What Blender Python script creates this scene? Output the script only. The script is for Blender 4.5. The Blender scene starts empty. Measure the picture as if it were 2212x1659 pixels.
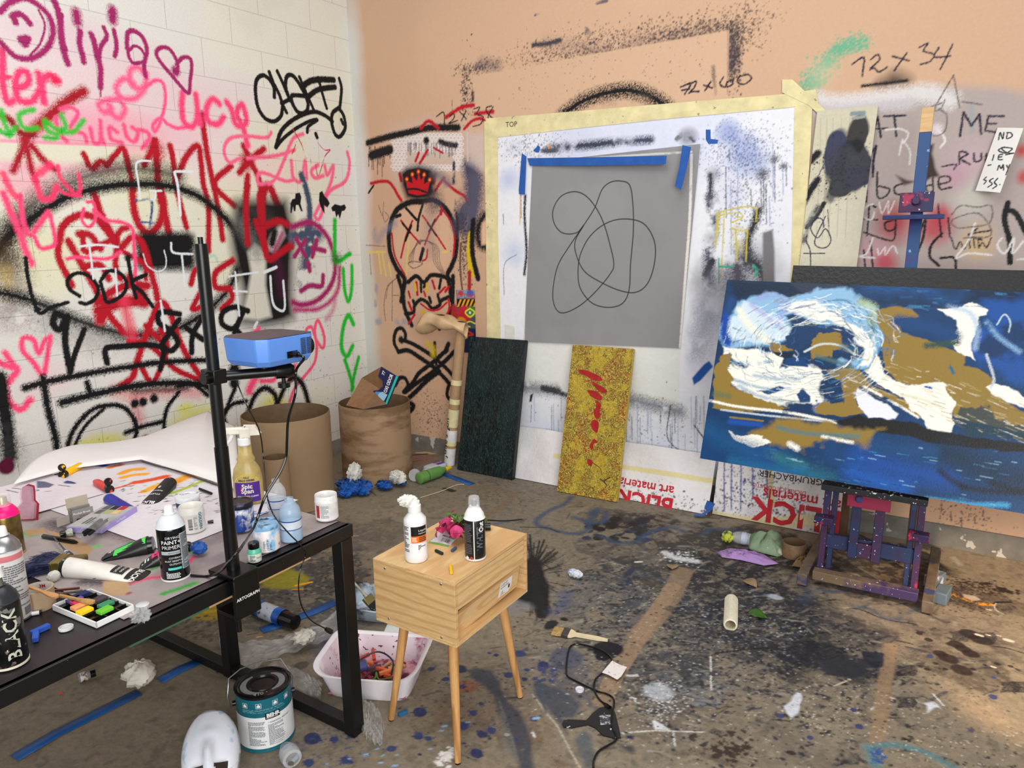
import bpy, math, random
import numpy as np
from mathutils import Matrix, Vector
from mathutils.geometry import tessellate_polygon

# ------------------------------------------------------------------ camera, light, exposure
sc = bpy.context.scene
COL = sc.collection
FOC = 1586.015                                   # focal length in pixels of the 2212 px wide frame
CAM = np.array([3.7526, -3.9121, 1.5234])
YAW, PITCH, ROLL = -0.5672, 0.2049, -0.0161
cyw, syw, cpt, spt = math.cos(YAW), math.sin(YAW), math.cos(PITCH), math.sin(PITCH)
FW = np.array([syw*cpt, cyw*cpt, -spt]); _R = np.array([cyw, -syw, 0.0]); _U = np.cross(_R, FW)
RT = math.cos(ROLL)*_R + math.sin(ROLL)*_U; UP = -math.sin(ROLL)*_R + math.cos(ROLL)*_U
cam = bpy.data.cameras.new('camera'); cam.sensor_width = 36; cam.lens = FOC/2212*36; cam.clip_start = .05
camo = bpy.data.objects.new('camera', cam); COL.objects.link(camo)
camo.matrix_world = Matrix(((RT[0], UP[0], -FW[0], CAM[0]), (RT[1], UP[1], -FW[1], CAM[1]), (RT[2], UP[2], -FW[2], CAM[2]), (0, 0, 0, 1)))
sc.camera = camo
sc.view_settings.view_transform = 'Standard'; sc.view_settings.look = 'None'; sc.view_settings.gamma = 1
sc.view_settings.exposure = 0.0
w = bpy.data.worlds.new('World'); sc.world = w; w.use_nodes = True
w.node_tree.nodes['Background'].inputs[0].default_value = (.93, .96, 1, 1)
w.node_tree.nodes['Background'].inputs[1].default_value = .40
def area(name, loc, target, sx, sy, power, col):
    l = bpy.data.lights.new(name, 'AREA'); l.shape = 'RECTANGLE'; l.size = sx; l.size_y = sy; l.energy = power; l.color = col
    o = bpy.data.objects.new(name, l); COL.objects.link(o); o.location = loc
    o.rotation_euler = (Vector(target)-Vector(loc)).to_track_quat('-Z', 'Y').to_euler(); return o
area('doorway_daylight', (6.2, -6.4, 2.2), (1.2, -.6, .8), 3.6, 2.8, 290, (1, .99, .97))
area('ceiling_light', (2.6, -2.6, 3.6), (2.2, -2.1, 0), 2.4, 2.4, 66, (1, .98, .94))
sp = bpy.data.lights.new('sun_through_doorway', 'SPOT'); sp.energy = 1100; sp.color = (1, .72, .45); sp.spot_size = math.radians(22); sp.spot_blend = .35; sp.shadow_soft_size = .05
spo = bpy.data.objects.new('sun_through_doorway', sp); COL.objects.link(spo); spo.location = (6.6, -2.9, 2.6)
spo.rotation_euler = (Vector((4.42, -.95, 0))-Vector(spo.location)).to_track_quat('-Z', 'Y').to_euler()

# ------------------------------------------------------------------ picture geometry -> places in the room
def ray(x, y): return FW + (x-1106)/FOC*RT - (y-829.5)/FOC*UP
def onz(x, y, h=0.0): d = ray(x, y); return CAM + (h-CAM[2])/d[2]*d
def ony(x, y, Y=0.0): d = ray(x, y); return CAM + (Y-CAM[1])/d[1]*d
def onx(x, y, X=0.0): d = ray(x, y); return CAM + (X-CAM[0])/d[0]*d
def lin(c):
    c = np.asarray(c, float)/255.0
    return np.where(c <= .04045, c/12.92, ((c+.055)/1.055)**2.4)
random.seed(7); RNG = np.random.RandomState(11)

# ------------------------------------------------------------------ materials (all node based)
_mc = {}
def M(col, rough=.5, metal=0.0, var=.10, scale=25.0, bump=0.0, trans=0.0, alpha=1.0, col2=None, spots=None, coat=0.0, stretch=None, thr=.5, ior=1.45):
    key = (tuple(col), rough, metal, var, scale, bump, trans, alpha, tuple(col2) if col2 else None, str(spots), coat, stretch, thr)
    if key in _mc: return _mc[key]
    m = bpy.data.materials.new('surface_%03d' % len(_mc)); m.use_nodes = True; nt = m.node_tree; N = nt.nodes; L = nt.links
    b = N['Principled BSDF']
    tc = N.new('ShaderNodeTexCoord'); src = tc.outputs['Object']
    if stretch:
        mp = N.new('ShaderNodeMapping'); mp.inputs['Scale'].default_value = stretch; L.new(src, mp.inputs[0]); src = mp.outputs[0]
    no = N.new('ShaderNodeTexNoise'); no.inputs['Scale'].default_value = scale; no.inputs['Detail'].default_value = 5; no.inputs['Roughness'].default_value = .6
    L.new(src, no.inputs['Vector'])
    c1 = lin(col); c2 = lin(col2) if col2 else np.clip(c1*(1-var*1.8), 0, 1)
    r = N.new('ShaderNodeValToRGB'); e = r.color_ramp.elements
    if col2: e[0].position, e[1].position = max(0, thr-.06), min(1, thr+.06)
    else: e[0].position, e[1].position = .32, .68
    e[0].color = (*c2, 1); e[1].color = (*np.clip(c1*(1 if col2 else 1+var*.3), 0, 1), 1)
    L.new(no.outputs['Fac'], r.inputs[0]); out = r.outputs[0]
    for sp_ in (spots or []):                     # (colour, scale, threshold)
        v = N.new('ShaderNodeTexNoise'); v.inputs['Scale'].default_value = sp_[1]; v.inputs['Detail'].default_value = 3; L.new(src, v.inputs['Vector'])
        rr = N.new('ShaderNodeValToRGB'); rr.color_ramp.elements[0].position = sp_[2]; rr.color_ramp.elements[1].position = sp_[2]+.025
        L.new(v.outputs['Fac'], rr.inputs[0])
        mx = N.new('ShaderNodeMix'); mx.data_type = 'RGBA'; L.new(rr.outputs[0], mx.inputs['Factor']); L.new(out, mx.inputs['A']); mx.inputs['B'].default_value = (*lin(sp_[0]), 1)
        out = mx.outputs['Result']
    L.new(out, b.inputs['Base Color'])
    b.inputs['Roughness'].default_value = rough; b.inputs['Metallic'].default_value = metal
    b.inputs['Transmission Weight'].default_value = trans; b.inputs['Alpha'].default_value = alpha; b.inputs['Coat Weight'].default_value = coat
    b.inputs['IOR'].default_value = ior
    if bump:
        bp = N.new('ShaderNodeBump'); bp.inputs['Strength'].default_value = min(1, bump); bp.inputs['Distance'].default_value = .004
        L.new(no.outputs['Fac'], bp.inputs['Height']); L.new(bp.outputs[0], b.inputs['Normal'])
    _mc[key] = m; return m
def paint_mat(name, rough=.6, bump=.25, nscale=90.0, blocks=False, coat=0.0, fine=.12, dist=.002):
    """reads the colours laid down on the surface itself (point attribute 'Paint') and breaks them up with noise"""
    m = bpy.data.materials.new(name); m.use_nodes = True; nt = m.node_tree; N = nt.nodes; L = nt.links; b = N['Principled BSDF']
    a = N.new('ShaderNodeAttribute'); a.attribute_name = 'Paint'
    g = N.new('ShaderNodeNewGeometry'); no = N.new('ShaderNodeTexNoise'); no.inputs['Scale'].default_value = nscale; no.inputs['Detail'].default_value = 6; no.inputs['Roughness'].default_value = .7
    L.new(g.outputs['Position'], no.inputs['Vector'])
    mr = N.new('ShaderNodeMapRange'); mr.inputs['From Min'].default_value = .3; mr.inputs['From Max'].default_value = .7; mr.inputs['To Min'].default_value = 1-fine; mr.inputs['To Max'].default_value = 1+fine*.6
    L.new(no.outputs['Fac'], mr.inputs['Value'])
    mx = N.new('ShaderNodeVectorMath'); mx.operation = 'MULTIPLY'; L.new(a.outputs['Color'], mx.inputs[0]); L.new(mr.outputs[0], mx.inputs[1])
    outc = mx.outputs[0]; hgt = no.outputs['Fac']
    if blocks:
        sx = N.new('ShaderNodeSeparateXYZ'); L.new(g.outputs['Position'], sx.inputs[0])
        a1 = N.new('ShaderNodeMath'); a1.operation = 'ADD'; L.new(sx.outputs['Y'], a1.inputs[0]); a1.inputs[1].default_value = .3337+4.064
        a2 = N.new('ShaderNodeMath'); a2.operation = 'SUBTRACT'; L.new(sx.outputs['Z'], a2.inputs[0]); a2.inputs[1].default_value = .1565-.4064
        cb = N.new('ShaderNodeCombineXYZ'); L.new(a1.outputs[0], cb.inputs[0]); L.new(a2.outputs[0], cb.inputs[1])
        br = N.new('ShaderNodeTexBrick'); L.new(cb.outputs[0], br.inputs['Vector']); br.inputs['Scale'].default_value = 1
        br.inputs['Brick Width'].default_value = .4064; br.inputs['Row Height'].default_value = .2032; br.inputs['Mortar Size'].default_value = .0035; br.inputs['Mortar Smooth'].default_value = 1
        br.inputs['Color1'].default_value = (1, 1, 1, 1); br.inputs['Color2'].default_value = (1, 1, 1, 1); br.inputs['Mortar'].default_value = (.80, .80, .80, 1)
        m2 = N.new('ShaderNodeVectorMath'); m2.operation = 'MULTIPLY'; L.new(outc, m2.inputs[0]); L.new(br.outputs['Color'], m2.inputs[1]); outc = m2.outputs[0]
        s = N.new('ShaderNodeMath'); s.operation = 'MULTIPLY_ADD'; L.new(br.outputs['Fac'], s.inputs[0]); s.inputs[1].default_value = -3; L.new(no.outputs['Fac'], s.inputs[2]); hgt = s.outputs[0]
    L.new(outc, b.inputs['Base Color']); b.inputs['Roughness'].default_value = rough; b.inputs['Coat Weight'].default_value = coat; b.inputs['Specular IOR Level'].default_value = .28
    bp = N.new('ShaderNodeBump'); bp.inputs['Strength'].default_value = bump; bp.inputs['Distance'].default_value = dist; L.new(hgt, bp.inputs['Height']); L.new(bp.outputs[0], b.inputs['Normal'])
    return m
BLACK, WHITE, DARK = (20, 20, 22), (238, 238, 236), (38, 36, 38)
clear = M((250, 252, 255), .08, trans=.96, var=.01, ior=1.12)
clear_thin = M((235, 238, 242), .15, alpha=.30, var=.02)
clear_film = M((225, 225, 225), .22, alpha=.26, var=.25, scale=14, bump=.9)

# ------------------------------------------------------------------ mesh building
class G:
    def __init__(s): s.v = []; s.f = []; s.m = []
    def add(s, vs, fs, mi=0, T=None):
        n = len(s.v)
        if T is not None: vs = [T @ Vector(v) for v in vs]
        s.v += [tuple(v) for v in vs]; s.f += [tuple(i+n for i in f) for f in fs]; s.m += [mi]*len(fs); return s
    def box(s, c, d, mi=0, T=None, rz=0.0):
        x, y, z = [k/2 for k in d]; vs = [Vector((a*x, b*y, e*z)) for a in (-1, 1) for b in (-1, 1) for e in (-1, 1)]
        R_ = Matrix.Rotation(rz, 3, 'Z'); vs = [R_ @ v + Vector(c) for v in vs]
        return s.add(vs, [(0, 1, 3, 2), (4, 6, 7, 5), (0, 4, 5, 1), (2, 3, 7, 6), (0, 2, 6, 4), (1, 5, 7, 3)], mi, T)
    def prof(s, pr, n=40, mi=0, T=None, a0=0.0, a1=2*math.pi, mis=None, sx=1.0, sy=1.0):
        """pr: list of (radius, z); surface of revolution about z"""
        full = abs(a1-a0-2*math.pi) < 1e-6; k = n if full else n+1; vs = []
        for r, z in pr:
            for i in range(k):
                a = a0+(a1-a0)*i/n; vs.append((r*math.cos(a)*sx, r*math.sin(a)*sy, z))
        base = len(s.v); s.v += [tuple(T @ Vector(v)) if T is not None else v for v in vs]
        for j in range(len(pr)-1):
            for i in range(n):
                a = j*k+i; b_ = j*k+(i+1) % k
                s.f.append((base+a, base+b_, base+b_+k, base+a+k)); s.m.append(mis[j] if mis else mi)
        return s
    def tube(s, path, r, n=8, mi=0, T=None, cap=True, flat=1.0):
        P = [Vector(p) for p in path]; m_ = len(P); rs = r if isinstance(r, (list, tuple)) else [r]*m_; vs = []; fs = []
        d = (P[1]-P[0]).normalized(); nrm = d.orthogonal().normalized()
        if abs(d.z) < .9: nrm = (Vector((0, 0, 1))-d*d.z).normalized()
        for i, p in enumerate(P):
            t = (P[min(i+1, m_-1)]-P[max(i-1, 0)])
            t = t.normalized() if t.length > 1e-9 else d
            nrm = (nrm-t*nrm.dot(t)); nrm = nrm.normalized() if nrm.length > 1e-6 else t.orthogonal().normalized()
            bn = t.cross(nrm)
            for k in range(n):
                a = 2*math.pi*k/n; vs.append(p+(nrm*math.cos(a)*flat+bn*math.sin(a))*rs[i])
        for i in range(m_-1):
            for k in range(n): fs.append((i*n+k, i*n+(k+1) % n, (i+1)*n+(k+1) % n, (i+1)*n+k))
        if cap: fs += [tuple(range(n))[::-1], tuple((m_-1)*n+k for k in range(n))]
        return s.add(vs, fs, mi, T)
    def prism(s, poly, z0, z1, mi=0, T=None, side=None):
        n = len(poly); vs = [(p[0], p[1], z0) for p in poly]+[(p[0], p[1], z1) for p in poly]
        tri = tessellate_polygon([[Vector((p[0], p[1], 0)) for p in poly]])
        s.add(vs, [tuple(t)[::-1] for t in tri]+[tuple(i+n for i in t) for t in tri], mi, T)
        return s.add(vs, [(i, (i+1) % n, (i+1) % n+n, i+n) for i in range(n)], mi if side is None else side, T)
    def sheet(s, fn, nu, nv, mi=0, T=None, closed=False):
        vs = [fn(i/nu, j/nv) for j in range(nv+1) for i in range(nu+1)]
        return s.add(vs, [(j*(nu+1)+i, j*(nu+1)+i+1, (j+1)*(nu+1)+i+1, (j+1)*(nu+1)+i) for j in range(nv) for i in range(nu)], mi, T)
    # flat graphics laid on a surface: fn(u, v, lift) -> point
    def rect(s, fn, u0, v0, u1, v1, mi, d=.0004, n=1):
        vs = []
        for i in range(n+1):
            u = u0+(u1-u0)*i/n; vs += [fn(u, v0, d), fn(u, v1, d)]
        return s.add(vs, [(2*i, 2*i+2, 2*i+3, 2*i+1) for i in range(n)], mi)
    def poly(s, fn, pts, mi, d=.0005):
        tri = tessellate_polygon([[Vector((p[0], p[1], 0)) for p in pts]])
        return s.add([fn(p[0], p[1], d) for p in pts], [tuple(t) for t in tri], mi)
    def text(s, fn, st, u, v, size, mi, d=.0007, rot=0.0, bold=0.0, sx=1.0, align='L'):
        vs, fs, wd = textmesh(st, bold); c, sn = math.cos(rot), math.sin(rot); off = {'L': 0, 'C': -wd/2, 'R': -wd}[align]
        out = []
        for x, y in vs:
            X = (x+off)*size*sx; Y = y*size; out.append(fn(u+X*c-Y*sn, v+X*sn+Y*c, d))
        return s.add(out, fs, mi)
    def print_(s, fn, u0, v0, u1, v1, rows, mi, d=.0006, seed=1, vert=False, fill=.55):
        rg = random.Random(seed); h = (v1-v0)/rows if not vert else (u1-u0)/rows
        for r in range(rows):
            a0, a1 = (u0, u1) if not vert else (v0, v1); x = a0
            while x < a1-.15*(a1-a0):
                wd = rg.uniform(.05, .16)*(a1-a0); e = min(a1, x+wd)
                if not vert: s.rect(fn, x, v0+r*h+h*.2, e, v0+r*h+h*(.2+fill), mi, d)
                else: s.rect(fn, u0+r*h+h*.2, x, u0+r*h+h*(.2+fill), e, mi, d)
                x = e+.02*(a1-a0)
                if rg.random() < .08: break
        return s
    def build(s, name, mats, parent=None, smooth=40, bevel=0.0, loc=None, rot=None, solid=0.0, sub=0):
        me = bpy.data.meshes.new(name); me.from_pydata(s.v, [], s.f)
        mats = mats if isinstance(mats, (list, tuple)) else [mats]
        for m in mats: me.materials.append(m)
        me.polygons.foreach_set('material_index', s.m)
        if smooth: me.polygons.foreach_set('use_smooth', [True]*len(s.f)); me.set_sharp_from_angle(angle=math.radians(smooth))
        me.update(); o = bpy.data.objects.new(name, me); COL.objects.link(o)
        if parent is not None: o.parent = parent
        if loc is not None: o.location = loc
        if rot is not None: o.rotation_euler = rot
        if bevel: md = o.modifiers.new('edge', 'BEVEL'); md.width = bevel; md.segments = 2; md.limit_method = 'ANGLE'; md.angle_limit = math.radians(40)
        if solid: md = o.modifiers.new('thick', 'SOLIDIFY'); md.thickness = solid; md.offset = 0
        if sub: md = o.modifiers.new('sub', 'SUBSURF'); md.levels = sub; md.render_levels = sub
        return o
_tm = {}
def textmesh(st, bold=0.0):
    if (st, bold) in _tm: return _tm[(st, bold)]
    cu = bpy.data.curves.new('t', 'FONT'); cu.body = st; cu.size = 1; cu.resolution_u = 2; cu.offset = bold
    o = bpy.data.objects.new('t', cu); COL.objects.link(o)
    dg = bpy.context.evaluated_depsgraph_get(); me = o.evaluated_get(dg).to_mesh()
    vs = [(v.co.x, v.co.y) for v in me.vertices]; fs = [tuple(p.vertices) for p in me.polygons]
    wd = max([v[0] for v in vs] or [0]); o.evaluated_get(dg).to_mesh_clear(); bpy.data.objects.remove(o); bpy.data.curves.remove(cu)
    _tm[(st, bold)] = (vs, fs, wd); return _tm[(st, bold)]
def cyl(r, a0=0.0):
    """wraps flat graphics round a can: u runs along the arc (to the reader's right), v up"""
    return lambda u, v, d: ((r+d)*math.cos(a0+u/r), (r+d)*math.sin(a0+u/r), v)
def flat(u, v, d): return (u, v, d)
def tag(o, label, cat=None, group=None, kind=None):
    o['label'] = label
    if cat: o['category'] = cat
    if group: o['group'] = group
    if kind: o['kind'] = kind
    return o
def thing(name, label, cat, loc=(0, 0, 0), rot=(0, 0, 0), group=None, mat=None):
    o = bpy.data.objects.new(name, None); o.empty_display_size = .05; COL.objects.link(o)
    if mat is not None: o.matrix_world = mat
    else: o.location = loc; o.rotation_euler = rot
    return tag(o, label, cat, group)
def frame(loc, xdir, zdir):
    """matrix with given origin, x axis and (approximate) z axis"""
    x = Vector(xdir).normalized(); z = Vector(zdir); y = z.cross(x).normalized(); z = x.cross(y)
    return Matrix(((x.x, y.x, z.x, loc[0]), (x.y, y.y, z.y, loc[1]), (x.z, y.z, z.z, loc[2]), (0, 0, 0, 1)))
def toward_cam(loc): return math.atan2(CAM[1]-loc[1], CAM[0]-loc[0])
def spline(pts, k=6, closed=False):
    P = [np.array(p, float) for p in pts]
    if len(P) < 3 or k < 2: return P
    if closed: P = [P[-1]]+P+[P[0], P[1]]
    else: P = [2*P[0]-P[1]]+P+[2*P[-1]-P[-2]]
    out = []
    for i in range(1, len(P)-2):
        for j in range(k):
            t = j/k; a, b, c, d = P[i-1:i+3]
            out.append(.5*((2*b)+(-a+c)*t+(2*a-5*b+4*c-d)*t*t+(-a+3*b-3*c+d)*t**3))
    out.append(P[-2]); return out
def vnoise(n, octs=5, base=8, seed=0, fall=.55):
    """tileable value noise 0..1 on an n x n grid"""
    rg = np.random.RandomState(seed); out = np.zeros((n, n)); amp = 1; tot = 0; c = base
    for _ in range(octs):
        if c > n: break
        g = rg.rand(c, c); x = np.arange(n)*c/n; i = x.astype(int); f = x-i; f = f*f*(3-2*f); j = (i+1) % c
        A = g[i][:, i]*(1-f)[None, :]+g[i][:, j]*f[None, :]; B_ = g[j][:, i]*(1-f)[None, :]+g[j][:, j]*f[None, :]
        out += amp*(A*(1-f)[:, None]+B_*f[:, None]); tot += amp; amp *= fall; c *= 2
    out /= tot; lo, hi = np.percentile(out, [1, 99]); return np.clip((out-lo)/(hi-lo), 0, 1)
NZ = [vnoise(1024, 7, 6, 1), vnoise(1024, 5, 40, 2), vnoise(1024, 7, 4, 3), RNG.rand(1024, 1024), vnoise(1024, 3, 128, 5)]

# ------------------------------------------------------------------ painting on real surfaces
class Surface:
    """a rectangle P0 + u*U + v*V carrying paint; marks are given where they lie on it"""
    def __init__(s, P0, U, V, w_, h_, step, base):
        s.P0, s.U, s.V = [np.array(a, float) for a in (P0, U, V)]; s.w, s.h, s.st = w_, h_, step
        s.nu, s.nv = int(round(w_/step))+1, int(round(h_/step))+1; s.img = np.empty((s.nv, s.nu, 3), np.float32); s.img[:] = lin(base)
        s.N = np.cross(s.U, s.V); s.N = s.N/np.linalg.norm(s.N); s.o = (0, 0, 1); s.k = 1.0; s.Gi = np.linalg.inv(np.array([[s.U@s.U, s.U@s.V], [s.U@s.V, s.V@s.V]]))
    def at(s, ox, oy, k): s.o = (ox, oy, k); return s
    def uv(s, x, y):
        ox, oy, k = s.o; d = ray(ox+x/k, oy+y/k); t = ((s.P0-CAM)@s.N)/(d@s.N); P = CAM+t*d-s.P0
        return s.Gi @ np.array([P@s.U, P@s.V])
    def noise(s, k, iu, iv, sc_=1.0):
        return NZ[k][(np.asarray(iv*sc_, int) % 1024)[:, None], (np.asarray(iu*sc_, int) % 1024)[None, :]]
    def mix(s, y0, x0, a, col):
        h_, w_ = a.shape; r = s.img[y0:y0+h_, x0:x0+w_]; r += (lin(col)-r)*a[..., None]
    def line(s, pts, w_, col, soft=.35, a=1.0, px=True, sm=5, spk=.35, grain=0.0):
        """a stroke: w_ is its full width in the units of pts"""
        if px:
            P = [s.uv(*p) for p in spline(pts, sm)]
            ox, oy, k = s.o; m = pts[len(pts)//2]; e = 4.0
            q = s.uv(*m); rad = .25*w_*(s.k if w_ > 7 else 1)*(np.linalg.norm(s.uv(m[0]+e, m[1])-q)+np.linalg.norm(s.uv(m[0], m[1]+e)-q))/e
        else: P = [np.array(p) for p in spline(pts, sm)]; rad = w_/2
        P = [p/s.st for p in P]; rad = max(rad/s.st, .62); R_ = rad*(1+soft)+1.5
        xs = [p[0] for p in P]; ys = [p[1] for p in P]
        x0, x1 = max(0, int(min(xs)-R_)), min(s.nu, int(max(xs)+R_)+2); y0, y1 = max(0, int(min(ys)-R_)), min(s.nv, int(max(ys)+R_)+2)
        if x1 <= x0 or y1 <= y0: return s
        D = np.full((y1-y0, x1-x0), 1e9, np.float32)
        if len(P) == 1: P = [P[0], P[0]+.01]
        for p, q in zip(P[:-1], P[1:]):
            a0, a1 = max(x0, int(min(p[0], q[0])-R_)), min(x1, int(max(p[0], q[0])+R_)+2); b0, b1 = max(y0, int(min(p[1], q[1])-R_)), min(y1, int(max(p[1], q[1])+R_)+2)
            if a1 <= a0 or b1 <= b0: continue
            X = np.arange(a0, a1)[None, :]-p[0]; Y = np.arange(b0, b1)[:, None]-p[1]; d = q-p; l2 = d@d+1e-9
            t = np.clip((X*d[0]+Y*d[1])/l2, 0, 1); dd = np.hypot(X-t*d[0], Y-t*d[1])
            V_ = D[b0-y0:b1-y0, a0-x0:a1-x0]; np.minimum(V_, dd, out=V_)
        w2 = max(rad*soft, .6); A = np.clip((rad+w2-D)/(2*w2), 0, 1)
        iu, iv = np.arange(x0, x1), np.arange(y0, y1)
        if spk: A = np.where((A > 0) & (A < 1), np.clip(A+(s.noise(3, iu, iv)-.5)*spk*2*np.minimum(1, A*3), 0, 1), A)
        if grain: A = A*np.clip(1-(s.noise(1, iu, iv)-1+grain)*4, 0, 1)
        s.mix(y0, x0, A*a, col); return s
    def lines(s, L_, w_, col, **k):
        for l in L_: s.line(l, w_, col, **k)
        return s
    def fill(s, pts, col, a=1.0, soft=1.0, px=True, rough=0.0, nz=0, thr=0.0, wp=0.0, ws=3.0):
        """filled outline, its edge soft*step wide, roughened by noise"""
        P = np.array([s.uv(*p) for p in pts] if px else pts)/s.st
        R_ = soft+rough+2+wp; x0, x1 = max(0, int(P[:, 0].min()-R_)), min(s.nu, int(P[:, 0].max()+R_)+2); y0, y1 = max(0, int(P[:, 1].min()-R_)), min(s.nv, int(P[:, 1].max()+R_)+2)
        if x1 <= x0 or y1 <= y0: return s
        iu, iv = np.arange(x0, x1), np.arange(y0, y1); X, Y = np.meshgrid(iu.astype(np.float32), iv.astype(np.float32))
        if wp: X = X+(s.noise(0, iu, iv, ws)-.5)*2*wp; Y = Y+(s.noise(2, iu, iv, ws)-.5)*2*wp
        ins = np.zeros(X.shape, bool); D = np.full(X.shape, 1e9, np.float32)
        for p, q in zip(P, np.roll(P, -1, 0)):
            if p[1] != q[1]: ins ^= ((p[1] > Y) != (q[1] > Y)) & (X < (q[0]-p[0])*(Y-p[1])/(q[1]-p[1])+p[0])
            d = q-p; l2 = d@d+1e-9; t = np.clip(((X-p[0])*d[0]+(Y-p[1])*d[1])/l2, 0, 1); D = np.minimum(D, np.hypot(X-p[0]-t*d[0], Y-p[1]-t*d[1]))
        S_ = np.where(ins, D, -D)
        if rough: S_ = S_+(s.noise(nz, iu, iv, 1.7)-.5)*2*rough
        A = np.clip(S_/max(soft, .5)*.5+.5, 0, 1)
        if thr: A = A*np.clip((s.noise(0, iu, iv, 2.3)-thr)*9, 0, 1)
        s.mix(y0, x0, A*a, col); return s
    def blob(s, c, r, col, a=1.0, ry=None, px=True, thr=.5, k=1.2, nz=0, sc_=1.0, ang=0.0, sharp=6.0):
        """noisy-edged patch; r in the units of c"""
        if px: q = s.uv(*c); rx = np.linalg.norm(s.uv(c[0]+r, c[1])-q); ry_ = np.linalg.norm(s.uv(c[0], c[1]+(ry or r))-q)
        else: q = np.array(c, float); rx, ry_ = r, ry or r
        q = q/s.st; rx /= s.st; ry_ /= s.st; R_ = max(rx, ry_)*1.6
        x0, x1 = max(0, int(q[0]-R_)), min(s.nu, int(q[0]+R_)+1); y0, y1 = max(0, int(q[1]-R_)), min(s.nv, int(q[1]+R_)+1)
        if x1 <= x0 or y1 <= y0: return s
        iu, iv = np.arange(x0, x1), np.arange(y0, y1); X = iu[None, :]-q[0]; Y = iv[:, None]-q[1]; c_, s_ = math.cos(ang), math.sin(ang)
        F = 1-np.hypot((X*c_+Y*s_)/rx, (-X*s_+Y*c_)/ry_); A = np.clip((F*k+s.noise(nz, iu, iv, sc_)-thr)*sharp*.5, 0, 1)*np.clip(F*3+1.2, 0, 1)
        s.mix(y0, x0, A*a, col); return s
    def drops(s, n, cx, cy, rx, ry, col, r0=.002, r1=.012, a=.95, seed=0, px=True, elong=1.6, gauss=True):
        rg = np.random.RandomState(seed)
        q = s.uv(cx, cy) if px else np.array([cx, cy]); ex = np.linalg.norm(s.uv(cx+rx, cy)-q) if px else rx; ey = np.linalg.norm(s.uv(cx, cy+ry)-q) if px else ry
        for _ in range(n):
            g = rg.randn(2)*.5 if gauss else rg.rand(2)*2-1
            p = q+g*[ex, ey]; r = r0*(r1/r0)**(rg.rand()**2.2)/s.st; u, v = p/s.st; e = 1+rg.rand()*(elong-1); an = rg.rand()*3.14; R_ = r*e+1.5
            x0, x1 = max(0, int(u-R_)), min(s.nu, int(u+R_)+2); y0, y1 = max(0, int(v-R_)), min(s.nv, int(v+R_)+2)
            if x1 <= x0 or y1 <= y0: continue
            X = np.arange(x0, x1)[None, :]-u; Y = np.arange(y0, y1)[:, None]-v; c_, s_ = math.cos(an), math.sin(an)
            rho = np.hypot((X*c_+Y*s_)/e, -X*s_+Y*c_); th = np.arctan2(Y, X); ed = r*(1+.22*np.sin(th*rg.randint(3, 9)+rg.rand()*6)*(r > 1.5))
            s.mix(y0, x0, np.clip(ed-rho+.6, 0, 1)*a, col)
        return s
    def veil(s, col, a, thr=.5, nz=0, sc_=1.0, sharp=4.0, y=None):
        A = np.clip((s.noise(nz, np.arange(s.nu), np.arange(s.nv), sc_)-thr)*sharp, 0, 1)*a
        if y is not None: A = A*y
        s.mix(0, 0, A, col); return s
    def obj(s, name, mat, parent=None, extra_u=(), extra_v=(), coarse_v=0.0, origin=(0, 0, 0), wavy=None, back=0.0):
        """turn the painted rectangle into a mesh; grid lines can be extended outwards beyond the painted part"""
        us = np.concatenate([[e for e in extra_u if e < 0], np.arange(s.nu)*s.st, [e for e in extra_u if e > 0]]); vs_all = np.arange(s.nv)*s.st; sel = np.ones(s.nv, bool)
        if coarse_v: sel = (vs_all >= coarse_v) | (np.arange(s.nv) % 6 == 0)
        vs = np.concatenate([[e for e in extra_v if e < 0], vs_all[sel], [e for e in extra_v if e > 0]])
        U_, V_ = np.meshgrid(us, vs); P = s.P0+U_[..., None]*s.U+V_[..., None]*s.V-np.array(origin)
        if wavy is not None: P = P+wavy(U_, V_)[..., None]*s.N
        cu = np.clip(np.round(us/s.st).astype(int), 0, s.nu-1); cv = np.clip(np.round(vs/s.st).astype(int), 0, s.nv-1)
        C = s.img[cv][:, cu]; nu, nv = len(us), len(vs); co = P.reshape(-1, 3)
        i = np.arange(nu-1)[None, :]+np.arange(nv-1)[:, None]*nu; q = np.stack([i, i+1, i+nu+1, i+nu], -1).reshape(-1, 4)
        if back:                                     # give the sheet a thickness: a second layer and a rim
            n0 = len(co); co = np.concatenate([co, co-np.array(s.N)*back]); ring = np.concatenate([np.arange(nu), np.arange(1, nv)*nu+nu-1, (nv-1)*nu+np.arange(nu-2, -1, -1), np.arange(nv-2, 0, -1)*nu])
            r2 = np.roll(ring, -1); q = np.concatenate([q, np.stack([ring+n0, r2+n0, r2, ring], -1), q[:, ::-1]+n0]); C = np.concatenate([C.reshape(-1, 3)]*2)
        me = bpy.data.meshes.new(name); me.vertices.add(len(co)); me.vertices.foreach_set('co', co.astype(np.float32).ravel())
        me.loops.add(q.size); me.loops.foreach_set('vertex_index', q.astype(np.int32).ravel()); me.polygons.add(len(q))
        me.polygons.foreach_set('loop_start', np.arange(0, q.size, 4, dtype=np.int32)); me.polygons.foreach_set('use_smooth', np.full(len(q), wavy is not None))
        me.update(calc_edges=True)
        at = me.color_attributes.new('Paint', 'FLOAT_COLOR', 'POINT'); cc = np.ones((len(co), 4), np.float32); cc[:, :3] = np.clip(C.reshape(-1, 3), 0, 1); at.data.foreach_set('color', cc.ravel())
        if back: me.set_sharp_from_angle(angle=math.radians(50))
        me.materials.append(mat); o = bpy.data.objects.new(name, me); COL.objects.link(o); o.location = origin
        if parent is not None: o.parent = parent; 
        return o
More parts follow.
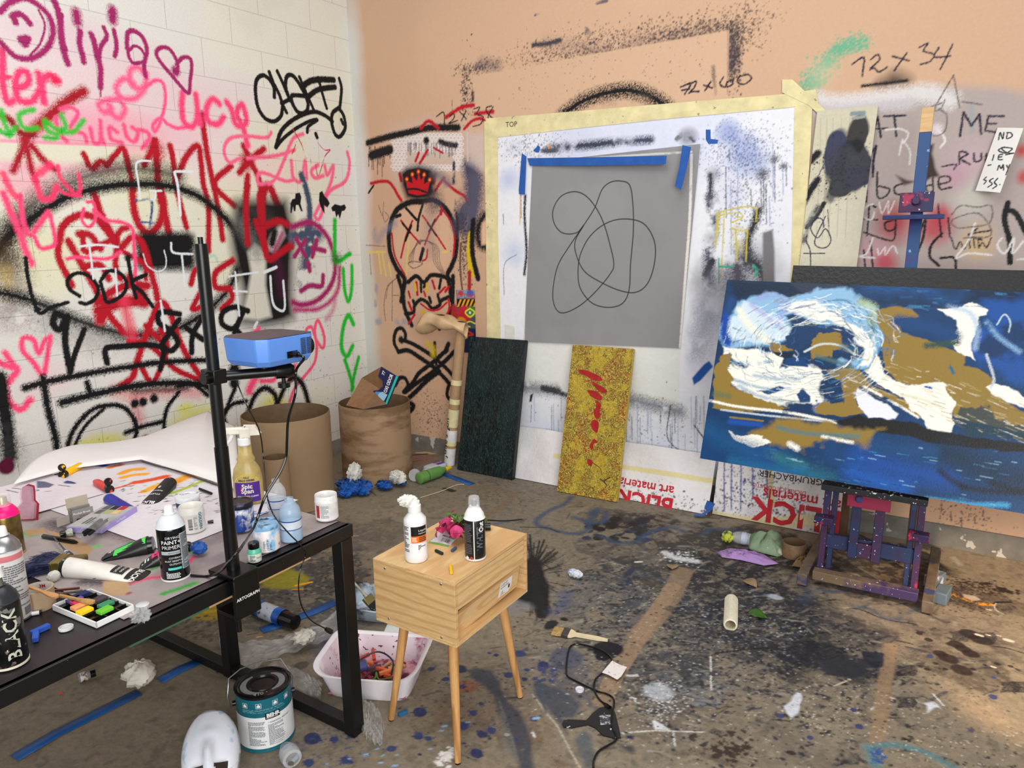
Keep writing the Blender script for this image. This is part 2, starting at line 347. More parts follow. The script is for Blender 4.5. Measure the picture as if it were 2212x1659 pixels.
# ------------------------------------------------------------------ left wall: painted block wall with sprayed writing
MAG, PNK, RED, GRN, BLK, WMK = (168, 36, 104), (255, 78, 132), (186, 16, 38), (28, 196, 48), (14, 14, 17), (232, 238, 244)
S = Surface((0, -2.75, 0), (0, 1, 0), (0, 0, 1), 2.75, 3.06, .0038, (230, 228, 222)); S.k = 1.28
S.veil((236, 234, 214), .55, thr=.55, sc_=.7); S.veil((214, 208, 204), .4, thr=.6, nz=2)
S.at(0, 0, 1)
for x, y, r in [(470, 500, 90), (600, 300, 80), (560, 420, 90), (330, 470, 120), (60, 500, 120), (690, 390, 60), (740, 250, 60), (250, 350, 120), (650, 520, 60), (100, 560, 90), (540, 560, 60), (470, 590, 70), (695, 860, 45), (570, 860, 40)]:
    S.blob((x, y), r, (228, 224, 164), a=.32, thr=.45, sharp=2)
for x, y, r, ry in [(420, 905, 75, 45), (215, 960, 75, 30), (180, 975, 40, 30), (400, 880, 30, 22), (590, 880, 35, 30)]:
    S.blob((x, y), r, (226, 222, 92), a=.75, ry=ry, thr=.45, sharp=3)
S.drops(900, 400, 700, 420, 420, (40, 38, 40), .0012, .004, a=.6, seed=3, gauss=False)
S.drops(300, 650, 760, 160, 160, (40, 38, 40), .0012, .004, a=.7, seed=4, gauss=False)
# pinkish overspray
for x, y, r, ry, c, a in [(330, 190, 320, 90, (240, 190, 205), .5), (120, 270, 200, 60, (250, 150, 180), .55), (270, 300, 160, 60, (250, 150, 185), .5), (60, 400, 120, 50, (250, 130, 165), .5), (560, 350, 160, 90, (250, 190, 205), .45), (130, 60, 180, 60, (232, 190, 206), .5), (100, 820, 90, 60, (250, 180, 200), .4)]:
    S.blob((x, y), r, c, a=a, ry=ry, thr=.4, sharp=1.6, sc_=.6)
S.at(0, 0, 2.765)                                     # coordinates of the 800 x 600 px upper left part, enlarged
for l in [[(860, 990), (905, 900), (930, 840)], [(1015, 870), (1035, 960), (1050, 1100), (1090, 1270), (1115, 1360)], [(1050, 1090), (1110, 940), (1180, 870), (1200, 960), (1215, 1100), (1245, 1230), (1245, 1500)], [(1210, 690), (1220, 800), (1245, 960), (1280, 1130), (1310, 1280), (1330, 1430)], [(1380, 990), (1280, 1100), (1400, 1230)], [(1455, 870), (1500, 970), (1550, 1080), (1560, 1200)], [(1575, 890), (1500, 950), (1430, 1030)], [(1480, 1050), (1470, 1150), (1465, 1260), (1480, 1450)], [(500, 920), (530, 985), (560, 1010), (600, 960), (640, 985), (720, 890), (745, 910), (770, 1000)]]: S.line(l, 30, RED, soft=.4)
for l in [[(560, 1150), (600, 1270), (650, 1370), (690, 1430)], [(790, 1130), (800, 1250), (840, 1360), (900, 1390), (960, 1320), (975, 1200)], [(960, 1120), (990, 1300), (1010, 1400)], [(920, 840), (935, 950), (945, 1100), (960, 1200)], [(1560, 1300), (1575, 1150), (1605, 1110), (1645, 1190), (1700, 1330)], [(1560, 1200), (1565, 1380), (1580, 1500), (1610, 1555), (1680, 1500), (1740, 1465)], [(1590, 1350), (1660, 1325), (1715, 1345)]]: S.line(l, 38, RED, soft=.4)
S.line([(1475, 965)], 70, RED, soft=.5); S.line([(930, 900)], 80, RED, soft=.6)
S.line([(1210, 690)], 42, RED)
S.fill([(0, 850), (250, 862), (560, 870), (745, 878), (730, 960), (700, 990), (400, 978), (0, 966)], (232, 228, 206), soft=1.2)
S.fill([(0, 966), (400, 978), (700, 990), (690, 1040), (0, 1020)], (245, 150, 175), a=.55, soft=6)
S.fill([(0, 830), (0, 850), (745, 878), (745, 862)], (245, 150, 175), a=.8, soft=1)
S.line([(500, 545), (400, 605), (300, 690), (210, 770), (150, 830)], 52, (175, 20, 35), soft=.55); S.line([(0, 690), (60, 715), (120, 790), (200, 800)], 34, (150, 25, 30), soft=.6)
for l in [[(150, 830), (165, 900), (185, 1000), (215, 1080)], [(150, 850), (110, 950), (78, 1020)], [(190, 870), (260, 955), (330, 1015)]]: S.line(l, 34, (178, 22, 44), soft=.6)
for l in [[(500, 920), (530, 985)], [(640, 985), (720, 890), (745, 910), (770, 1000), (800, 1130)], [(560, 1000), (600, 965), (640, 985)]]: S.line(l, 30, RED, soft=.4)
# pink writing
for l in [[(870, 450), (820, 400), (775, 430), (790, 510), (840, 530), (870, 500), (875, 440)], [(860, 540), (800, 590), (720, 580), (695, 520), (740, 470), (800, 500)], [(700, 590), (640, 600), (590, 620), (620, 670), (665, 650), (645, 620)], [(720, 600), (745, 650), (720, 705), (680, 690), (650, 660)]]: S.line(l, 28, (255, 100, 150), soft=.7)
S.line([(870, 520), (930, 480), (975, 500), (988, 600), (960, 720), (925, 785), (915, 745), (960, 705), (1000, 740), (1060, 765), (1130, 755)], 18, (255, 90, 145), soft=.6)
for l in [[(1090, 560), (1085, 640), (1100, 730), (1150, 755), (1180, 690), (1170, 565)], [(1185, 690), (1195, 740)], [(1310, 620), (1270, 592), (1235, 640), (1240, 720), (1300, 742), (1335, 700)], [(1355, 610), (1385, 660), (1405, 735), (1445, 755), (1472, 715), (1445, 625), (1412, 680), (1450, 755), (1470, 830), (1480, 870)]]: S.line(l, 30, (255, 76, 128), soft=.5)
for l in [[(350, 780), (380, 830)], [(360, 650), (420, 640), (465, 680), (420, 770), (500, 800), (518, 850)], [(335, 700), (345, 780), (400, 845)], [(540, 765), (560, 850), (600, 840), (600, 720)], [(600, 800), (620, 855)], [(700, 790), (655, 760), (665, 830), (730, 852)], [(740, 745), (760, 820), (805, 845), (822, 790), (790, 760)], [(830, 775), (880, 790), (890, 830), (850, 885)]]: S.line(l, 20, (255, 88, 140), soft=.55)
for l in [[(15, 300), (15, 420), (20, 520), (45, 610), (80, 600)], [(100, 530), (165, 500), (165, 440), (120, 430), (92, 500), (112, 595), (190, 605), (235, 540)], [(230, 440), (250, 520), (262, 610)], [(240, 500), (290, 450), (345, 480)]]: S.line(l, 36, (255, 66, 120), soft=.5)
S.line([(0, 465), (60, 460)], 24, (255, 66, 120), soft=.5); S.line([(330, 480)], 50, (240, 30, 90), soft=.6)
for l in [[(200, 655), (140, 670), (112, 700), (145, 765), (225, 765)], [(370, 690), (392, 760), (345, 775), (300, 745), (268, 722), (285, 780), (335, 800), (330, 825), (270, 822)], [(10, 660), (20, 720), (45, 770), (55, 805)], [(0, 780), (55, 805), (90, 765)], [(360, 790), (440, 785), (500, 720)]]: S.line(l, 26, GRN, soft=.6, a=.92)
for l in [[(1620, 790), (1590, 822), (1460, 812), (1370, 830), (1338, 900), (1370, 970), (1430, 945)], [(1480, 945), (1650, 930), (1760, 895)], [(1810, 800), (1750, 830), (1700, 950), (1650, 1060), (1600, 1100), (1540, 1090), (1560, 1030), (1700, 1080), (1750, 1075)], [(1740, 960), (1752, 1060), (1800, 1080), (1822, 960), (1832, 1065)], [(1900, 985), (1860, 1020), (1880, 1062), (1930, 1050)], [(1940, 990), (1955, 1045), (1992, 990), (1970, 1110), (1900, 1245), (1880, 1290), (1912, 1302), (1962, 1150), (2060, 1085), (2088, 985), (2075, 910)]]: S.line(l, 17, (255, 108, 148), soft=.5)
# magenta writing
S.line([(0, 70), (60, 15), (150, -10), (240, 40), (300, 110), (315, 210), (270, 300), (180, 350), (90, 335), (20, 270), (-30, 220)], 28, MAG, soft=.4)
S.line([(230, 60), (268, 150), (240, 260), (180, 330)], 11, MAG, soft=.5)
for l in [[(72, 100), (110, 82), (150, 105), (178, 140)], [(122, 235), (168, 228), (148, 268)], [(80, 95), (92, 135)]]: S.line(l, 30, MAG)
S.line([(140, 245)], 50, MAG)
S.line([(320, 0), (345, 60), (362, 150), (370, 250), (388, 330), (405, 380)], 32, MAG); S.line([(370, 90), (362, 200), (395, 300)], 20, MAG)
for l in [[(455, 75), (462, 130)], [(672, 62), (672, 120)]]: S.line(l, 46, MAG, soft=.5)
for l, w_ in [([(478, 185), (475, 260), (490, 320), (500, 370)], 28), ([(545, 205), (565, 260), (580, 340), (600, 400), (600, 520)], 28), ([(620, 165), (638, 220), (602, 280), (590, 360)], 22), ([(600, 500), (602, 575)], 8), ([(680, 180), (692, 240), (696, 290), (685, 335)], 22), ([(760, 290), (758, 250), (765, 195), (800, 185), (850, 220), (877, 290), (868, 350), (860, 390), (870, 455)], 22), ([(765, 290), (770, 340), (800, 378), (850, 372)], 17), ([(775, 300), (800, 275), (840, 290), (865, 330)], 14), ([(1050, 440), (1062, 400), (1050, 350), (1010, 292), (960, 285), (933, 320), (970, 385), (1030, 455), (1122, 556), (1136, 480), (1145, 400), (1135, 350), (1090, 345), (1055, 385)], 19)]: S.line(l, w_, MAG)
S.line([(1050, 425)], 44, MAG)
# the big black eye
S.line([(60, 1360), (180, 1230), (350, 1130), (500, 1060), (700, 1010), (900, 1015), (1060, 1050)], 80, (22, 12, 16), soft=.9, a=.8)
S.line([(-20, 1500), (60, 1400), (130, 1350), (280, 1245), (430, 1165), (620, 1118), (800, 1100), (1000, 1110), (1160, 1160), (1260, 1225), (1350, 1310), (1410, 1390), (1440, 1480)], 50, BLK, soft=.65)
S.line([(-20, 1500), (40, 1420), (160, 1310)], 110, (18, 8, 12), soft=.9, a=.85)
S.at(0, 400, 2.765)                                   # the part below it
S.line([(0, 380), (40, 420), (20, 480)], 120, (30, 22, 18), soft=.9, a=.8)
S.line([(60, 460), (90, 600), (60, 760)], 130, (96, 62, 40), soft=1, a=.6, grain=.4); S.line([(30, 520), (40, 640)], 60, (205, 170, 70), soft=1, a=.5)
S.line([(-10, 640), (130, 670), (280, 725), (400, 785), (560, 840), (700, 880), (850, 898), (1000, 880), (1150, 810), (1280, 715), (1370, 610), (1420, 500)], 48, BLK, soft=.8)
S.line([(700, 920), (900, 930), (1000, 900)], 60, (30, 20, 22), soft=1, a=.5); S.line([(280, 800), (420, 860), (620, 930)], 120, (90, 88, 86), soft=1, a=.45, grain=.3)
S.line([(870, 345), (1110, 345)], 95, BLK, soft=.35, sm=1); S.line([(870, 440), (1110, 440)], 95, BLK, soft=.4, sm=1); S.fill([(830, 310), (1150, 300), (1155, 500), (835, 490)], BLK, soft=9)
S.fill([(1400, 95), (1560, 80), (1710, 90), (1750, 260), (1745, 500), (1755, 790), (1690, 830), (1560, 850), (1440, 830), (1450, 640), (1400, 480), (1370, 300)], (20, 20, 22), soft=12, rough=3); S.line([(1450, 130), (1600, 200)], 60, (70, 68, 68), soft=1, a=.5)
S.fill([(1480, 400), (1520, 350), (1588, 400), (1586, 600), (1622, 785), (1545, 808), (1445, 795), (1476, 660), (1500, 520)], (220, 218, 204), soft=4)
S.line([(1440, 230), (1500, 330), (1540, 400)], 60, (120, 118, 116), soft=1, a=.7); S.fill([(1590, 380), (1620, 300), (1680, 230), (1700, 300), (1640, 400)], (214, 196, 196), soft=5); S.line([(1640, 280), (1625, 350)], 34, BLK, soft=.5)
S.line([(1640, 430), (1665, 500), (1690, 640)], 40, (92, 20, 70), soft=1, a=.5); S.line([(1685, 290), (1640, 390)], 20, MAG, soft=.6, a=.8)
for l in [[(1560, 200), (1550, 60), (1590, 20)], [(1565, 60), (1570, 250), (1580, 380), (1610, 440), (1680, 400), (1740, 355)], [(1590, 240), (1660, 215), (1715, 235)], [(1480, 0), (1470, 150), (1480, 350)], [(1530, 220), (1590, 380)]]: S.line(l, 30, RED, soft=.4)
# red writing inside the eye
for l, w_ in [([(350, 340), (380, 240), (470, 180), (560, 190), (620, 250), (690, 340)], 36), ([(350, 330), (350, 430), (400, 540), (430, 600)], 34), ([(410, 335), (480, 460), (560, 600), (650, 770), (740, 880)], 36), ([(470, 290), (540, 300), (600, 380)], 34), ([(490, 290), (500, 390)], 30), ([(520, 480), (600, 480), (650, 560)], 34), ([(700, 330), (690, 480), (720, 560)], 30), ([(680, 340), (720, 270), (760, 255)], 30), ([(720, 380), (790, 310), (850, 350), (890, 480), (930, 620), (940, 680)], 34), ([(520, 400), (660, 330)], 30), ([(580, 700), (660, 640), (760, 600), (880, 600)], 40), ([(590, 750), (720, 700), (850, 690)], 60), ([(600, 800), (660, 700)], 60), ([(780, 560), (840, 640), (860, 700)], 60), ([(720, 1200), (790, 1150), (810, 1080), (850, 960), (900, 820), (960, 700), (1020, 770), (1060, 900), (1130, 1040), (1215, 1165)], 34), ([(770, 930), (900, 960), (1050, 1100), (1210, 1170)], 28), ([(830, 1060), (905, 1180), (960, 1090), (1000, 960), (960, 860)], 28), ([(870, 840), (930, 900), (1000, 970)], 28), ([(1140, 590), (1165, 510), (1215, 500), (1210, 610), (1150, 740), (1245, 700)], 28), ([(1390, 450), (1290, 520), (1290, 610), (1370, 620), (1385, 680), (1325, 738)], 30), ([(740, 400), (860, 470), (870, 560)], 24)]: S.line(l, w_, RED, soft=.4)
S.line([(740, 680), (760, 780), (790, 900)], 52, (240, 60, 90), soft=.6, a=.8); S.line([(690, 1230), (830, 1260), (1000, 1230), (1180, 1240)], 50, (226, 90, 96), soft=1, a=.6); S.line([(810, 1290), (830, 1400)], 50, (222, 70, 86), soft=1, a=.6)
S.line([(800, 1230), (1120, 1215)], 26, (70, 20, 24), soft=.8, a=.8)
# pink, below
for l, w_ in [([(300, 905), (265, 930), (232, 1005), (200, 925), (140, 915), (135, 985), (200, 1060), (258, 1130), (285, 1000), (300, 905)], 27), ([(0, 1060), (50, 1080), (102, 1100), (60, 1165), (30, 1210), (60, 1300), (125, 1340), (182, 1280)], 36), ([(30, 1000), (90, 1090)], 30), ([(20, 50), (60, 150), (110, 260), (150, 380), (190, 470)], 34), ([(120, 60), (135, 200), (160, 280)], 26), ([(300, 180), (330, 330), (300, 370), (240, 375), (205, 310), (160, 290)], 22), ([(200, 280), (290, 160)], 26), ([(500, 140), (490, 210), (530, 250), (570, 200), (560, 110), (520, 100)], 16), ([(560, 150), (640, 210), (720, 220), (790, 260), (800, 380), (810, 480), (800, 600)], 18), ([(400, 440), (480, 430), (640, 440), (720, 400)], 18), ([(1545, 860), (1500, 900)], 24), ([(1550, 1110), (1500, 1200), (1490, 1230)], 40), ([(1560, 1170), (1640, 1160), (1660, 1080)], 20), ([(1700, 1110), (1740, 1160), (1760, 1080)], 22)]: S.line(l, w_, (255, 78, 128), soft=.55)
S.line([(1842, 920), (1830, 865), (1862, 850), (1892, 930), (1930, 972), (1936, 900), (1900, 808), (1880, 870), (1892, 960), (1878, 1060), (1820, 1140), (1762, 1210), (1732, 1290)], 15, (255, 92, 130), soft=.45)
S.at(0, 0, 2.765)
for l, w_ in [([(20, 1040), (60, 1130), (100, 1180)], 34), ([(205, 1060), (235, 1150), (255, 1190), (310, 1180), (340, 1110)], 30), ([(230, 1040), (300, 985)], 36), ([(345, 990), (360, 1060), (410, 1120), (450, 1160), (480, 1130), (470, 1040)], 20), ([(330, 1120), (400, 1160), (480, 1170)], 16)]: S.line(l, w_, (255, 60, 112), soft=.5, a=.9)
S.at(0, 400, 2.765)
# faces, blue grey streak, green name, little black animals
S.line([(1800, -60), (1828, 20), (1848, 120), (1850, 250)], 30, (66, 82, 104), soft=.4, grain=.35); S.line([(1830, 270), (1850, 360), (1825, 560)], 80, (70, 84, 112), soft=.5, grain=.55)
S.line([(1760, 300), (1900, 290)], 60, (70, 84, 112), soft=.6, grain=.6)
S.line([(1745, 250), (1850, 222), (1935, 280), (1985, 380), (2002, 500), (1975, 600), (1900, 685), (1810, 715), (1750, 700)], 24, MAG, soft=.55); S.line([(2030, 490), (2012, 640), (1910, 735), (1760, 745)], 20, (190, 60, 120), soft=.8); S.line([(2005, 640), (1990, 740), (1950, 800)], 20, (205, 90, 140), soft=1, a=.7)
for l in [[(1770, 320), (1822, 420)], [(1822, 330), (1760, 425)], [(1892, 330), (1866, 425)], [(1868, 375), (1940, 392)], [(1838, 465), (1850, 512)], [(1798, 632), (1850, 600), (1920, 602), (1930, 540)]]: S.line(l, 22, MAG, soft=.4)
for l, w_ in [([(2000, 210), (2000, 330), (2006, 455), (2090, 410)], 21), ([(2050, 500), (2058, 620), (2080, 695), (2100, 620), (2102, 480)], 18), ([(2112, 830), (2080, 778), (2050, 850), (2040, 970), (2072, 1022), (2106, 960)], 21), ([(2060, 1045), (2088, 1130), (2108, 1210)], 18), ([(2142, 1030), (2112, 1150), (2102, 1225)], 18)]: S.line(l, w_, GRN, soft=.45)
S.line([(2008, 440)], 44, (40, 120, 40), soft=.8)
S.at(0, 0, 2.765)
for ps in [[(1735, 1215), (1745, 1190), (1762, 1185), (1765, 1155), (1790, 1150), (1800, 1175), (1795, 1215), (1808, 1262), (1798, 1262), (1782, 1225), (1768, 1225), (1765, 1262), (1755, 1262), (1750, 1235), (1742, 1275), (1734, 1270)], [(1905, 1200), (1908, 1150), (1925, 1140), (1938, 1170), (1958, 1190), (1970, 1215), (1955, 1240), (1935, 1225), (1940, 1278), (1925, 1255), (1915, 1235)], [(1978, 1240), (2000, 1218), (2035, 1228), (2058, 1220), (2068, 1240), (2058, 1258), (2042, 1262), (2030, 1310), (2020, 1280), (2008, 1300), (2000, 1262), (1985, 1262)]]: S.fill(ps, BLK, soft=.8)
# black handwriting in thick marker
S.at(0, 400, 2.765)
for l, w_ in [([(152, 435), (168, 560), (200, 690), (238, 765), (300, 732), (405, 700)], 20), ([(475, 662), (415, 620), (405, 565), (460, 525), (535, 545), (585, 610), (570, 675), (520, 708), (478, 702)], 19), ([(608, 560), (650, 512), (722, 530), (757, 592), (730, 655), (645, 700), (618, 640), (600, 575)], 19), ([(765, 435), (785, 560), (812, 672)], 20), ([(872, 535), (788, 580), (850, 642), (912, 725)], 20), ([(380, 785), (335, 770), (318, 830), (360, 862), (402, 785), (388, 900), (398, 1000), (420, 1112)], 34), ([(420, 1112), (450, 1000), (505, 860)], 28), ([(640, 1062), (630, 982), (700, 965), (960, 965), (958, 1100)], 30), ([(1072, 770), (960, 758), (948, 820), (1020, 872), (1062, 940), (1020, 990), (970, 952), (1010, 890), (1070, 802)], 28), ([(1110, 850), (1212, 922)], 28), ([(1200, 800), (1150, 900), (1145, 1000)], 28), ([(1480, 752), (1400, 728), (1330, 762), (1328, 830), (1400, 855), (1450, 760)], 27), ([(1400, 880), (1450, 760)], 25), ([(1400, 850), (1450, 905)], 25)]: S.line(l, w_, BLK, soft=.28)
S.line([(765, 435)], 36, BLK); S.line([(225, 745)], 34, BLK)
for l, w_ in [([(150, 1212), (260, 1180), (500, 1130), (800, 1080), (1000, 1055), (1240, 1045)], 32), ([(255, 1150), (290, 1350), (330, 1500), (352, 1650)], 36), ([(370, 1300), (560, 1250), (800, 1200), (1000, 1182), (1200, 1190), (1290, 1250)], 36), ([(520, 1180), (540, 1250)], 30), ([(390, 1620), (430, 1480), (510, 1375), (600, 1322), (720, 1320), (790, 1380), (815, 1460), (800, 1530), (770, 1600)], 25), ([(420, 1620), (500, 1450), (620, 1335)], 20), ([(1070, 1235), (1000, 1330), (980, 1440), (1012, 1500)], 22), ([(1060, 1200), (1160, 1192), (1240, 1255)], 24), ([(750, 1480), (850, 1442), (980, 1410)], 24), ([(740, 1578), (800, 1580)], 28), ([(1480, 1360), (1520, 1262), (1580, 1212), (1640, 1250), (1662, 1340)], 26), ([(1655, 1310), (1710, 1190), (1760, 1150), (1812, 1200), (1842, 1300), (1860, 1340)], 26), ([(1320, 1400), (1380, 1315), (1470, 1290)], 22), ([(1412, 1190), (1360, 1320), (1335, 1380)], 22), ([(1330, 1380), (1360, 1450), (1400, 1500)], 24)]: S.line(l, w_, BLK, soft=.5, spk=.5)
for p, w_ in [((805, 1305), 42), ((855, 1296), 42), ((920, 1275), 42), ((870, 1518), 44), ((945, 1503), 38), ((1400, 1105), 60), ((1400, 1180), 50)]: S.line([p], w_, BLK, soft=.3)
S.line([(0, 1150), (20, 1300), (40, 1420), (60, 1620)], 66, BLK, soft=.4); S.line([(0, 1480), (40, 1620)], 120, (60, 58, 58), soft=1, a=.6, grain=.4)
S.blob((40, 1680), 60, (96, 16, 52), thr=.35)
# tag in the upper right corner of this wall
S.at(400, 0, 5.53)
for l, w_ in [([(1065, 1160), (1060, 1050), (1000, 940), (920, 900), (852, 960), (840, 1100), (870, 1280), (950, 1408), (1060, 1450), (1145, 1380), (1165, 1240)], 38), ([(1005, 860), (1050, 980), (1120, 1120), (1170, 1260), (1212, 1345)], 34), ([(1100, 850), (1160, 980), (1235, 1160)], 34), ([(1150, 1235), (1265, 1180)], 34), ([(1255, 1200), (1202, 1050), (1212, 920), (1280, 900), (1362, 1000), (1430, 1130), (1468, 1250), (1440, 1340), (1350, 1342), (1282, 1235), (1270, 1150), (1335, 1138), (1430, 1150)], 36), ([(1365, 920), (1420, 1050), (1535, 1310)], 30), ([(1395, 1045), (1480, 975), (1600, 950), (1775, 955)], 50), ([(1470, 1155), (1570, 1080), (1700, 1050), (1790, 1040)], 44), ([(1590, 930), (1640, 1120), (1690, 1292)], 30), ([(1840, 940), (1868, 1060), (1848, 1285)], 32), ([(1832, 1290), (1762, 1350), (1750, 1460), (1790, 1600), (1850, 1632), (1912, 1525), (1892, 1380), (1832, 1290)], 34), ([(1865, 1430), (1885, 1480)], 30), ([(1560, 1600), (1575, 1640)], 34)]: S.line(l, w_, BLK, soft=.22)
S.at(0, 0, 2.765)
for l, w_ in [([(1648, 880), (1682, 780), (1762, 708), (1870, 668), (1940, 690), (1985, 725)], 18), ([(1648, 880), (1700, 820), (1780, 760), (1850, 724), (1895, 716), (1842, 755), (1835, 790)], 15)]: S.line(l, w_, BLK, soft=.22)
S.lines([[(1750, 772), (1800, 860), (1830, 945), (1840, 860), (1850, 780)], [(1850, 780), (1848, 900), (1865, 1020)], [(1850, 790), (1880, 930), (1900, 1052), (1940, 935), (1972, 895), (1932, 892), (1860, 800)], [(1745, 920), (1765, 865)]], 6, (200, 50, 52), soft=.3, grain=.5)
# white marker letters
for l, w_ in [([(900, 962), (835, 962), (812, 990), (825, 1080), (838, 1185)], 9), ([(895, 1140), (965, 1140)], 8), ([(930, 1145), (925, 1190), (895, 1190)], 8), ([(1042, 1030), (1062, 1110), (1078, 1285)], 13), ([(1050, 1024), (1150, 1024)], 11)]: S.line(l, w_, WMK, soft=.2)
S.at(0, 400, 2.765)
for l, w_ in [([(475, 366), (590, 356), (705, 370)], 10), ([(535, 370), (552, 500), (558, 560)], 9), ([(525, 508), (640, 496)], 9), ([(690, 500), (700, 660)], 8), ([(855, 410), (880, 480), (940, 515), (985, 495), (992, 440), (980, 390)], 7), ([(1022, 345), (1035, 402), (1150, 412)], 10), ([(1085, 415), (1105, 600)], 9), ([(1368, 545), (1540, 520)], 8), ([(1405, 520), (1415, 640), (1430, 780)], 9), ([(1395, 632), (1476, 636)], 8), ([(1615, 545), (1625, 680), (1650, 735), (1700, 738), (1692, 572)], 11), ([(1580, 520), (1650, 490)], 14), ([(1535, 820), (1520, 850)], 14), ([(960, 690), (985, 870)], 10)]: S.line(l, w_, WMK, soft=.2)
S.line([(810, 90), (905, 95), (895, 250)], 12, (60, 86, 140), soft=.5, grain=.6); S.line([(830, 220), (920, 225)], 9, (60, 86, 140), soft=.5, grain=.6)
S.line([(1240, 440), (1280, 420), (1300, 460)], 12, (160, 215, 190), soft=.5, a=.7)
wl = S.obj('wall_left', paint_mat('painted_block', .62, .35, 120, blocks=True, fine=.10, dist=.003), extra_u=(-3.2, -.9), coarse_v=.3, extra_v=(3.3,)); wl['kind'] = 'structure'

# ------------------------------------------------------------------ back wall: peach board wall
B = Surface((0, 0, 0), (1, 0, 0), (0, 0, 1), 4.12, 3.06, .0045, (208, 170, 140)); B.k = 1.2
B.veil((216, 178, 148), .5, thr=.5, sc_=.5); B.veil((196, 158, 130), .35, thr=.6, nz=2, sc_=.8)
B.blob((.02, 2.0), .16, (214, 212, 206), ry=2.2, px=False, thr=.3, sharp=3, sc_=.5); B.blob((.02, .9), .13, (206, 204, 196), ry=1.0, px=False, thr=.3, sharp=3)
B.at(1000, 0, 2.765)
B.drops(1500, 800, 280, 620, 110, (64, 56, 60), .001, .0045, a=.8, seed=21); B.drops(900, 1350, 200, 330, 90, (60, 52, 56), .001, .005, a=.85, seed=22); B.drops(500, 1650, 170, 200, 150, (66, 54, 54), .001, .004, a=.8, seed=23)
B.drops(700, 1620, 330, 50, 180, (54, 46, 52), .001, .005, a=.85, seed=24); B.drops(300, 20, 560, 40, 180, (50, 44, 48), .001, .005, seed=25); B.drops(300, 100, 400, 130, 40, (60, 52, 60), .001, .005, a=.8, seed=26)
B.line([(1600, 200), (1610, 290), (1605, 400)], 60, (80, 66, 72), soft=1, a=.55, grain=.3); B.line([(500, 250), (800, 290), (1150, 240), (1500, 180)], 50, (120, 96, 92), soft=1, a=.3, grain=.4)
B.line([(420, 268), (500, 262), (580, 240)], 22, (70, 66, 74), soft=.5, grain=.4); B.fill([(722, 150), (745, 155), (800, 210), (760, 218), (724, 208)], (78, 78, 88), rough=2, thr=.3)
B.fill([(1130, 240), (1148, 205), (1162, 240)], (50, 46, 52), rough=1); B.line([(430, 92), (470, 75)], 10, (110, 105, 112), grain=.4); B.line([(800, 18), (860, 5)], 16, (110, 100, 100), grain=.4); B.line([(120, 380), (200, 400)], 50, (110, 92, 96), soft=1, a=.6, grain=.3)
B.fill([(60, 455), (400, 395), (800, 318), (1200, 250), (1590, 180), (1582, 560), (1580, 640), (62, 720)], (212, 176, 146), a=.96, soft=.8)
B.drops(160, 800, 430, 700, 180, (60, 50, 50), .001, .003, a=.8, seed=27, gauss=False)
B.line([(540, 740), (620, 668), (700, 612), (800, 570), (900, 548), (990, 540), (1080, 558), (1150, 590), (1220, 640)], 58, BLK, soft=.75, spk=.6); B.line([(850, 600), (1000, 590), (1100, 600)], 40, (120, 96, 86), soft=1, a=.5, grain=.4)
B.line([(1495, 400), (1500, 500), (1505, 560)], 18, (120, 96, 84), soft=.8, grain=.4, a=.8); B.line([(1582, 180), (1580, 560)], 4, (176, 140, 120))
for l in [[(1300, 520), (1362, 498), (1325, 562)], [(1308, 540), (1352, 530)], [(1350, 502), (1392, 488), (1382, 522), (1350, 556), (1365, 548), (1408, 546)], [(1438, 508), (1488, 526)], [(1480, 488), (1445, 542)], [(1556, 462), (1535, 500), (1560, 520), (1605, 508), (1612, 478), (1580, 488), (1572, 515)], [(1655, 450), (1640, 488), (1680, 503), (1722, 470), (1700, 445), (1650, 458)]]: B.line(l, 9, (30, 26, 44), soft=.2)
B.at(1700, 50, 3.016)
for l in [[(425, 268), (500, 225), (490, 345)], [(545, 238), (590, 205), (602, 240), (540, 300), (570, 292), (600, 318), (655, 285)], [(685, 215), (795, 245)], [(780, 195), (700, 308)], [(860, 160), (918, 130), (890, 180), (958, 205), (930, 250), (870, 270)], [(988, 160), (962, 220), (1065, 214)], [(1078, 140), (1040, 220), (1000, 300)]]: B.line(l, 10, (34, 26, 50), soft=.2)
for i, (x, y) in enumerate([(150, 400), (190, 340), (250, 260), (320, 190), (390, 140), (470, 130)]): B.drops(230, x, y, 90, 60, (96, 176, 140), .001, .005, a=.75, seed=31+i)
B.blob((240, 330), 140, (196, 196, 160), a=.5, sharp=2)
B.line([(490, 410), (620, 395), (780, 375)], 18, (24, 22, 24), soft=.6); B.fill([(600, 395), (690, 340), (730, 345), (780, 376), (640, 402)], (22, 20, 22), soft=8, rough=3)
# lilac-grey painted part with its white upper border
B.fill([(160, 560), (300, 555), (600, 525), (850, 470), (1100, 420), (1420, 425), (1700, 450), (1700, 2300), (160, 2300)], (176, 162, 158), soft=5, rough=3)
B.line([(180, 500), (350, 520), (700, 480), (900, 455), (1060, 500)], 95, (216, 212, 212), soft=.6); B.line([(200, 560), (600, 540), (800, 520)], 60, (196, 190, 194), soft=.9)
for p, r, c in [((700, 1300), 150, (176, 30, 52)), ((960, 1330), 130, (182, 40, 60)), ((1000, 1250), 90, (186, 60, 80)), ((560, 1480), 120, (196, 150, 160)), ((1200, 900), 200, (196, 168, 176)), ((1250, 1430), 140, (206, 176, 130)), ((1545, 1000), 60, (190, 30, 40)), ((1200, 1130), 160, (196, 194, 184)), ((450, 1150), 120, (190, 170, 176)), ((1100, 1000), 120, (190, 150, 164)), ((640, 1560), 90, (196, 60, 86)), ((1530, 830), 60, (196, 30, 40))]: B.blob(p, r, c, a=.8, thr=.4, sharp=2)
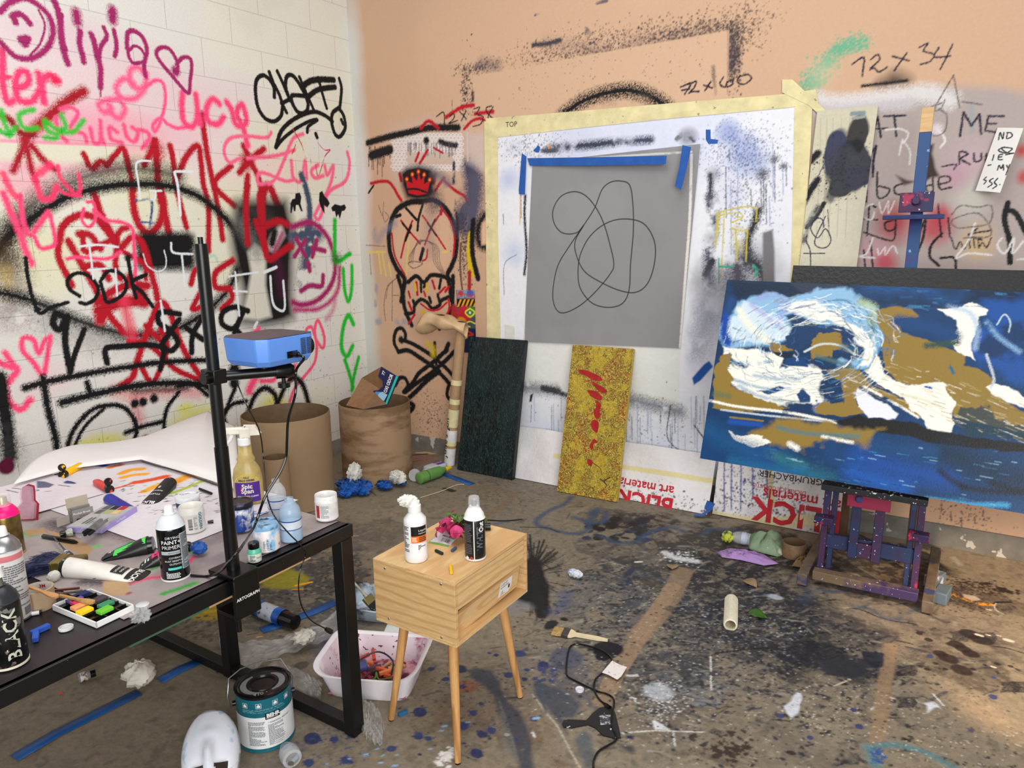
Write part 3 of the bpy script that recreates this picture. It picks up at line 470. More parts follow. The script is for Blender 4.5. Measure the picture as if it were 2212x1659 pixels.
B.line([(1200, 520), (1205, 700)], 26, (150, 160, 166), soft=.6, a=.7)
for l, w_ in [([(545, 735), (575, 670), (592, 612), (600, 670), (612, 742)], 12), ([(556, 690), (652, 685)], 10), ([(632, 606), (770, 601)], 12), ([(700, 606), (712, 738)], 12), ([(510, 608), (542, 602)], 12), ([(505, 742), (536, 738)], 12), ([(1127, 735), (1138, 660), (1150, 582), (1202, 668), (1254, 592), (1265, 722)], 13), ([(1312, 608), (1292, 700), (1370, 712)], 12), ([(1310, 606), (1412, 606)], 12), ([(1302, 658), (1362, 654)], 11), ([(1125, 918), (1125, 840), (1178, 852), (1130, 884), (1192, 918)], 11), ([(1218, 852), (1222, 900), (1262, 892), (1266, 850)], 11), ([(1300, 852), (1296, 915)], 11), ([(1012, 934), (1102, 920), (1088, 952)], 9), ([(580, 800), (562, 900), (560, 1000)], 14), ([(580, 805), (505, 900)], 12)]: B.line(l, w_, (34, 24, 52), soft=.2, sm=1 if w_ > 11 else 3)
for l, w_ in [([(520, 1035), (490, 1065), (520, 1090), (516, 1165)], 9), ([(588, 970), (590, 1130), (645, 1125), (665, 1080), (600, 1062)], 10), ([(752, 1045), (702, 1068), (710, 1112), (782, 1118)], 10), ([(950, 965), (952, 1112)], 9), ([(950, 1055), (908, 1062), (918, 1105), (950, 1095)], 9), ([(985, 1052), (1062, 1030), (1050, 998), (992, 1010), (998, 1080), (1070, 1070)], 10), ([(580, 1200), (540, 1190), (530, 1280), (520, 1385)], 10), ([(495, 1275), (588, 1282)], 9), ([(690, 1285), (640, 1302), (648, 1350), (700, 1340), (708, 1272), (700, 1400), (650, 1412), (500, 1362)], 10), ([(832, 1300), (858, 1362), (902, 1282), (880, 1420), (812, 1570)], 14), ([(985, 1180), (1005, 1392)], 10), ([(1050, 1270), (1062, 1392)], 10), ([(1010, 1370), (945, 1440), (930, 1520), (990, 1580)], 15), ([(1070, 1400), (1098, 1472), (1128, 1425), (1152, 1472), (1190, 1410)], 8), ([(1190, 1420), (1192, 1462)], 8), ([(1215, 1400), (1222, 1462)], 8), ([(1245, 1395), (1250, 1462), (1272, 1430), (1300, 1462), (1330, 1400)], 8), ([(1330, 1350), (1185, 1378), (1270, 1412)], 10), ([(1185, 1378), (1238, 1340)], 10), ([(500, 1480), (510, 1600)], 10), ([(545, 1420), (560, 1600)], 10), ([(1000, 1530), (1090, 1530), (1100, 1600)], 14)]: B.line(l, w_, (26, 20, 26), soft=.2)
B.lines([[(1440, 1170), (1418, 1280), (1450, 1420), (1452, 1560)], [(1425, 1215), (1490, 1240), (1560, 1370)]], 30, (18, 16, 18), soft=.2)
for l, w_ in [([(640, 695), (740, 690), (790, 720), (760, 780), (752, 760), (730, 858)], 9), ([(752, 760), (800, 830), (800, 920)], 8), ([(560, 1180), (510, 1200), (500, 1260), (550, 1280), (570, 1230)], 9), ([(600, 1170), (620, 1240), (660, 1160), (660, 1240), (700, 1160)], 7), ([(560, 1400), (520, 1500), (470, 1520), (570, 1530)], 9), ([(590, 1470), (600, 1510), (640, 1460), (640, 1510), (690, 1450), (720, 1500)], 8), ([(1225, 1305), (1180, 1420), (1100, 1530), (1180, 1500), (1330, 1510)], 11), ([(1400, 1400), (1370, 1450), (1420, 1500), (1480, 1400), (1470, 1500), (1540, 1420)], 11), ([(980, 690), (1030, 760), (1000, 810)], 12), ([(1600, 1530), (1500, 1540)], 9)]: B.line(l, w_, (228, 224, 222), soft=.3, a=.9)
B.line([(975, 690)], 60, (220, 210, 212), soft=.5, a=.8)
B.fill([(905, 785), (965, 782), (950, 850), (968, 940), (1000, 1000), (940, 1010), (870, 1060), (900, 900)], (62, 46, 44), soft=1.5, rough=2); B.fill([(708, 988), (790, 1020), (860, 1030), (760, 1060)], (80, 62, 58), soft=1.5, rough=2)
for l in [[(1085, 340), (1020, 450), (960, 560), (1000, 560), (1030, 500)], [(1085, 340), (1125, 550)], [(1010, 520), (930, 560), (930, 700), (970, 735), (1030, 700), (1040, 600), (990, 560)], [(1140, 512), (1270, 530)], [(1070, 1250), (1130, 1190), (1240, 1200), (1330, 1190), (1320, 1300), (1180, 1330), (1100, 1330), (1080, 1280), (1250, 1240), (1330, 1380), (1150, 1400)]]: B.line(l, 3, (110, 98, 96), soft=.5)
# crowned skull and crossed bones, left of the paper
B.at(750, 200, 3.687)
B.fill([(340, 340), (560, 300), (900, 330), (925, 480), (925, 640), (640, 610), (400, 650)], (206, 190, 182), a=.75, soft=22, rough=5)
g_ = (96, 92, 100)
for j in range(12):
    y = 335+j*25
    for i in range(20):
        x = 360+i*30+(j % 2)*15
        if x < 920 and (y < 470 or (x > 420 and y > 560) or x > 840 or x < 470): B.lines([[(x-12, y), (x-6, y-9), (x+6, y-9), (x+12, y)], [(x-12, y+4), (x-6, y+12), (x+6, y+12), (x+12, y+4)]], 3.2, (232, 228, 226), sm=1, spk=.1)
B.line([(165, 400), (340, 350), (500, 315), (620, 285), (700, 278), (880, 278)], 42, (22, 20, 22), soft=.35); B.line([(195, 500), (340, 455)], 56, (22, 20, 22), soft=.25); B.line([(740, 390), (800, 412), (865, 420)], 34, (30, 28, 32), soft=.4); B.line([(630, 382)], 44, (20, 18, 20), soft=.3)
for i in range(26):
    x = 165+random.random()*180; y = 430 if i % 2 else 500; B.line([(x, y), (x, y+20+random.random()*(60 if y < 480 else 160))], 4, (30, 28, 30))
for i in range(34):
    x = 480+random.random()*400; B.line([(x, 400), (x, 430+random.random()*90)], 4, (80, 76, 86), a=.8)
for l, w_ in [([(588, 282), (625, 240), (660, 230), (725, 282)], 22), ([(790, 195), (840, 160), (920, 115), (1005, 100)], 25), ([(1020, 168), (1160, 152)], 26), ([(932, 290), (1000, 222), (1070, 208), (1108, 242)], 20), ([(190, 725), (260, 708), (330, 712), (372, 760), (402, 815), (432, 862)], 20), ([(700, 782), (740, 720), (770, 680)], 20), ([(770, 700), (860, 780), (930, 822), (958, 872)], 20), ([(418, 650), (430, 700)], 22), ([(700, 650), (690, 720)], 22), ([(570, 480), (545, 545)], 18), ([(640, 460), (580, 560)], 18), ([(690, 440), (760, 480)], 14)]: B.line(l, w_, RED, soft=.45)
B.line([(170, 800), (210, 740)], 12, (20, 18, 20), soft=.3)
B.fill([(425, 640), (470, 595), (570, 575), (670, 600), (712, 660), (690, 750), (700, 800), (660, 850), (560, 865), (470, 840), (435, 740)], (24, 20, 22), soft=5)
B.fill([(490, 802), (478, 760), (466, 695), (520, 725), (514, 655), (556, 705), (568, 632), (588, 702), (614, 655), (612, 728), (662, 700), (645, 770), (640, 806), (560, 818)], (196, 22, 32), soft=.8)
for p in [(475, 690), (518, 652), (567, 630), (612, 655), (657, 695)]: B.line([p], 30, (190, 24, 30), soft=.2); B.line([p], 15, (226, 170, 50), soft=.3)
B.line([(485, 768), (560, 770), (640, 800)], 12, (20, 16, 18))
B.fill([(420, 920), (590, 880), (760, 920), (850, 1100), (840, 1300), (790, 1430), (480, 1470), (380, 1320), (345, 1120)], (224, 182, 150), a=.6, soft=10)
B.line([(590, 868), (500, 875), (405, 925), (352, 1020), (332, 1150), (345, 1280), (395, 1400), (455, 1480), (448, 1560), (432, 1660)], 34, BLK, soft=.3); B.line([(590, 868), (690, 858), (780, 920), (842, 1030), (872, 1150), (862, 1290), (830, 1385), (800, 1450), (818, 1550), (832, 1660)], 34, BLK, soft=.3)
B.line([(355, 1120), (380, 1300), (460, 1450)], 12, RED, soft=.4); B.line([(740, 905), (820, 1020), (855, 1150), (845, 1300)], 14, RED, soft=.4)
for l, w_, c in [([(428, 1020), (500, 1110), (580, 1202)], 13, RED), ([(520, 1020), (470, 1140), (428, 1315)], 13, RED), ([(600, 980), (680, 1090), (782, 1245)], 13, RED), ([(730, 980), (670, 1080), (618, 1212)], 13, RED), ([(440, 1040), (500, 1115)], 14, BLK), ([(510, 1060), (462, 1180)], 16, BLK), ([(640, 1040), (710, 1140)], 12, BLK), ([(700, 1010), (650, 1110)], 12, BLK), ([(468, 920), (552, 1012)], 18, BLK), ([(602, 890), (570, 1000), (560, 1095)], 18, BLK), ([(390, 988), (422, 976)], 22, BLK), ([(605, 1245), (582, 1330)], 24, BLK), ([(640, 1250), (630, 1320), (600, 1340)], 12, RED), ([(750, 940), (745, 965)], 24, RED)]: B.line(l, w_, c, soft=.25)
for k_ in range(4): B.line([(480+k_*14, 1360), (500+k_*10, 1290), (560, 1210-k_*8), (630, 1180), (680+k_*14, 1230), (690+k_*16, 1350), (760+k_*8, 1450)], 3, (90, 78, 74), a=.8)
B.line([(480, 1360), (530, 1400), (600, 1360), (520, 1345), (480, 1360)], 3, (80, 70, 66)); B.lines([[(250, 900), (280, 980), (290, 870)], [(280, 960), (300, 1030), (330, 990), (300, 950)], [(150, 1215), (300, 1225)], [(180, 1290), (190, 1450)], [(310, 1640), (330, 1540), (400, 1470)]], 3, (120, 104, 96))
B.line([(700, 890), (660, 950), (650, 1100), (660, 1250)], 90, (120, 108, 116), soft=1, a=.4, grain=.3); B.line([(690, 830), (700, 880)], 90, (50, 40, 60), soft=1, a=.7)
B.lines([[(160, 1270), (300, 1270)], [(250, 1280), (270, 1440)], [(280, 1290), (310, 1460)], [(330, 1350), (350, 1460)], [(490, 1180), (470, 1450)], [(760, 1270), (800, 1265)]], 12, (226, 200, 90), soft=.6, a=.8)
B.line([(205, 1060), (240, 1180), (290, 1110), (380, 1040)], 40, (130, 134, 160), soft=.8, a=.5, grain=.5)
B.line([(980, 600), (1000, 700), (990, 850), (930, 950), (900, 1050)], 120, (70, 70, 92), soft=.5, grain=.3); B.line([(1020, 700), (1010, 900), (980, 1100)], 110, (84, 84, 104), soft=.6, grain=.25); B.line([(700, 640), (780, 700), (900, 800), (930, 900)], 60, (110, 106, 120), soft=.8, a=.7, grain=.5)
B.line([(850, 560), (850, 760), (870, 950), (880, 1100)], 20, (50, 46, 54), soft=.5, grain=.5); B.line([(955, 320), (960, 540)], 12, (196, 196, 196)); B.line([(835, 60), (838, 260)], 8, (90, 80, 76), soft=.6, grain=.5); B.line([(1000, 0), (1000, 60)], 20, (60, 50, 48), soft=.8, grain=.4)
B.fill([(965, 325), (1090, 315), (1110, 640), (970, 560)], (206, 190, 182), a=.8, soft=6)
B.drops(600, 940, 1250, 70, 300, (60, 52, 52), .001, .005, seed=41); B.line([(985, 1130), (975, 1280), (990, 1450)], 42, (214, 186, 20), soft=.3, grain=.25); B.line([(1005, 1020), (995, 1150), (1000, 1300), (1042, 1480)], 36, (18, 16, 18), soft=.25); B.line([(975, 1430), (972, 1570)], 26, (170, 30, 40)); B.line([(905, 1200), (900, 1400), (920, 1600)], 14, (110, 80, 70))
B.line([(1090, 980), (1060, 1030), (1040, 1100), (1050, 1200), (1100, 1230), (1130, 1220)], 50, (26, 24, 28), soft=.7, grain=.15); B.fill([(1075, 1040), (1125, 1000), (1150, 1200), (1070, 1215)], (224, 182, 150), soft=2)
for l, w_ in [([(712, 190), (770, 160), (772, 300)], 8), ([(815, 192), (848, 168), (850, 205), (808, 248), (830, 240), (878, 222)], 8), ([(895, 150), (948, 208)], 8), ([(945, 150), (908, 226)], 8), ([(1010, 130), (1055, 118), (1032, 170), (1082, 192), (1062, 250), (1002, 270)], 8), ([(1150, 108), (1108, 122), (1122, 170), (1165, 212), (1120, 200), (1162, 112)], 8)]: B.line(l, w_, (24, 22, 34), soft=.2)
B.at(750, 600, 3.017)
B.line([(330, -10), (362, 100), (375, 200), (420, 310)], 24, BLK, soft=.3); B.line([(690, -10), (688, 100), (682, 200), (640, 280), (600, 330)], 24, BLK, soft=.3); B.line([(395, 30), (450, -10), (500, 30), (545, -15), (620, -10), (690, 20)], 22, BLK, soft=.3)
for l, w_, c in [([(450, 30), (458, 110)], 15, RED), ([(480, 20), (482, 90)], 16, BLK), ([(520, 15), (500, 60)], 16, BLK), ([(555, 20), (570, 70)], 14, RED), ([(610, 10), (600, 70)], 16, BLK), ([(640, 60), (600, 100)], 12, RED), ([(440, 40), (448, 80)], 14, (222, 176, 40)), ([(520, 40), (522, 90)], 14, (222, 176, 40)), ([(380, 235), (432, 225), (440, 180), (480, 142), (520, 160), (555, 200), (600, 180), (612, 150), (662, 125)], 20, BLK), ([(430, 150), (440, 180)], 18, BLK), ([(535, 130), (545, 160)], 18, BLK), ([(590, 110), (600, 150)], 18, BLK), ([(400, 160), (420, 210)], 14, RED), ([(440, 240), (400, 300)], 12, RED), ([(480, 170), (540, 210), (600, 205), (650, 160)], 10, RED), ([(660, 140), (665, 200), (640, 260)], 12, RED), ([(495, 220), (500, 262)], 20, (222, 176, 30)), ([(400, 90), (410, 130)], 12, RED), ([(500, 90), (510, 120)], 12, RED), ([(660, 60), (640, 90)], 14, RED), ([(700, 200), (700, 270)], 40, (170, 40, 44))]: B.line(l, w_, c, soft=.35)
for l, w_ in [([(378, 410), (378, 360), (350, 328), (316, 350), (306, 420), (335, 485)], 20), ([(335, 482), (400, 475), (480, 525), (560, 580), (640, 660), (665, 690)], 24), ([(370, 408), (440, 438), (540, 500), (640, 585), (690, 640)], 22), ([(352, 405)], 36), ([(570, 425), (572, 490), (580, 565)], 18), ([(700, 480), (620, 560), (540, 625), (450, 690), (380, 745)], 22), ([(650, 470), (560, 550), (470, 620), (430, 680), (368, 745)], 22), ([(370, 745), (396, 700), (376, 655), (340, 655), (315, 700)], 20), ([(600, 610), (520, 670), (450, 740), (392, 800), (432, 832), (410, 870)], 24), ([(665, 690), (650, 760), (675, 805)], 20), ([(398, 850)], 40), ([(660, 430), (640, 480)], 24)]: B.line(l, w_, BLK, soft=.3)
B.line([(525, 430), (560, 460), (560, 500)], 30, (222, 190, 30), soft=.7, a=.8)
B.line([(200, 290), (300, 285), (370, 290)], 34, (150, 150, 168), soft=.4, grain=.5, a=.8); B.line([(190, 50), (185, 180)], 18, (150, 150, 168), soft=.4, grain=.5, a=.8)
B.lines([[(250, 280), (240, 180), (260, 60), (300, 20)], [(295, 20), (292, 280)], [(300, 115), (335, 115)]], 3, (110, 94, 86))
B.drops(220, 560, 900, 140, 160, (90, 40, 30), .0015, .004, seed=51); B.drops(120, 520, 800, 200, 300, (70, 60, 56), .001, .003, seed=52, gauss=False)
B.at(1500, 980, 3.107)
for x, y, l in [(1720, 390, 60), (1790, 430, 60), (1880, 430, 40), (1920, 560, 60), (1940, 380, 40), (1210, 470, 40), (1290, 470, 50), (1660, 330, 70)]: B.line([(x, y), (x+random.randint(-8, 8), y+l)], 4, (60, 46, 40), soft=.5, a=.8)
B.drops(160, 1800, 420, 300, 150, (60, 44, 36), .001, .003, seed=53)
wb = B.obj('wall_back', paint_mat('painted_board', .6, .15, 60, fine=.05), extra_u=(-.2, 4.6, 6.5), extra_v=(3.3,)); wb['kind'] = 'structure'
# ------------------------------------------------------------------ floor covered in brown kraft paper, splashed with paint
FB, FK, FG, FW_ = (50, 56, 76), (33, 33, 35), (112, 108, 104), (222, 224, 226)
class FloorSurface(Surface):
    def blob(s, c, r, col, sc_=1.0, **k): return Surface.blob(s, c, r, col, sc_=max(sc_, 4.0), **k)
F = FloorSurface((0, -3.3, 0), (1, 0, 0), (0, 1, 0), 4.3, 3.3, .0042, (136, 124, 106))
F.veil((152, 138, 116), .55, thr=.5, sc_=.6); F.veil((112, 102, 88), .5, thr=.55, nz=2, sc_=.7); F.veil((108, 104, 98), .35, thr=.6, nz=1, sc_=.8)
F.at(0, 0, 1)
F.fill([(840, 985), (1240, 1070), (1500, 1120), (1760, 1180), (1500, 1420), (1200, 1300), (1000, 1120), (830, 1090)], (124, 116, 102), a=.6, soft=30, rough=14)
for x, y, r, ry, c, a, t in [   # broad stains
        (1560, 1190, 230, 75, FK, .85, .42), (1480, 1260, 240, 90, FK, .7, .52), (1640, 1280, 220, 90, FK, .75, .45), (1560, 1350, 250, 90, (60, 62, 70), .65, .52), (1700, 1340, 200, 100, (44, 46, 54), .7, .5), (1360, 1200, 130, 60, (60, 60, 64), .5, .5),
        (1760, 1430, 130, 70, (44, 44, 50), .7, .47), (1820, 1380, 150, 60, (60, 60, 66), .5, .5), (1880, 1210, 130, 60, (36, 34, 38), .8, .45), (1850, 1260, 100, 40, (46, 44, 52), .7, .5),
        (1460, 1440, 150, 70, (64, 66, 74), .55, .55), (1420, 1500, 100, 60, (52, 56, 64), .65, .48), (1560, 1560, 240, 80, (96, 86, 76), .4, .5), (2080, 1420, 140, 60, (50, 44, 44), .55, .6), (1330, 1300, 140, 80, (90, 94, 104), .5, .55),
        (700, 1240, 160, 60, (58, 58, 62), .8, .42), (640, 1300, 110, 60, (72, 70, 68), .7, .5), (780, 1160, 90, 45, (84, 80, 76), .5, .5), (760, 1330, 90, 50, (70, 74, 88), .6, .5), (700, 1380, 60, 40, (70, 78, 96), .6, .5),
        (1240, 1480, 80, 60, (66, 72, 92), .6, .5), (1060, 1560, 120, 60, (120, 96, 76), .4, .5), (1220, 1410, 140, 70, (110, 108, 104), .35, .55), (1380, 1130, 70, 25, (34, 30, 34), .8, .5), (1300, 1120, 60, 20, (60, 56, 60), .6, .5),
        (2030, 1280, 170, 30, (70, 54, 54), .6, .55), (1950, 1330, 200, 60, (120, 106, 96), .4, .5), (1500, 1480, 90, 50, (150, 154, 160), .5, .6), (1400, 1390, 260, 60, (90, 90, 92), .3, .5), (1700, 1120, 120, 30, (60, 58, 60), .6, .5)]:
    F.blob((x, y), r, c, a=a, ry=ry, thr=t, sharp=9, k=.9, sc_=5.0)
F.veil((134, 122, 104), .5, thr=.62, nz=1, sc_=2.2, sharp=7); F.veil((150, 138, 118), .4, thr=.68, nz=4, sc_=1.6, sharp=7); F.veil((60, 58, 58), .30, thr=.68, nz=1, sc_=3.1, sharp=6)
for i in range(26):                                   # brushed streaks, all dragged roughly the same way
    x, y = random.uniform(1380, 1900), random.uniform(1200, 1480); F.line([(x, y), (x+random.uniform(30, 90), y+random.uniform(-14, 26))], random.uniform(6, 22), random.choice([FK, (52, 56, 70), (150, 146, 136), (96, 96, 98)]), soft=.8, a=.55, grain=.55)
for i in range(60):
    x, y = random.uniform(1150, 2100), random.uniform(1170, 1640); F.line([(x, y), (x+random.uniform(-40, 60), y+random.uniform(-16, 20))], random.uniform(2, 9), random.choice([FK, FG, (184, 178, 166), FB]), soft=.6, a=.5, grain=.6)
for i in range(1500):                                 # scuffs and drag marks, densest in the middle
    x, y = 1560+random.gauss(0, 270), 1370+random.gauss(0, 120); l = random.uniform(8, 46); a = random.gauss(-.15, .5); F.line([(x, y), (x+l*math.cos(a), y+l*math.sin(a)*.6)], random.uniform(1.5, 6), random.choice([(30, 31, 38), (44, 48, 60), (60, 60, 64), (120, 114, 104), (158, 150, 134), (40, 46, 70)]), soft=.6, a=random.uniform(.3, .8), grain=.5, sm=1)
F.drops(3800, 1550, 1380, 420, 190, (34, 34, 40), .0012, .008, a=.8, seed=300); F.drops(650, 1560, 1330, 330, 130, (166, 168, 172), .001, .004, a=.75, seed=301); F.drops(2600, 1350, 1300, 700, 330, (70, 64, 58), .001, .004, a=.6, seed=302, gauss=False); F.drops(500, 700, 1260, 120, 70, (40, 40, 44), .001, .009, a=.8, seed=303)
# black star splat beside the bedside table
F.at(1000, 950, 3.16)
F.fill([(430, 780), (500, 770), (560, 820), (580, 900), (590, 1000), (560, 1060), (570, 1180), (530, 1200), (490, 1130), (380, 1080), (360, 900)], (24, 23, 26), soft=2, rough=7); 
for i in range(46):
    a = random.uniform(-2.2, 1.7); r0, r1 = 80, random.uniform(150, 260); cx, cy = 480, 930; F.line([(cx+r0*math.cos(a), cy+r0*math.sin(a)*1.5), (cx+r1*math.cos(a), cy+r1*math.sin(a)*1.1)], random.uniform(3, 9), (28, 27, 30), a=.85, grain=.3)
F.line([(500, 1080), (540, 1200)], 50, (30, 29, 33), grain=.3)
for i in range(40):
    x, y = random.uniform(820, 1250), random.uniform(540, 690); F.blob((x, y), random.uniform(12, 50), random.choice([(28, 24, 28), (30, 28, 36), (48, 56, 84)]), ry=random.uniform(8, 22), thr=.3, a=.9)
for l in [[(740, 390), (690, 440), (580, 490), (500, 560), (560, 600), (700, 635), (800, 640), (860, 600), (850, 560), (760, 530)], [(860, 560), (930, 470)], [(900, 570), (960, 560), (980, 490)], [(1650, 640), (1700, 610), (1850, 620), (1950, 660)], [(950, 660), (1050, 700), (1180, 700), (1260, 640), (1400, 600), (1500, 620)], [(870, 510), (900, 480)]]: F.line(l, 26, (58, 78, 108), soft=.7, a=.8)
F.line([(1380, 770), (1430, 800), (1500, 815), (1590, 830)], 36, (206, 208, 208), soft=.5, grain=.3); F.drops(120, 1480, 800, 130, 60, FW_, .001, .006, seed=61); F.line([(1180, 835), (1215, 832)], 14, (210, 210, 206))
F.blob((1130, 910), 30, FB, ry=50, thr=.3); F.drops(40, 1150, 960, 90, 130, (44, 50, 72), .003, .012, seed=62); F.drops(140, 900, 900, 260, 190, (52, 54, 66), .001, .008, seed=63); F.drops(700, 800, 800, 420, 330, (60, 54, 50), .0008, .003, a=.7, seed=64); F.line([(1100, 1010), (1130, 960), (1160, 880)], 14, (46, 54, 84), grain=.3)
F.line([(620, 1180), (680, 1130), (700, 1060)], 60, (62, 76, 120), soft=.9, a=.5, grain=.4); F.blob((600, 1260), 36, (40, 38, 42), thr=.3); F.blob((690, 1225), 30, (30, 28, 30), ry=12, thr=.3)
F.line([(1200, 1340), (1320, 1200), (1430, 1050), (1500, 900)], 95, (152, 128, 102), soft=.12, a=.7, sm=1)       # strips of brown tape
# right-hand part
F.at(1150, 1250, 3.687)
F.line([(560, 980), (640, 800), (790, 560), (960, 300), (1120, 60)], 100, (158, 132, 104), soft=.06, a=.75, sm=1)
F.blob((600, 560), 95, (24, 24, 34), ry=60, thr=.36, sharp=9, ang=-.7); F.blob((560, 620), 50, (24, 24, 34), ry=30, thr=.3); F.drops(120, 590, 570, 130, 100, (26, 26, 32), .001, .007, seed=65)
F.blob((250, 640), 130, (70, 78, 100), ry=80, a=.75, thr=.42); F.drops(40, 120, 740, 130, 120, (60, 70, 110), .003, .011, seed=66)
F.fill([(0, 800), (120, 830), (260, 900), (385, 1010), (330, 1110), (240, 1110), (280, 1240), (100, 1010), (0, 930)], (72, 78, 88), soft=2, rough=3, a=.92); F.fill([(330, 1290), (400, 1200), (470, 1230), (520, 1400), (470, 1560), (400, 1500)], (88, 94, 100), soft=2, rough=3, a=.85)
F.line([(0, 920), (120, 1080), (200, 1180), (330, 1420), (400, 1540)], 5, (196, 188, 172), a=.8); F.fill([(520, 1240), (700, 1280), (840, 1310), (870, 1380), (820, 1420), (880, 1508), (770, 1508), (760, 1420), (640, 1340)], (58, 62, 70), soft=2, rough=5, a=.9)
F.fill([(745, 1250), (812, 1250), (800, 1280), (752, 1272)], (34, 36, 82), soft=1)
F.line([(20, 1260), (120, 1400), (240, 1500)], 90, (120, 96, 72), soft=.8, a=.6, grain=.4); F.line([(60, 1300), (180, 1440), (330, 1490)], 24, (70, 64, 60), soft=.8, a=.6, grain=.45)
F.fill([(940, 1120), (975, 1110), (1060, 1160), (1120, 1210), (1060, 1220), (970, 1215), (945, 1180)], (214, 218, 222), rough=4); F.line([(720, 1230), (950, 1212), (1120, 1215), (1370, 1222)], 6, (210, 208, 200), grain=.2); F.line([(1120, 1215), (1135, 1330)], 6, (210, 208, 200), grain=.3)
F.fill([(2090, 920), (2130, 900), (2170, 930), (2140, 1010), (2110, 1080), (2060, 1100), (2030, 1060), (2000, 1015), (2060, 980)], (216, 220, 224), rough=6); F.line([(1420, 610), (1424, 885)], 8, (216, 212, 204)); F.line([(1420, 612), (1500, 590), (1700, 565), (1910, 548)], 7, (26, 24, 26)); F.line([(1180, 640), (1300, 620), (1420, 610)], 5, (70, 60, 52))
F.line([(760, 770), (830, 770)], 24, (206, 206, 202), grain=.4); F.blob((1010, 900), 150, (190, 196, 204), ry=80, a=.7, thr=.55, sc_=2); F.drops(200, 1000, 980, 250, 200, (226, 226, 226), .0008, .003, seed=67)
for x, y in [(1750, 820), (1700, 880), (1850, 900), (1080, 490), (1080, 240), (1780, 1150), (200, 700), (1440, 1220)]:
    for i in range(9): F.line([(x+i*13-40, y-26+abs(i-4)*6), (x+i*13-20, y+26-abs(i-4)*5)], 4, (54, 54, 60), a=.7, grain=.3)
F.drops(60, 1250, 720, 180, 90, (66, 66, 70), .004, .014, seed=68); F.drops(160, 1500, 1200, 700, 330, (52, 52, 66), .001, .008, seed=69, gauss=False); F.drops(500, 1200, 700, 1100, 800, (214, 212, 206), .0007, .003, seed=70, gauss=False); F.drops(500, 700, 500, 700, 700, (46, 46, 56), .0008, .005, seed=71, gauss=False)
F.line([(1180, 1400), (1300, 1370), (1400, 1420), (1600, 1480)], 60, (80, 66, 56), soft=.8, a=.5, grain=.4); F.drops(90, 1560, 1350, 200, 130, (60, 46, 40), .002, .012, seed=72)
F.blob((1950, 150), 110, (196, 206, 220), ry=30, a=.7, thr=.55, sc_=2)
F.at(1650, 1250, 3.936)
for l in [[(1020, 545), (1140, 560), (1110, 800), (1090, 900), (1080, 1000), (1060, 1200), (1040, 1390), (890, 1390), (920, 1200), (930, 1100), (960, 900), (985, 800), (1010, 650)]]: F.fill(l, (160, 132, 102), a=.8, soft=1.4)
F.fill([(850, 630), (1000, 640), (1000, 745), (940, 760), (870, 700)], (38, 42, 56), soft=1, rough=3, a=.9)
F.blob((400, 640), 280, (36, 36, 44), ry=130, thr=.42, a=.85); F.blob((640, 760), 200, (50, 52, 60), ry=70, thr=.5, ang=.5); F.line([(460, 700), (640, 940)], 30, (60, 60, 64), soft=.7, a=.7, grain=.4); F.line([(560, 740), (820, 870)], 50, (48, 48, 54), soft=.6, a=.7, grain=.35)
F.fill([(1268, 1020), (1300, 1012), (1340, 1045), (1440, 1030), (1500, 1070), (1552, 1140), (1480, 1110), (1420, 1160), (1350, 1158), (1360, 1080), (1275, 1055)], (222, 226, 230), rough=3); F.line([(1440, 980), (1530, 1080)], 6, FW_, grain=.4)
F.fill([(170, 1085), (210, 1070), (230, 990), (260, 950), (340, 960), (350, 1010), (300, 1100), (240, 1175), (205, 1150)], (212, 216, 222), rough=5)
F.line([(600, 912), (735, 856)], 5, (206, 194, 170)); F.fill([(905, 1108), (938, 1092), (935, 1102), (912, 1118)], FW_)
F.line([(890, 1440), (920, 1540), (960, 1600)], 70, (92, 134, 138), soft=.8, a=.8); F.line([(900, 1450), (1000, 1420), (1160, 1420), (1320, 1460), (1460, 1520), (1640, 1620)], 52, (88, 136, 142), soft=.8, a=.85); F.drops(30, 950, 1520, 60, 80, (50, 90, 150), .002, .01, seed=73)
for x, y, r in [(1700, 600, 60), (1760, 640, 70), (1560, 680, 90), (1680, 775, 90), (1880, 735, 24), (1980, 725, 26), (1540, 768, 26), (1390, 770, 26), (1780, 770, 28), (1460, 720, 30), (1400, 520, 30), (1320, 465, 26), (1220, 1375, 26), (230, 1480, 34), (1900, 1520, 30), (1500, 640, 60), (1640, 560, 60), (1850, 520, 80), (1750, 470, 70), (2100, 745, 22)]: F.blob((x, y), r, (44, 34, 34), ry=r*.45, thr=.3, ang=.3, a=.9)
for x, y in [(1200, 780), (1880, 500), (1650, 490), (2080, 920), (2180, 920), (1200, 1050), (720, 1530)]:
    for i in range(12): F.line([(x-70+i*13, y-40), (x-40+i*13, y), (x-64+i*13, y+44)], 4, (46, 44, 50), a=.75, grain=.25, sm=1)
for x, y in [(810, 1258), (1755, 1290), (1955, 840), (1950, 1005), (760, 1115), (390, 1350), (140, 1165), (1415, 660)]: F.blob((x, y), 30, (66, 72, 112), ry=18, thr=.25)
for x, y, r in [(1830, 480, 20), (2080, 525, 26), (1950, 750, 14), (1910, 480, 12), (2000, 485, 10), (1920, 265, 16), (1095, 1015, 14)]: F.line([(x-r, y-r*.3), (x+r, y+r*.3)], r, (226, 214, 196))
F.line([(1940, 575), (2060, 590), (2230, 640)], 10, (34, 30, 32)); F.line([(690, 245), (830, 265), (960, 320), (1100, 360), (1250, 380), (1300, 395)], 10, (40, 34, 32)); F.line([(680, 250), (780, 240)], 16, (170, 150, 124))
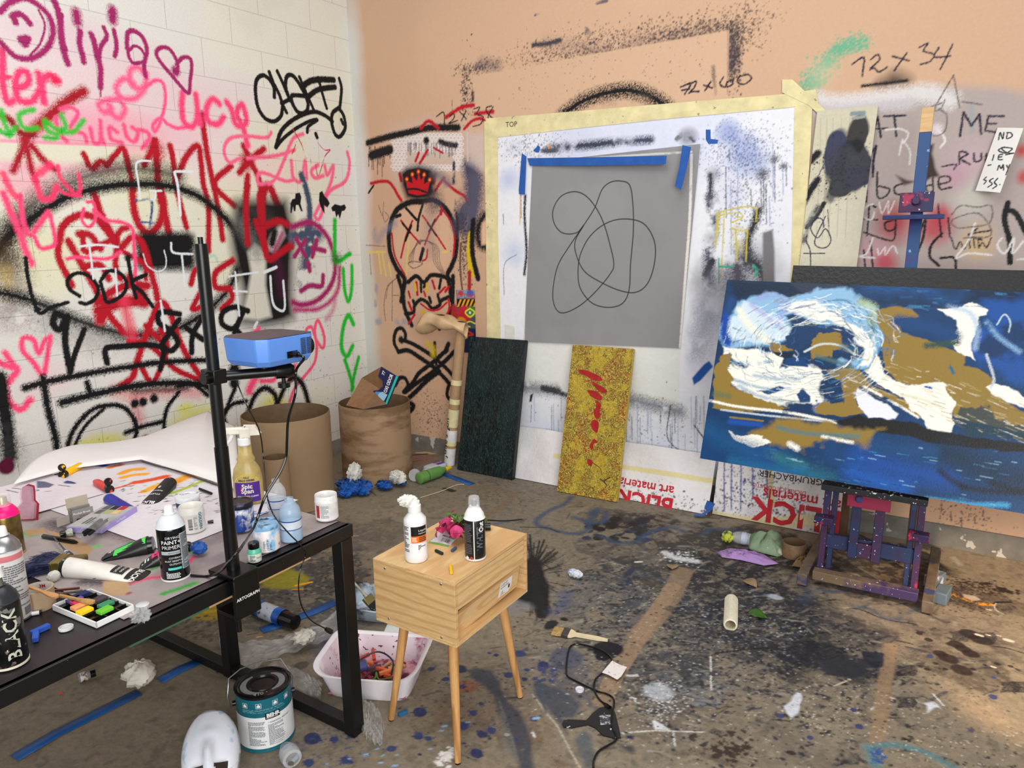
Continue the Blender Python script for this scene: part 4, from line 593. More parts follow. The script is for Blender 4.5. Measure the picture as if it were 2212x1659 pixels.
F.line([(760, 240), (900, 260), (1000, 320), (1120, 345), (1230, 300), (1290, 270)], 36, (64, 80, 100), soft=.8, a=.7, grain=.25); F.line([(340, 60), (400, 120), (330, 190)], 60, (58, 70, 96), soft=.8, a=.6, grain=.3); F.line([(470, 95), (600, 112), (720, 100)], 30, (54, 74, 110), soft=.8, a=.7)
for l in [[(1575, 130), (1640, 145)], [(1700, 175), (1765, 188)], [(1830, 215), (1940, 222)]]: F.line(l, 30, (226, 156, 40), soft=.2)
F.drops(900, 1650, 160, 330, 120, (70, 52, 46), .001, .005, seed=74); F.drops(500, 1780, 60, 300, 60, (60, 46, 40), .001, .006, seed=75); F.drops(14, 1990, 80, 150, 70, (48, 36, 30), .006, .016, seed=76)
F.line([(1960, 215), (1990, 200), (2100, 200)], 16, (36, 30, 30), soft=.5); F.line([(1975, 210), (1960, 240), (1985, 275), (2040, 300)], 6, (206, 196, 186)); F.fill([(1690, 130), (1800, 150), (1850, 180), (1780, 190), (1700, 160)], (206, 186, 168), a=.8, rough=4); F.drops(400, 1100, 900, 900, 600, (58, 50, 50), .0008, .004, seed=77, gauss=False); F.drops(260, 1300, 1300, 900, 300, (228, 214, 196), .0008, .002, seed=78, gauss=False)
F.blob((1850, 1200), 300, (188, 160, 130), a=.4, ry=200, thr=.45, sharp=2)
# in front, round the bedside table
F.at(660, 1250, 4.056)
F.fill([(1400, 800), (1480, 770), (1640, 800), (1720, 900), (1760, 1050), (1860, 1150), (1950, 1280), (2000, 1420), (1990, 1659), (1900, 1659), (1760, 1450), (1700, 1250), (1660, 1060), (1560, 950), (1440, 880)], (62, 68, 80), soft=2, rough=4, a=.88); F.fill([(1960, 900), (2109, 930), (2109, 1180), (2040, 1060)], (72, 80, 96), a=.85, rough=4)
for i in range(12): F.line([(1700+i*10, 1060+i*30), (1720+i*14, 1500+i*10)], 4, (120, 116, 108), a=.5, grain=.5)
F.blob((1350, 790), 70, (44, 54, 84), ry=30, thr=.3); F.blob((1420, 940), 120, (150, 92, 66), ry=60, thr=.45, a=.7, sc_=2); F.fill([(1340, 940), (1390, 920), (1400, 930), (1350, 965)], (56, 54, 120))
F.fill([(1200, 1480), (1270, 1440), (1300, 1520), (1320, 1600), (1290, 1659), (1200, 1659)], (226, 224, 220), rough=9, a=.9); F.drops(120, 1230, 1560, 70, 90, (236, 234, 230), .001, .007, seed=80)
for i, (x, y, r) in enumerate([(60, 1400, 70), (250, 1408, 36), (130, 1415, 16), (410, 1370, 50), (350, 1590, 40), (405, 1608, 16), (1540, 1097, 34), (1470, 1178, 40), (1075, 1400, 28), (1550, 1360, 60), (1630, 1330, 50), (1880, 660, 50), (2080, 750, 50), (1940, 800, 26), (1780, 845, 44), (1920, 880, 30), (1610, 652, 16), (1100, 790, 34), (1000, 1170, 60), (1380, 1290, 60), (1850, 1410, 24), (1000, 1540, 18), (1230, 880, 34), (2000, 1230, 36), (1500, 1530, 60), (30, 1615, 50), (750, 1490, 40), (1670, 670, 20), (990, 1380, 40)]):
    F.blob((x, y), r, (58, 68, 110) if i % 3 else (48, 56, 92), ry=r*.55, thr=.22, k=1.5, ang=random.uniform(-.6, .6)); 
    if r > 30: F.drops(14, x, y, r*1.7, r*1.2, (58, 68, 110), .001, .004, seed=90+i)
for x, y, r in [(530, 1545, 24), (660, 1615, 18), (185, 1625, 12), (385, 1580, 10), (1215, 1295, 22), (1190, 1335, 18), (1420, 1260, 14), (1095, 1495, 16), (2020, 1225, 26), (785, 1640, 22), (680, 1550, 12), (800, 1545, 10), (630, 1492, 14)]: F.line([(x-r*.7, y), (x+r*.7, y-4)], r, (150, 184, 218), soft=.25)
F.line([(1990, 1350), (2010, 1385)], 20, FW_); F.blob((1765, 1365), 30, (170, 170, 170), ry=16, thr=.3, a=.8)
F.drops(260, 1400, 1100, 500, 400, (54, 56, 76), .001, .005, seed=120, gauss=False); F.drops(160, 300, 1450, 360, 220, (70, 80, 120), .001, .004, seed=121, gauss=False)
for i in range(30):
    x, y = random.uniform(950, 2050), random.uniform(1000, 1640); F.line([(x, y), (x+random.uniform(-60, 60), y+random.uniform(-30, 30))], 3, (120, 106, 86), a=.6, grain=.4)
F.blob((1900, 60), 130, (30, 30, 32), ry=90, thr=.35, a=.9); F.blob((1750, 250), 230, (130, 132, 136), ry=90, thr=.5, a=.5)
# yellow patch under the table, grime behind it
F.at(300, 1200, 3.614)
F.blob((1120, 180), 230, (150, 140, 20), ry=80, thr=.5, a=.8, sc_=1.6, sharp=5); F.blob((540, 430), 170, (176, 150, 24), ry=70, thr=.42, a=.8, sc_=1.4); F.line([(1225, 235), (1345, 208)], 16, (236, 158, 40), soft=.2, grain=.1); F.line([(1200, 265), (1280, 262)], 8, (226, 160, 40), grain=.3); F.line([(530, 440), (610, 430)], 24, (196, 160, 30), soft=.6)
F.blob((1500, 700), 130, (64, 72, 92), ry=80, thr=.42, a=.8); F.blob((1270, 860), 60, (90, 84, 76), ry=40, thr=.4); F.drops(260, 500, 560, 260, 100, (84, 74, 62), .001, .008, seed=131); F.drops(200, 1300, 640, 300, 200, (70, 70, 74), .001, .006, seed=132)
F.line([(655, 520), (690, 515)], 14, (190, 40, 40)); F.line([(675, 570), (700, 565)], 12, (226, 150, 40)); F.blob((620, 905), 22, (50, 52, 46), ry=14, thr=.25); F.line([(925, 637), (960, 632)], 12, (214, 160, 40))
F.line([(850, 620), (930, 605)], 5, (50, 44, 40)); F.line([(480, 825), (545, 795)], 5, (60, 50, 42))
# long soft folds of the paper near the left
F.at(0, 1350, 4.424)
for l in [[(0, 1310), (120, 1240), (240, 1150)], [(90, 1090), (100, 1180)], [(0, 720), (300, 620)], [(250, 1150), (700, 900), (1300, 620)]]: F.line(l, 10, (120, 100, 82), soft=.9, a=.5)
# back part of the floor
F.at(750, 600, 3.017)
F.drops(500, 1050, 1380, 260, 90, (70, 62, 54), .001, .005, seed=141, gauss=False); F.line([(640, 1375), (690, 1390)], 22, (40, 40, 40)); F.line([(140, 1380), (190, 1420)], 4, (70, 60, 50)); F.line([(820, 1360), (960, 1375), (1100, 1410)], 30, (130, 112, 92), soft=.3, a=.7); F.line([(900, 1560), (1000, 1490), (1100, 1420)], 26, (132, 110, 88), soft=.3, a=.7)
F.line([(920, 1580), (1030, 1585), (1135, 1575)], 14, (34, 34, 38), soft=.3); F.line([(960, 1600), (1060, 1592)], 8, (76, 100, 130)); F.line([(1130, 1625), (1300, 1630), (1380, 1659)], 6, (34, 30, 30)); F.line([(395, 1210), (470, 1190)], 8, (40, 34, 30))
F.blob((450, 1170), 140, (150, 100, 84), ry=60, thr=.4, a=.6); F.line([(460, 1140), (560, 1145)], 16, (186, 176, 160), soft=.4); F.line([(500, 1135), (545, 1140)], 10, (220, 168, 60)); F.line([(430, 1155), (520, 1148)], 8, (40, 34, 34))
fl = F.obj('floor', paint_mat('kraft_paper_floor', .55, .4, 45, fine=.24, dist=.005), extra_u=(-.2, 5.4, 7.0), extra_v=(-1.4, -2.6, 3.5)); fl['kind'] = 'structure'
g = G().box((2.1+.2, -.006, .055), (4.7, .012, .11)); o = g.build('baseboard_back', M((128, 124, 116), .7, var=.2, scale=9, spots=[((190, 186, 176), 14, .62)])); o['kind'] = 'structure'
g = G().box((.006, -1.6, .05), (.012, 3.2, .10)); o = g.build('baseboard_left', M((150, 146, 138), .7, var=.2, scale=9)); o['kind'] = 'structure'
# ------------------------------------------------------------------ things on and against the back wall
tapeY = M((232, 220, 168), .6, var=.12, scale=12, bump=.5, spots=[((150, 146, 120), 30, .68)])
tapeB = M((32, 92, 176), .55, var=.12, scale=14, bump=.35)
kraft = M((178, 144, 106), .6, var=.12, scale=10, bump=.4)
# big taped sheet
TL, TR_ = ony(1056, 262, -.006), ony(1752, 203, -.006); BLc = ony(1118, 955, -.006)
U_ = (TR_-TL); Wd = np.linalg.norm(U_); U_ = U_/Wd; V_ = np.cross(U_, [0, 1, 0]); V_ = -V_ if V_[2] < 0 else V_; Hh = 2.04
P0 = TL-V_*Hh
A = Surface(P0, U_, V_, Wd, Hh, .0045, (232, 234, 242))
A.at(1000, 0, 2.765)
A.veil((206, 214, 240), .6, thr=.45, sc_=.8, sharp=2); A.veil((238, 238, 240), .5, thr=.55, nz=2)
for p, r, c, a in [((650, 850), 160, (200, 206, 230), .5), ((1600, 800), 90, (110, 134, 206), .6), ((1700, 920), 150, (130, 152, 214), .6), ((1760, 1000), 120, (150, 168, 216), .5), ((280, 1060), 90, (150, 170, 220), .5), ((300, 1500), 110, (160, 184, 226), .5), ((300, 880), 80, (200, 206, 226), .5), ((1600, 1150), 160, (190, 196, 222), .5), ((1720, 1550), 180, (110, 110, 124), .6), ((1500, 1050), 60, (90, 92, 104), .5), ((1490, 1420), 60, (100, 100, 112), .5), ((1340, 820), 60, (80, 80, 90), .6)]: A.blob(p, r, c, a=a, thr=.4, sharp=2, sc_=2)
A.drops(900, 1650, 900, 260, 180, (70, 84, 140), .001, .003, a=.7, seed=201); A.drops(500, 400, 880, 260, 100, (60, 66, 90), .001, .003, a=.7, seed=202); A.drops(500, 1700, 1200, 200, 300, (50, 50, 60), .001, .0035, a=.8, seed=203)
A.line([(510, 890), (650, 875), (760, 866), (900, 850)], 46, (60, 66, 86), soft=.7, grain=.5); A.line([(900, 850), (1010, 842), (1120, 835)], 44, (70, 76, 100), soft=.7, grain=.55); A.line([(430, 900), (560, 900)], 24, (80, 84, 96), grain=.5); A.line([(1280, 830), (1330, 790), (1380, 835)], 30, (60, 60, 66), grain=.55)
A.line([(372, 1170), (368, 1300), (380, 1500), (366, 1640)], 16, (40, 42, 52), soft=.7, grain=.35); A.line([(1478, 930), (1480, 1100), (1470, 1200), (1480, 1300)], 34, (60, 62, 72), soft=.7, grain=.5); A.line([(1480, 1180), (1500, 1300), (1470, 1500), (1470, 1700)], 60, (86, 88, 104), soft=.8, grain=.45); A.line([(1490, 1560), (1450, 1640)], 40, (36, 36, 42), grain=.3)
for x, y, l in [(1850, 850, 330), (1860, 900, 300), (1910, 980, 180), (1795, 1020, 260), (1780, 1080, 200), (1590, 890, 70), (1600, 1100, 420), (1640, 1000, 300), (345, 1050, 250), (240, 1280, 60), (1930, 990, 120), (1570, 1000, 300), (1720, 1130, 100), (1810, 1100, 240), (1830, 1180, 170)]: A.line([(x, y), (x+3, y+l)], 5, random.choice([(90, 96, 116), (150, 164, 214), (70, 72, 84)]), soft=.4, a=.85, sm=1)
A.line([(1790, 1040)], 60, (90, 92, 100), soft=.8, grain=.3); A.line([(1860, 950)], 44, (110, 112, 124), soft=.8, grain=.3); A.line([(1915, 995)], 40, (100, 102, 110), soft=.8, grain=.3); A.line([(1760, 1260), (1740, 1340), (1700, 1440), (1710, 1560)], 50, (50, 50, 56), soft=.7, grain=.35); A.line([(1640, 1560), (1640, 1700)], 130, (80, 78, 92), soft=.8, grain=.25)
A.line([(1700, 1540), (1770, 1600), (1800, 1680)], 80, (60, 60, 72), soft=.8, grain=.2)
for l in [[(1510, 1275), (1600, 1250), (1700, 1235), (1760, 1245)], [(1520, 1290), (1640, 1270), (1670, 1300), (1600, 1330)], [(1560, 1260), (1555, 1400), (1540, 1660)], [(1600, 1360), (1660, 1380), (1700, 1370)], [(1630, 1290), (1660, 1300)], [(1756, 1250), (1750, 1320)], [(1520, 1300), (1508, 1480)], [(1630, 1380), (1636, 1560)], [(1700, 1380), (1690, 1560)], [(1525, 1275), (1525, 1400)]]: A.line(l, 8, (206, 190, 60), soft=.3, grain=.1)
A.line([(1640, 1380), (1640, 1500)], 60, (190, 180, 80), soft=.8, a=.6, grain=.4); A.line([(1528, 1545), (1530, 1690)], 9, (40, 176, 140)); A.line([(1530, 1592), (1580, 1595), (1615, 1585)], 12, (40, 176, 140), soft=.4); A.line([(1735, 1585), (1752, 1610), (1748, 1650)], 12, (40, 176, 140)); A.line([(1740, 1605), (1795, 1612)], 6, (60, 120, 120))
A.fill([(1790, 1390), (1850, 1370), (1862, 1500), (1862, 1800), (1790, 1700)], (120, 118, 122), soft=1.5); A.line([(515, 865), (512, 885)], 9, (230, 160, 50)); A.line([(345, 1010), (340, 1340)], 5, (226, 170, 70), grain=.5); A.line([(320, 1520), (248, 1580), (246, 1760)], 5, (130, 140, 150))
A.at(1000, 600, 2.765)
A.blob((1520, 100), 160, (90, 88, 100), a=.6, ry=260, thr=.45, sharp=3, sc_=2); A.blob((1450, 400), 160, (200, 204, 224), a=.6, ry=300, thr=.4); A.line([(1500, 60), (1440, 300), (1400, 420)], 120, (110, 112, 124), soft=.9, a=.5, grain=.45)
A.fill([(360, 360), (1300, 400), (1290, 760), (900, 700), (330, 640)], (230, 230, 226), soft=1); A.line([(340, 650), (700, 690), (1000, 730), (1290, 800)], 70, (90, 92, 104), soft=.8, a=.75, grain=.45); A.line([(480, 660), (620, 690)], 40, (60, 60, 66), grain=.5)  # white sheet, with the blurred grey shade below it painted on
A.drops(400, 1000, 900, 500, 200, (50, 54, 70), .001, .004, a=.8, seed=204); A.fill([(402, 700), (420, 690), (410, 740), (396, 742)], (30, 30, 36))
for i in range(46):
    x = random.uniform(340, 1500); y = random.uniform(700, 950); A.line([(x, y), (x+random.uniform(-4, 4), y+random.uniform(60, 300))], random.uniform(2, 5), random.choice([(140, 150, 190), (90, 94, 110), (170, 176, 200)]), soft=.4, a=.75, sm=1)
A.line([(1380, 880), (1500, 1040)], 7, (24, 24, 28)); A.line([(1490, 1030), (1502, 1045)], 20, (24, 24, 28)); A.line([(1240, 760), (1220, 950), (1300, 1040)], 6, (70, 74, 90)); A.line([(1180, 800), (1180, 870)], 5, (80, 84, 100))
A.fill([(1370, 600), (1440, 520), (1470, 500), (1490, 530), (1420, 610), (1380, 640)], (34, 84, 160), rough=1)
for i in range(22):
    x = 1540+i*16; A.line([(x, 1030), (x, 1080+random.uniform(20, 160))], 6, (96, 106, 160), soft=.4, a=.8, sm=1)
A.line([(1745, 1050), (1742, 1200)], 10, (50, 56, 60))
sheet = thing('taped_paper_sheet', 'very large white paper sheet taped to the peach wall, splashed with blue and black', 'paper', P0)
A.obj('paper', paint_mat('drawing_paper', .7, .25, 30, fine=.05, dist=.006), sheet, origin=P0, back=.003).location = (0, 0, 0)
def on_sheet(pts, name='masking_tape', mat=tapeY, lift=.001, par=sheet, SF=A, t=.0012):
    q = [SF.uv(*p) for p in pts]; g = G(); g.prism([tuple(p) for p in q], lift, lift+t)
    o = g.build(name, mat, par, smooth=0)
    x, y, z = SF.U, SF.V, SF.N; o.matrix_basis = Matrix(((x[0], y[0], z[0], 0), (x[1], y[1], z[1], 0), (x[2], y[2], z[2], 0), (0, 0, 0, 1))); return o
A.at(0, 0, 1)
on_sheet([(1050, 256), (1250, 240), (1500, 219), (1700, 203), (1762, 193), (1768, 222), (1700, 233), (1450, 256), (1250, 277), (1074, 297), (1050, 290)], lift=.002)
on_sheet([(1046, 262), (1076, 262), (1076, 500), (1082, 720), (1066, 960), (1046, 960), (1052, 700), (1050, 500)])
on_sheet([(1717, 205), (1756, 203), (1752, 300), (1735, 570), (1716, 800), (1694, 800), (1710, 560)], lift=.0015)
on_sheet([(1690, 172), (1712, 172), (1783, 238), (1770, 248), (1748, 228), (1690, 200)], lift=.004)
on_sheet([(1112, 953), (1250, 978), (1450, 1012), (1640, 1050), (1642, 1068), (1450, 1030), (1250, 995), (1112, 970)])
on_sheet([(1525, 280), (1535, 280), (1535, 300), (1551, 302), (1550, 310), (1531, 311), (1525, 302)], 'blue_tape', tapeB)
on_sheet([(1152, 325), (1163, 314), (1167, 318), (1164, 329), (1158, 329)], 'blue_tape', tapeB)
on_sheet([(1090, 700), (1092, 960), (1114, 958), (1112, 705)], 'paper_strip', M((226, 222, 214), .7, var=.05), lift=.0005)
mk = M((60, 60, 58), .6)
o_ = A.uv(1093, 275); g = G(); g.text(lambda u, v, d: (u, v, d), 'TOP', o_[0], o_[1]+.0, .042, 0, d=.0045); o = g.build('lettering', mk, sheet, smooth=0); x, y, z = A.U, A.V, A.N; o.matrix_basis = Matrix(((x[0], y[0], z[0], 0), (x[1], y[1], z[1], 0), (x[2], y[2], z[2], 0), (0, 0, 0, 1)))
# grey canvas with one looping line
b0, b1, t0 = ony(1132, 738, -.016), ony(1469, 752, -.016), ony(1154, 350, -.016)
Uc = b1-b0; wc = np.linalg.norm(Uc); Vc = (t0-b0)+np.array([-.012, 0, 0]); hc = np.linalg.norm(Vc)
C_ = Surface(b0, Uc/wc, Vc/hc, wc, hc, .003, (146, 144, 146))
C_.veil((154, 152, 154), .5, thr=.5, sc_=1.3); C_.veil((138, 136, 138), .4, thr=.6, nz=1, sc_=.5)
C_.at(0, 0, 1)
C_.line([(1262, 485), (1245, 503), (1215, 503), (1197, 482), (1195, 452), (1212, 424), (1240, 414), (1265, 423), (1288, 450), (1305, 485), (1318, 530), (1326, 570), (1318, 592), (1285, 632), (1250, 662), (1215, 676), (1198, 660), (1195, 625), (1205, 575), (1228, 535), (1262, 485), (1285, 448), (1300, 410), (1318, 394), (1340, 391), (1360, 400), (1367, 440), (1368, 500), (1362, 570), (1359, 625), (1345, 655), (1315, 664), (1280, 655), (1255, 625), (1249, 590), (1254, 550), (1275, 510), (1310, 482), (1350, 473), (1390, 483), (1413, 520), (1414, 565), (1400, 610), (1375, 631), (1340, 628), (1295, 608), (1262, 585), (1245, 550), (1243, 520), (1262, 485)], 2.2, (24, 22, 24), soft=.15, spk=0, sm=8)
C_.line([(1131, 740), (1133, 600), (1139, 425)], 5, (226, 222, 216), soft=.4, grain=.1); C_.line([(1469, 752), (1480, 600), (1490, 470), (1494, 335)], 6, (226, 222, 216), soft=.4, grain=.1); C_.line([(1155, 352), (1300, 340), (1494, 328)], 4, (214, 212, 206), soft=.4, grain=.3)
gc = thing('grey_canvas', 'grey unstretched canvas with one looping black line, hung with blue tape', 'canvas', b0)
C_.obj('canvas_cloth', paint_mat('canvas_cloth', .8, .5, 380, fine=.05, dist=.0008), gc, origin=b0, back=.003, wavy=lambda u, v: .003*np.sin(u*5)*np.sin(v*3+1)).location = (0, 0, 0)
for pts in [[(1157, 341), (1300, 331), (1469, 318), (1466, 336), (1455, 338), (1300, 349), (1162, 357)], [(1145, 331), (1155, 337), (1148, 420), (1135, 420), (1135, 410)], [(1505, 293), (1524, 297), (1510, 350), (1497, 391), (1484, 382), (1496, 340)]]:
    C_.at(0, 0, 1); on_sheet(pts, 'blue_tape', tapeB, .003, gc, C_)
# leaning painted canvases
def lean(name, label, BLp, BRp, TLp, TRp, ytop, t, mat, side, cat='canvas', group=None):
    a, b = onz(*BLp), onz(*BRp); c, d = ony(*TLp, ytop), ony(*TRp, ytop)
    X = (b-a+d-c); X = X/np.linalg.norm(X); Z = (c+d-a-b)/2; H_ = np.linalg.norm(Z); W_ = (np.linalg.norm(b-a)+np.linalg.norm(d-c))/2
    N_ = np.cross(X, Z/H_); Zc = np.cross(N_, X)   # normal faces the room
    T = Matrix(((X[0], Zc[0], N_[0], a[0]), (X[1], Zc[1], N_[1], a[1]), (X[2], Zc[2], N_[2], a[2]+.004), (0, 0, 0, 1)))
    th = thing(name, label, cat, mat=T, group=group)
    G().box((W_/2, H_/2, -t/2), (W_, H_, t)).build('stretcher_frame', side, th, smooth=0)
    nu, nv = int(W_/.006), int(H_/.006); g = G(); g.sheet(lambda u, v: (u*W_, v*H_, .0012), nu, nv)
    g.build('painted_front', mat, th)
    return th, W_, H_
def relief(cols, scale, bump, rough, kind='crackle', stretch=(1, 1, 1), dist=.006):
    m = bpy.data.materials.new('relief_paint'); m.use_nodes = True; nt = m.node_tree; N = nt.nodes; L = nt.links; b = N['Principled BSDF']
    tc = N.new('ShaderNodeTexCoord'); mp = N.new('ShaderNodeMapping'); mp.inputs['Scale'].default_value = stretch; L.new(tc.outputs['Object'], mp.inputs[0])
    wn = N.new('ShaderNodeTexNoise'); wn.inputs['Scale'].default_value = scale*.5; wn.inputs['Detail'].default_value = 4; L.new(mp.outputs[0], wn.inputs['Vector'])
    mx = N.new('ShaderNodeVectorMath'); mx.operation = 'MULTIPLY_ADD'; L.new(wn.outputs['Color'], mx.inputs[0]); mx.inputs[1].default_value = (.12, .12, .12); L.new(mp.outputs[0], mx.inputs[2])
    v = N.new('ShaderNodeTexVoronoi'); v.feature = 'DISTANCE_TO_EDGE'; v.inputs['Scale'].default_value = scale; L.new(mx.outputs[0], v.inputs['Vector'])
    big = N.new('ShaderNodeTexNoise'); big.inputs['Scale'].default_value = 9; big.inputs['Detail'].default_value = 6; L.new(mx.outputs[0], big.inputs['Vector'])
    r1 = N.new('ShaderNodeValToRGB'); e = r1.color_ramp.elements; n = len(cols)-1
    while len(e) < n: e.new(.5)
    for i in range(n): e[i].position = .3+.4*i/(max(1, n-1)); e[i].color = (*lin(cols[i]), 1)
    L.new(big.outputs['Fac'], r1.inputs[0])
    r2 = N.new('ShaderNodeValToRGB'); r2.color_ramp.elements[0].position = .03; r2.color_ramp.elements[1].position = .14; L.new(v.outputs['Distance'], r2.inputs[0])
    m2 = N.new('ShaderNodeMix'); m2.data_type = 'RGBA'; L.new(r2.outputs[0], m2.inputs['Factor']); m2.inputs['A'].default_value = (*lin(cols[-1]), 1); L.new(r1.outputs[0], m2.inputs['B'])
    L.new(m2.outputs['Result'], b.inputs['Base Color']); b.inputs['Roughness'].default_value = rough
    inv = N.new('ShaderNodeMath'); inv.operation = 'SUBTRACT'; inv.inputs[0].default_value = 1; L.new(r2.outputs[0], inv.inputs[1])
    bp = N.new('ShaderNodeBump'); bp.inputs['Strength'].default_value = bump; bp.inputs['Distance'].default_value = dist; L.new(inv.outputs[0], bp.inputs['Height']); L.new(bp.outputs[0], b.inputs['Normal'])
    return m
gmat = relief([(8, 24, 28), (6, 14, 18), (18, 40, 42), (8, 20, 24), (24, 50, 50)], 34, .8, .3, stretch=(1.9, .5, 1))
lean('dark_canvas', 'tall narrow dark green painting with wrinkled relief paint, leaning at the wall', (988, 1015), (1104, 1038), (1008, 729), (1129, 736), -.045, .035, gmat, M((10, 20, 22), .4))
ymat = relief([(80, 50, 20), (206, 166, 24), (110, 84, 24), (150, 40, 22), (216, 180, 30), (236, 214, 96)], 62, .8, .35)
yc, yw, yh = lean('yellow_canvas', 'tall narrow yellow crackled painting with a red streak, leaning at the wall', (1203, 1062), (1332, 1085), (1234, 746), (1364, 755), -.045, .03, ymat, M((196, 170, 70), .5, spots=[((120, 40, 30), 60, .62)]))
redm = M((176, 24, 26), .3, var=.2, scale=40, bump=.5)
def ycv(x, y):       # crop coordinates on the yellow canvas
    fx, fy = (x-1380)/(430), (1465-y)/(1030); fx = (x-(1360+(1465-y)*.088))/400; return (fx*yw, fy*yh, .0014)
g = G()
for pl in [[(1500, 605), (1560, 608), (1640, 640), (1650, 665), (1600, 668), (1540, 640), (1505, 630)], [(1590, 680), (1640, 700), (1690, 735), (1650, 748), (1610, 715)], [(1560, 740), (1620, 745), (1655, 780), (1640, 800), (1600, 790), (1570, 765)], [(1615, 805), (1650, 830), (1640, 870), (1645, 910), (1620, 930), (1600, 880), (1620, 850)], [(1600, 940), (1635, 950), (1632, 1000), (1622, 1025), (1595, 1000), (1585, 975)], [(1605, 1070), (1630, 1085), (1605, 1100), (1600, 1140), (1580, 1125)], [(1570, 1210), (1600, 1220), (1590, 1255), (1568, 1240)]]:
    q = [ycv(*p) for p in spline(pl, 3, closed=True)]; G().prism([(p[0], p[1]) for p in q], .0012, .0045).build('red_paint', redm, yc)
g = G(); g.tube([ycv(*p) for p in spline([(1650, 1330), (1680, 1350), (1700, 1370), (1680, 1340), (1715, 1310)], 4)], .003, 6); g.tube([ycv(*p) for p in spline([(1600, 1230), (1650, 1260), (1660, 1300)], 4)], .002, 6); g.build('dark_scrawl', M((50, 40, 20), .5), yc)
# banner paper along the foot of the wall, printed upside down
def banner(name, label, x0, x1, ztop, yfoot, texts, seed):
    V = np.array([0, -(yfoot), ztop]); V[1] = abs(yfoot)-.028; Vn = V/np.linalg.norm(V); Hb = np.linalg.norm(V)
    P0 = np.array([x0, -abs(yfoot)-.02, .004]); S_ = Surface(P0, (1, 0, 0), Vn, x1-x0, Hb, .005, (226, 222, 222)); S_.at(0, 0, 1)
    S_.veil((196, 192, 196), .5, thr=.5, sc_=2, sharp=3); S_.drops(500, (1400 if x0 < 2.5 else 1650), 1090, 160, 50, (50, 50, 60), .001, .005, seed=seed)
    if x0 < 2.5: S_.blob((1420, 1120), 160, (60, 58, 66), a=.7, ry=26, thr=.45, sc_=3); S_.line([(1200, 985), (1640, 1055)], 12, (222, 208, 156), soft=.1)
    else:
        S_.line([(1540, 1115), (1640, 1130), (1800, 1120)], 26, (220, 204, 150), soft=.1, a=.8); S_.line([(1660, 1010), (1668, 1090)], 16, (206, 192, 146), soft=.1); S_.line([(1560, 1127), (1610, 1140)], 7, (40, 70, 170))
        S_.drops(200, 1640, 1040, 100, 40, (60, 70, 140), .001, .005, seed=seed+1)
        for x in (1545, 1565, 1580, 1600, 1625, 1657): S_.line([(x, 1000), (x, 1050+random.uniform(0, 60))], 3, (80, 90, 150), sm=1)
    th = thing(name, label, 'paper', P0)
    S_.obj('paper', paint_mat(name+'_print', .6, .5, 14, fine=.06, dist=.02), th, origin=P0, wavy=lambda u, v: .010*np.sin(u*17+v*9)*np.clip(v*6, 0, 1), back=.002).location = (0, 0, 0)
    g = G(); fn = lambda u, v, d: tuple(np.array([u, 0, 0])+Vn*v+S_.N*(d+.010*math.sin(u*17+v*9)*min(1, v*6)+.001))
    for st, x, y, size, mi, bold in texts: q = S_.uv(x, y); g = G(); g.text(fn, st, q[0], q[1], size, mi, rot=math.pi, bold=bold); g.build('lettering', [M((190, 24, 40), .5, var=.05), M((40, 38, 40), .5)], th, smooth=0)
    return th
banner('blick_banner', 'white paper with upside-down red print, slumping off the wall behind the yellow painting', 1.25, 2.62, .30, -.17, [('BLICK', 1457, 1079, .125, 0, .03), ('art materials', 1458, 1052, .075, 0, .015)], 210)
banner('blick_banner', 'crumpled white paper with upside-down red and black print behind the painted easel', 2.64, 3.30, .36, -.14, [('BLICK', 1822, 1108, .165, 0, .03), ('art materials', 1818, 1082, .075, 0, .015), ('DICKBLICK.COM/STO', 1742, 1062, .028, 0, .0), ('GRUMBACHER', 1778, 1036, .048, 1, .0)], 220)
# handwritten notes on the sheet's white foot, red and black
g = G(); 
def at_sheet(st, x, y, size, rot, mi, gg): q = A.uv(x, y); gg.text(lambda u, v, d: (u, v, d+.003), st, q[0], q[1], size, mi, rot=rot)
A.at(0, 0, 1)
for st, x, y, size, rot, mi in [('TAPE', 1123, 1012, .06, 1.4, 0), ('Fran', 1137, 1015, .045, 1.4, 0), ('- Haul', 1155, 1030, .065, 1.4, 0), ('cards', 1187, 1030, .07, 1.4, 0), ('+ + H', 1128, 990, .04, .1, 1), ('2 4', 1148, 992, .04, .1, 1), ('231', 1193, 1002, .035, .1, 1)]: at_sheet(st, x, y, size, rot, mi, g)
o = g.build('lettering', [M((36, 36, 40), .6), M((196, 40, 50), .6)], sheet, smooth=0); x, y, z = A.U, A.V, A.N; o.matrix_basis = Matrix(((x[0], y[0], z[0], 0), (x[1], y[1], z[1], 0), (x[2], y[2], z[2], 0), (0, 0, 0, 1)))
# small bright collage panel
p0, p1, p2 = ony(990, 760, -.008), ony(1028, 766, -.008), ony(991, 626, -.008)
W_ = np.linalg.norm(p1-p0); H_ = p2[2]-p0[2]
K = Surface(p0, (1, 0, 0), (0, 0, 1), W_, H_, .0025, (60, 40, 60)); K.at(750, 600, 3.017)
K.fill([(715, 75), (840, 75), (840, 135), (715, 135)], (130, 160, 180)); K.blob((740, 100), 40, (190, 60, 80)); K.blob((800, 100), 40, (80, 90, 180))
K.fill([(715, 140), (840, 140), (840, 190), (715, 190)], (24, 22, 22))
for i in range(6): K.fill([(715+i*26, 190), (735+i*26, 140), (748+i*26, 140), (728+i*26, 190)], (232, 160, 30), soft=.5)
K.fill([(715, 192), (840, 192), (840, 330), (715, 330)], (70, 80, 90)); K.blob((760, 230), 60, (190, 40, 50), thr=.3); K.blob((740, 290), 40, (220, 150, 40), thr=.3); K.blob((810, 220), 40, (60, 120, 60), thr=.3)
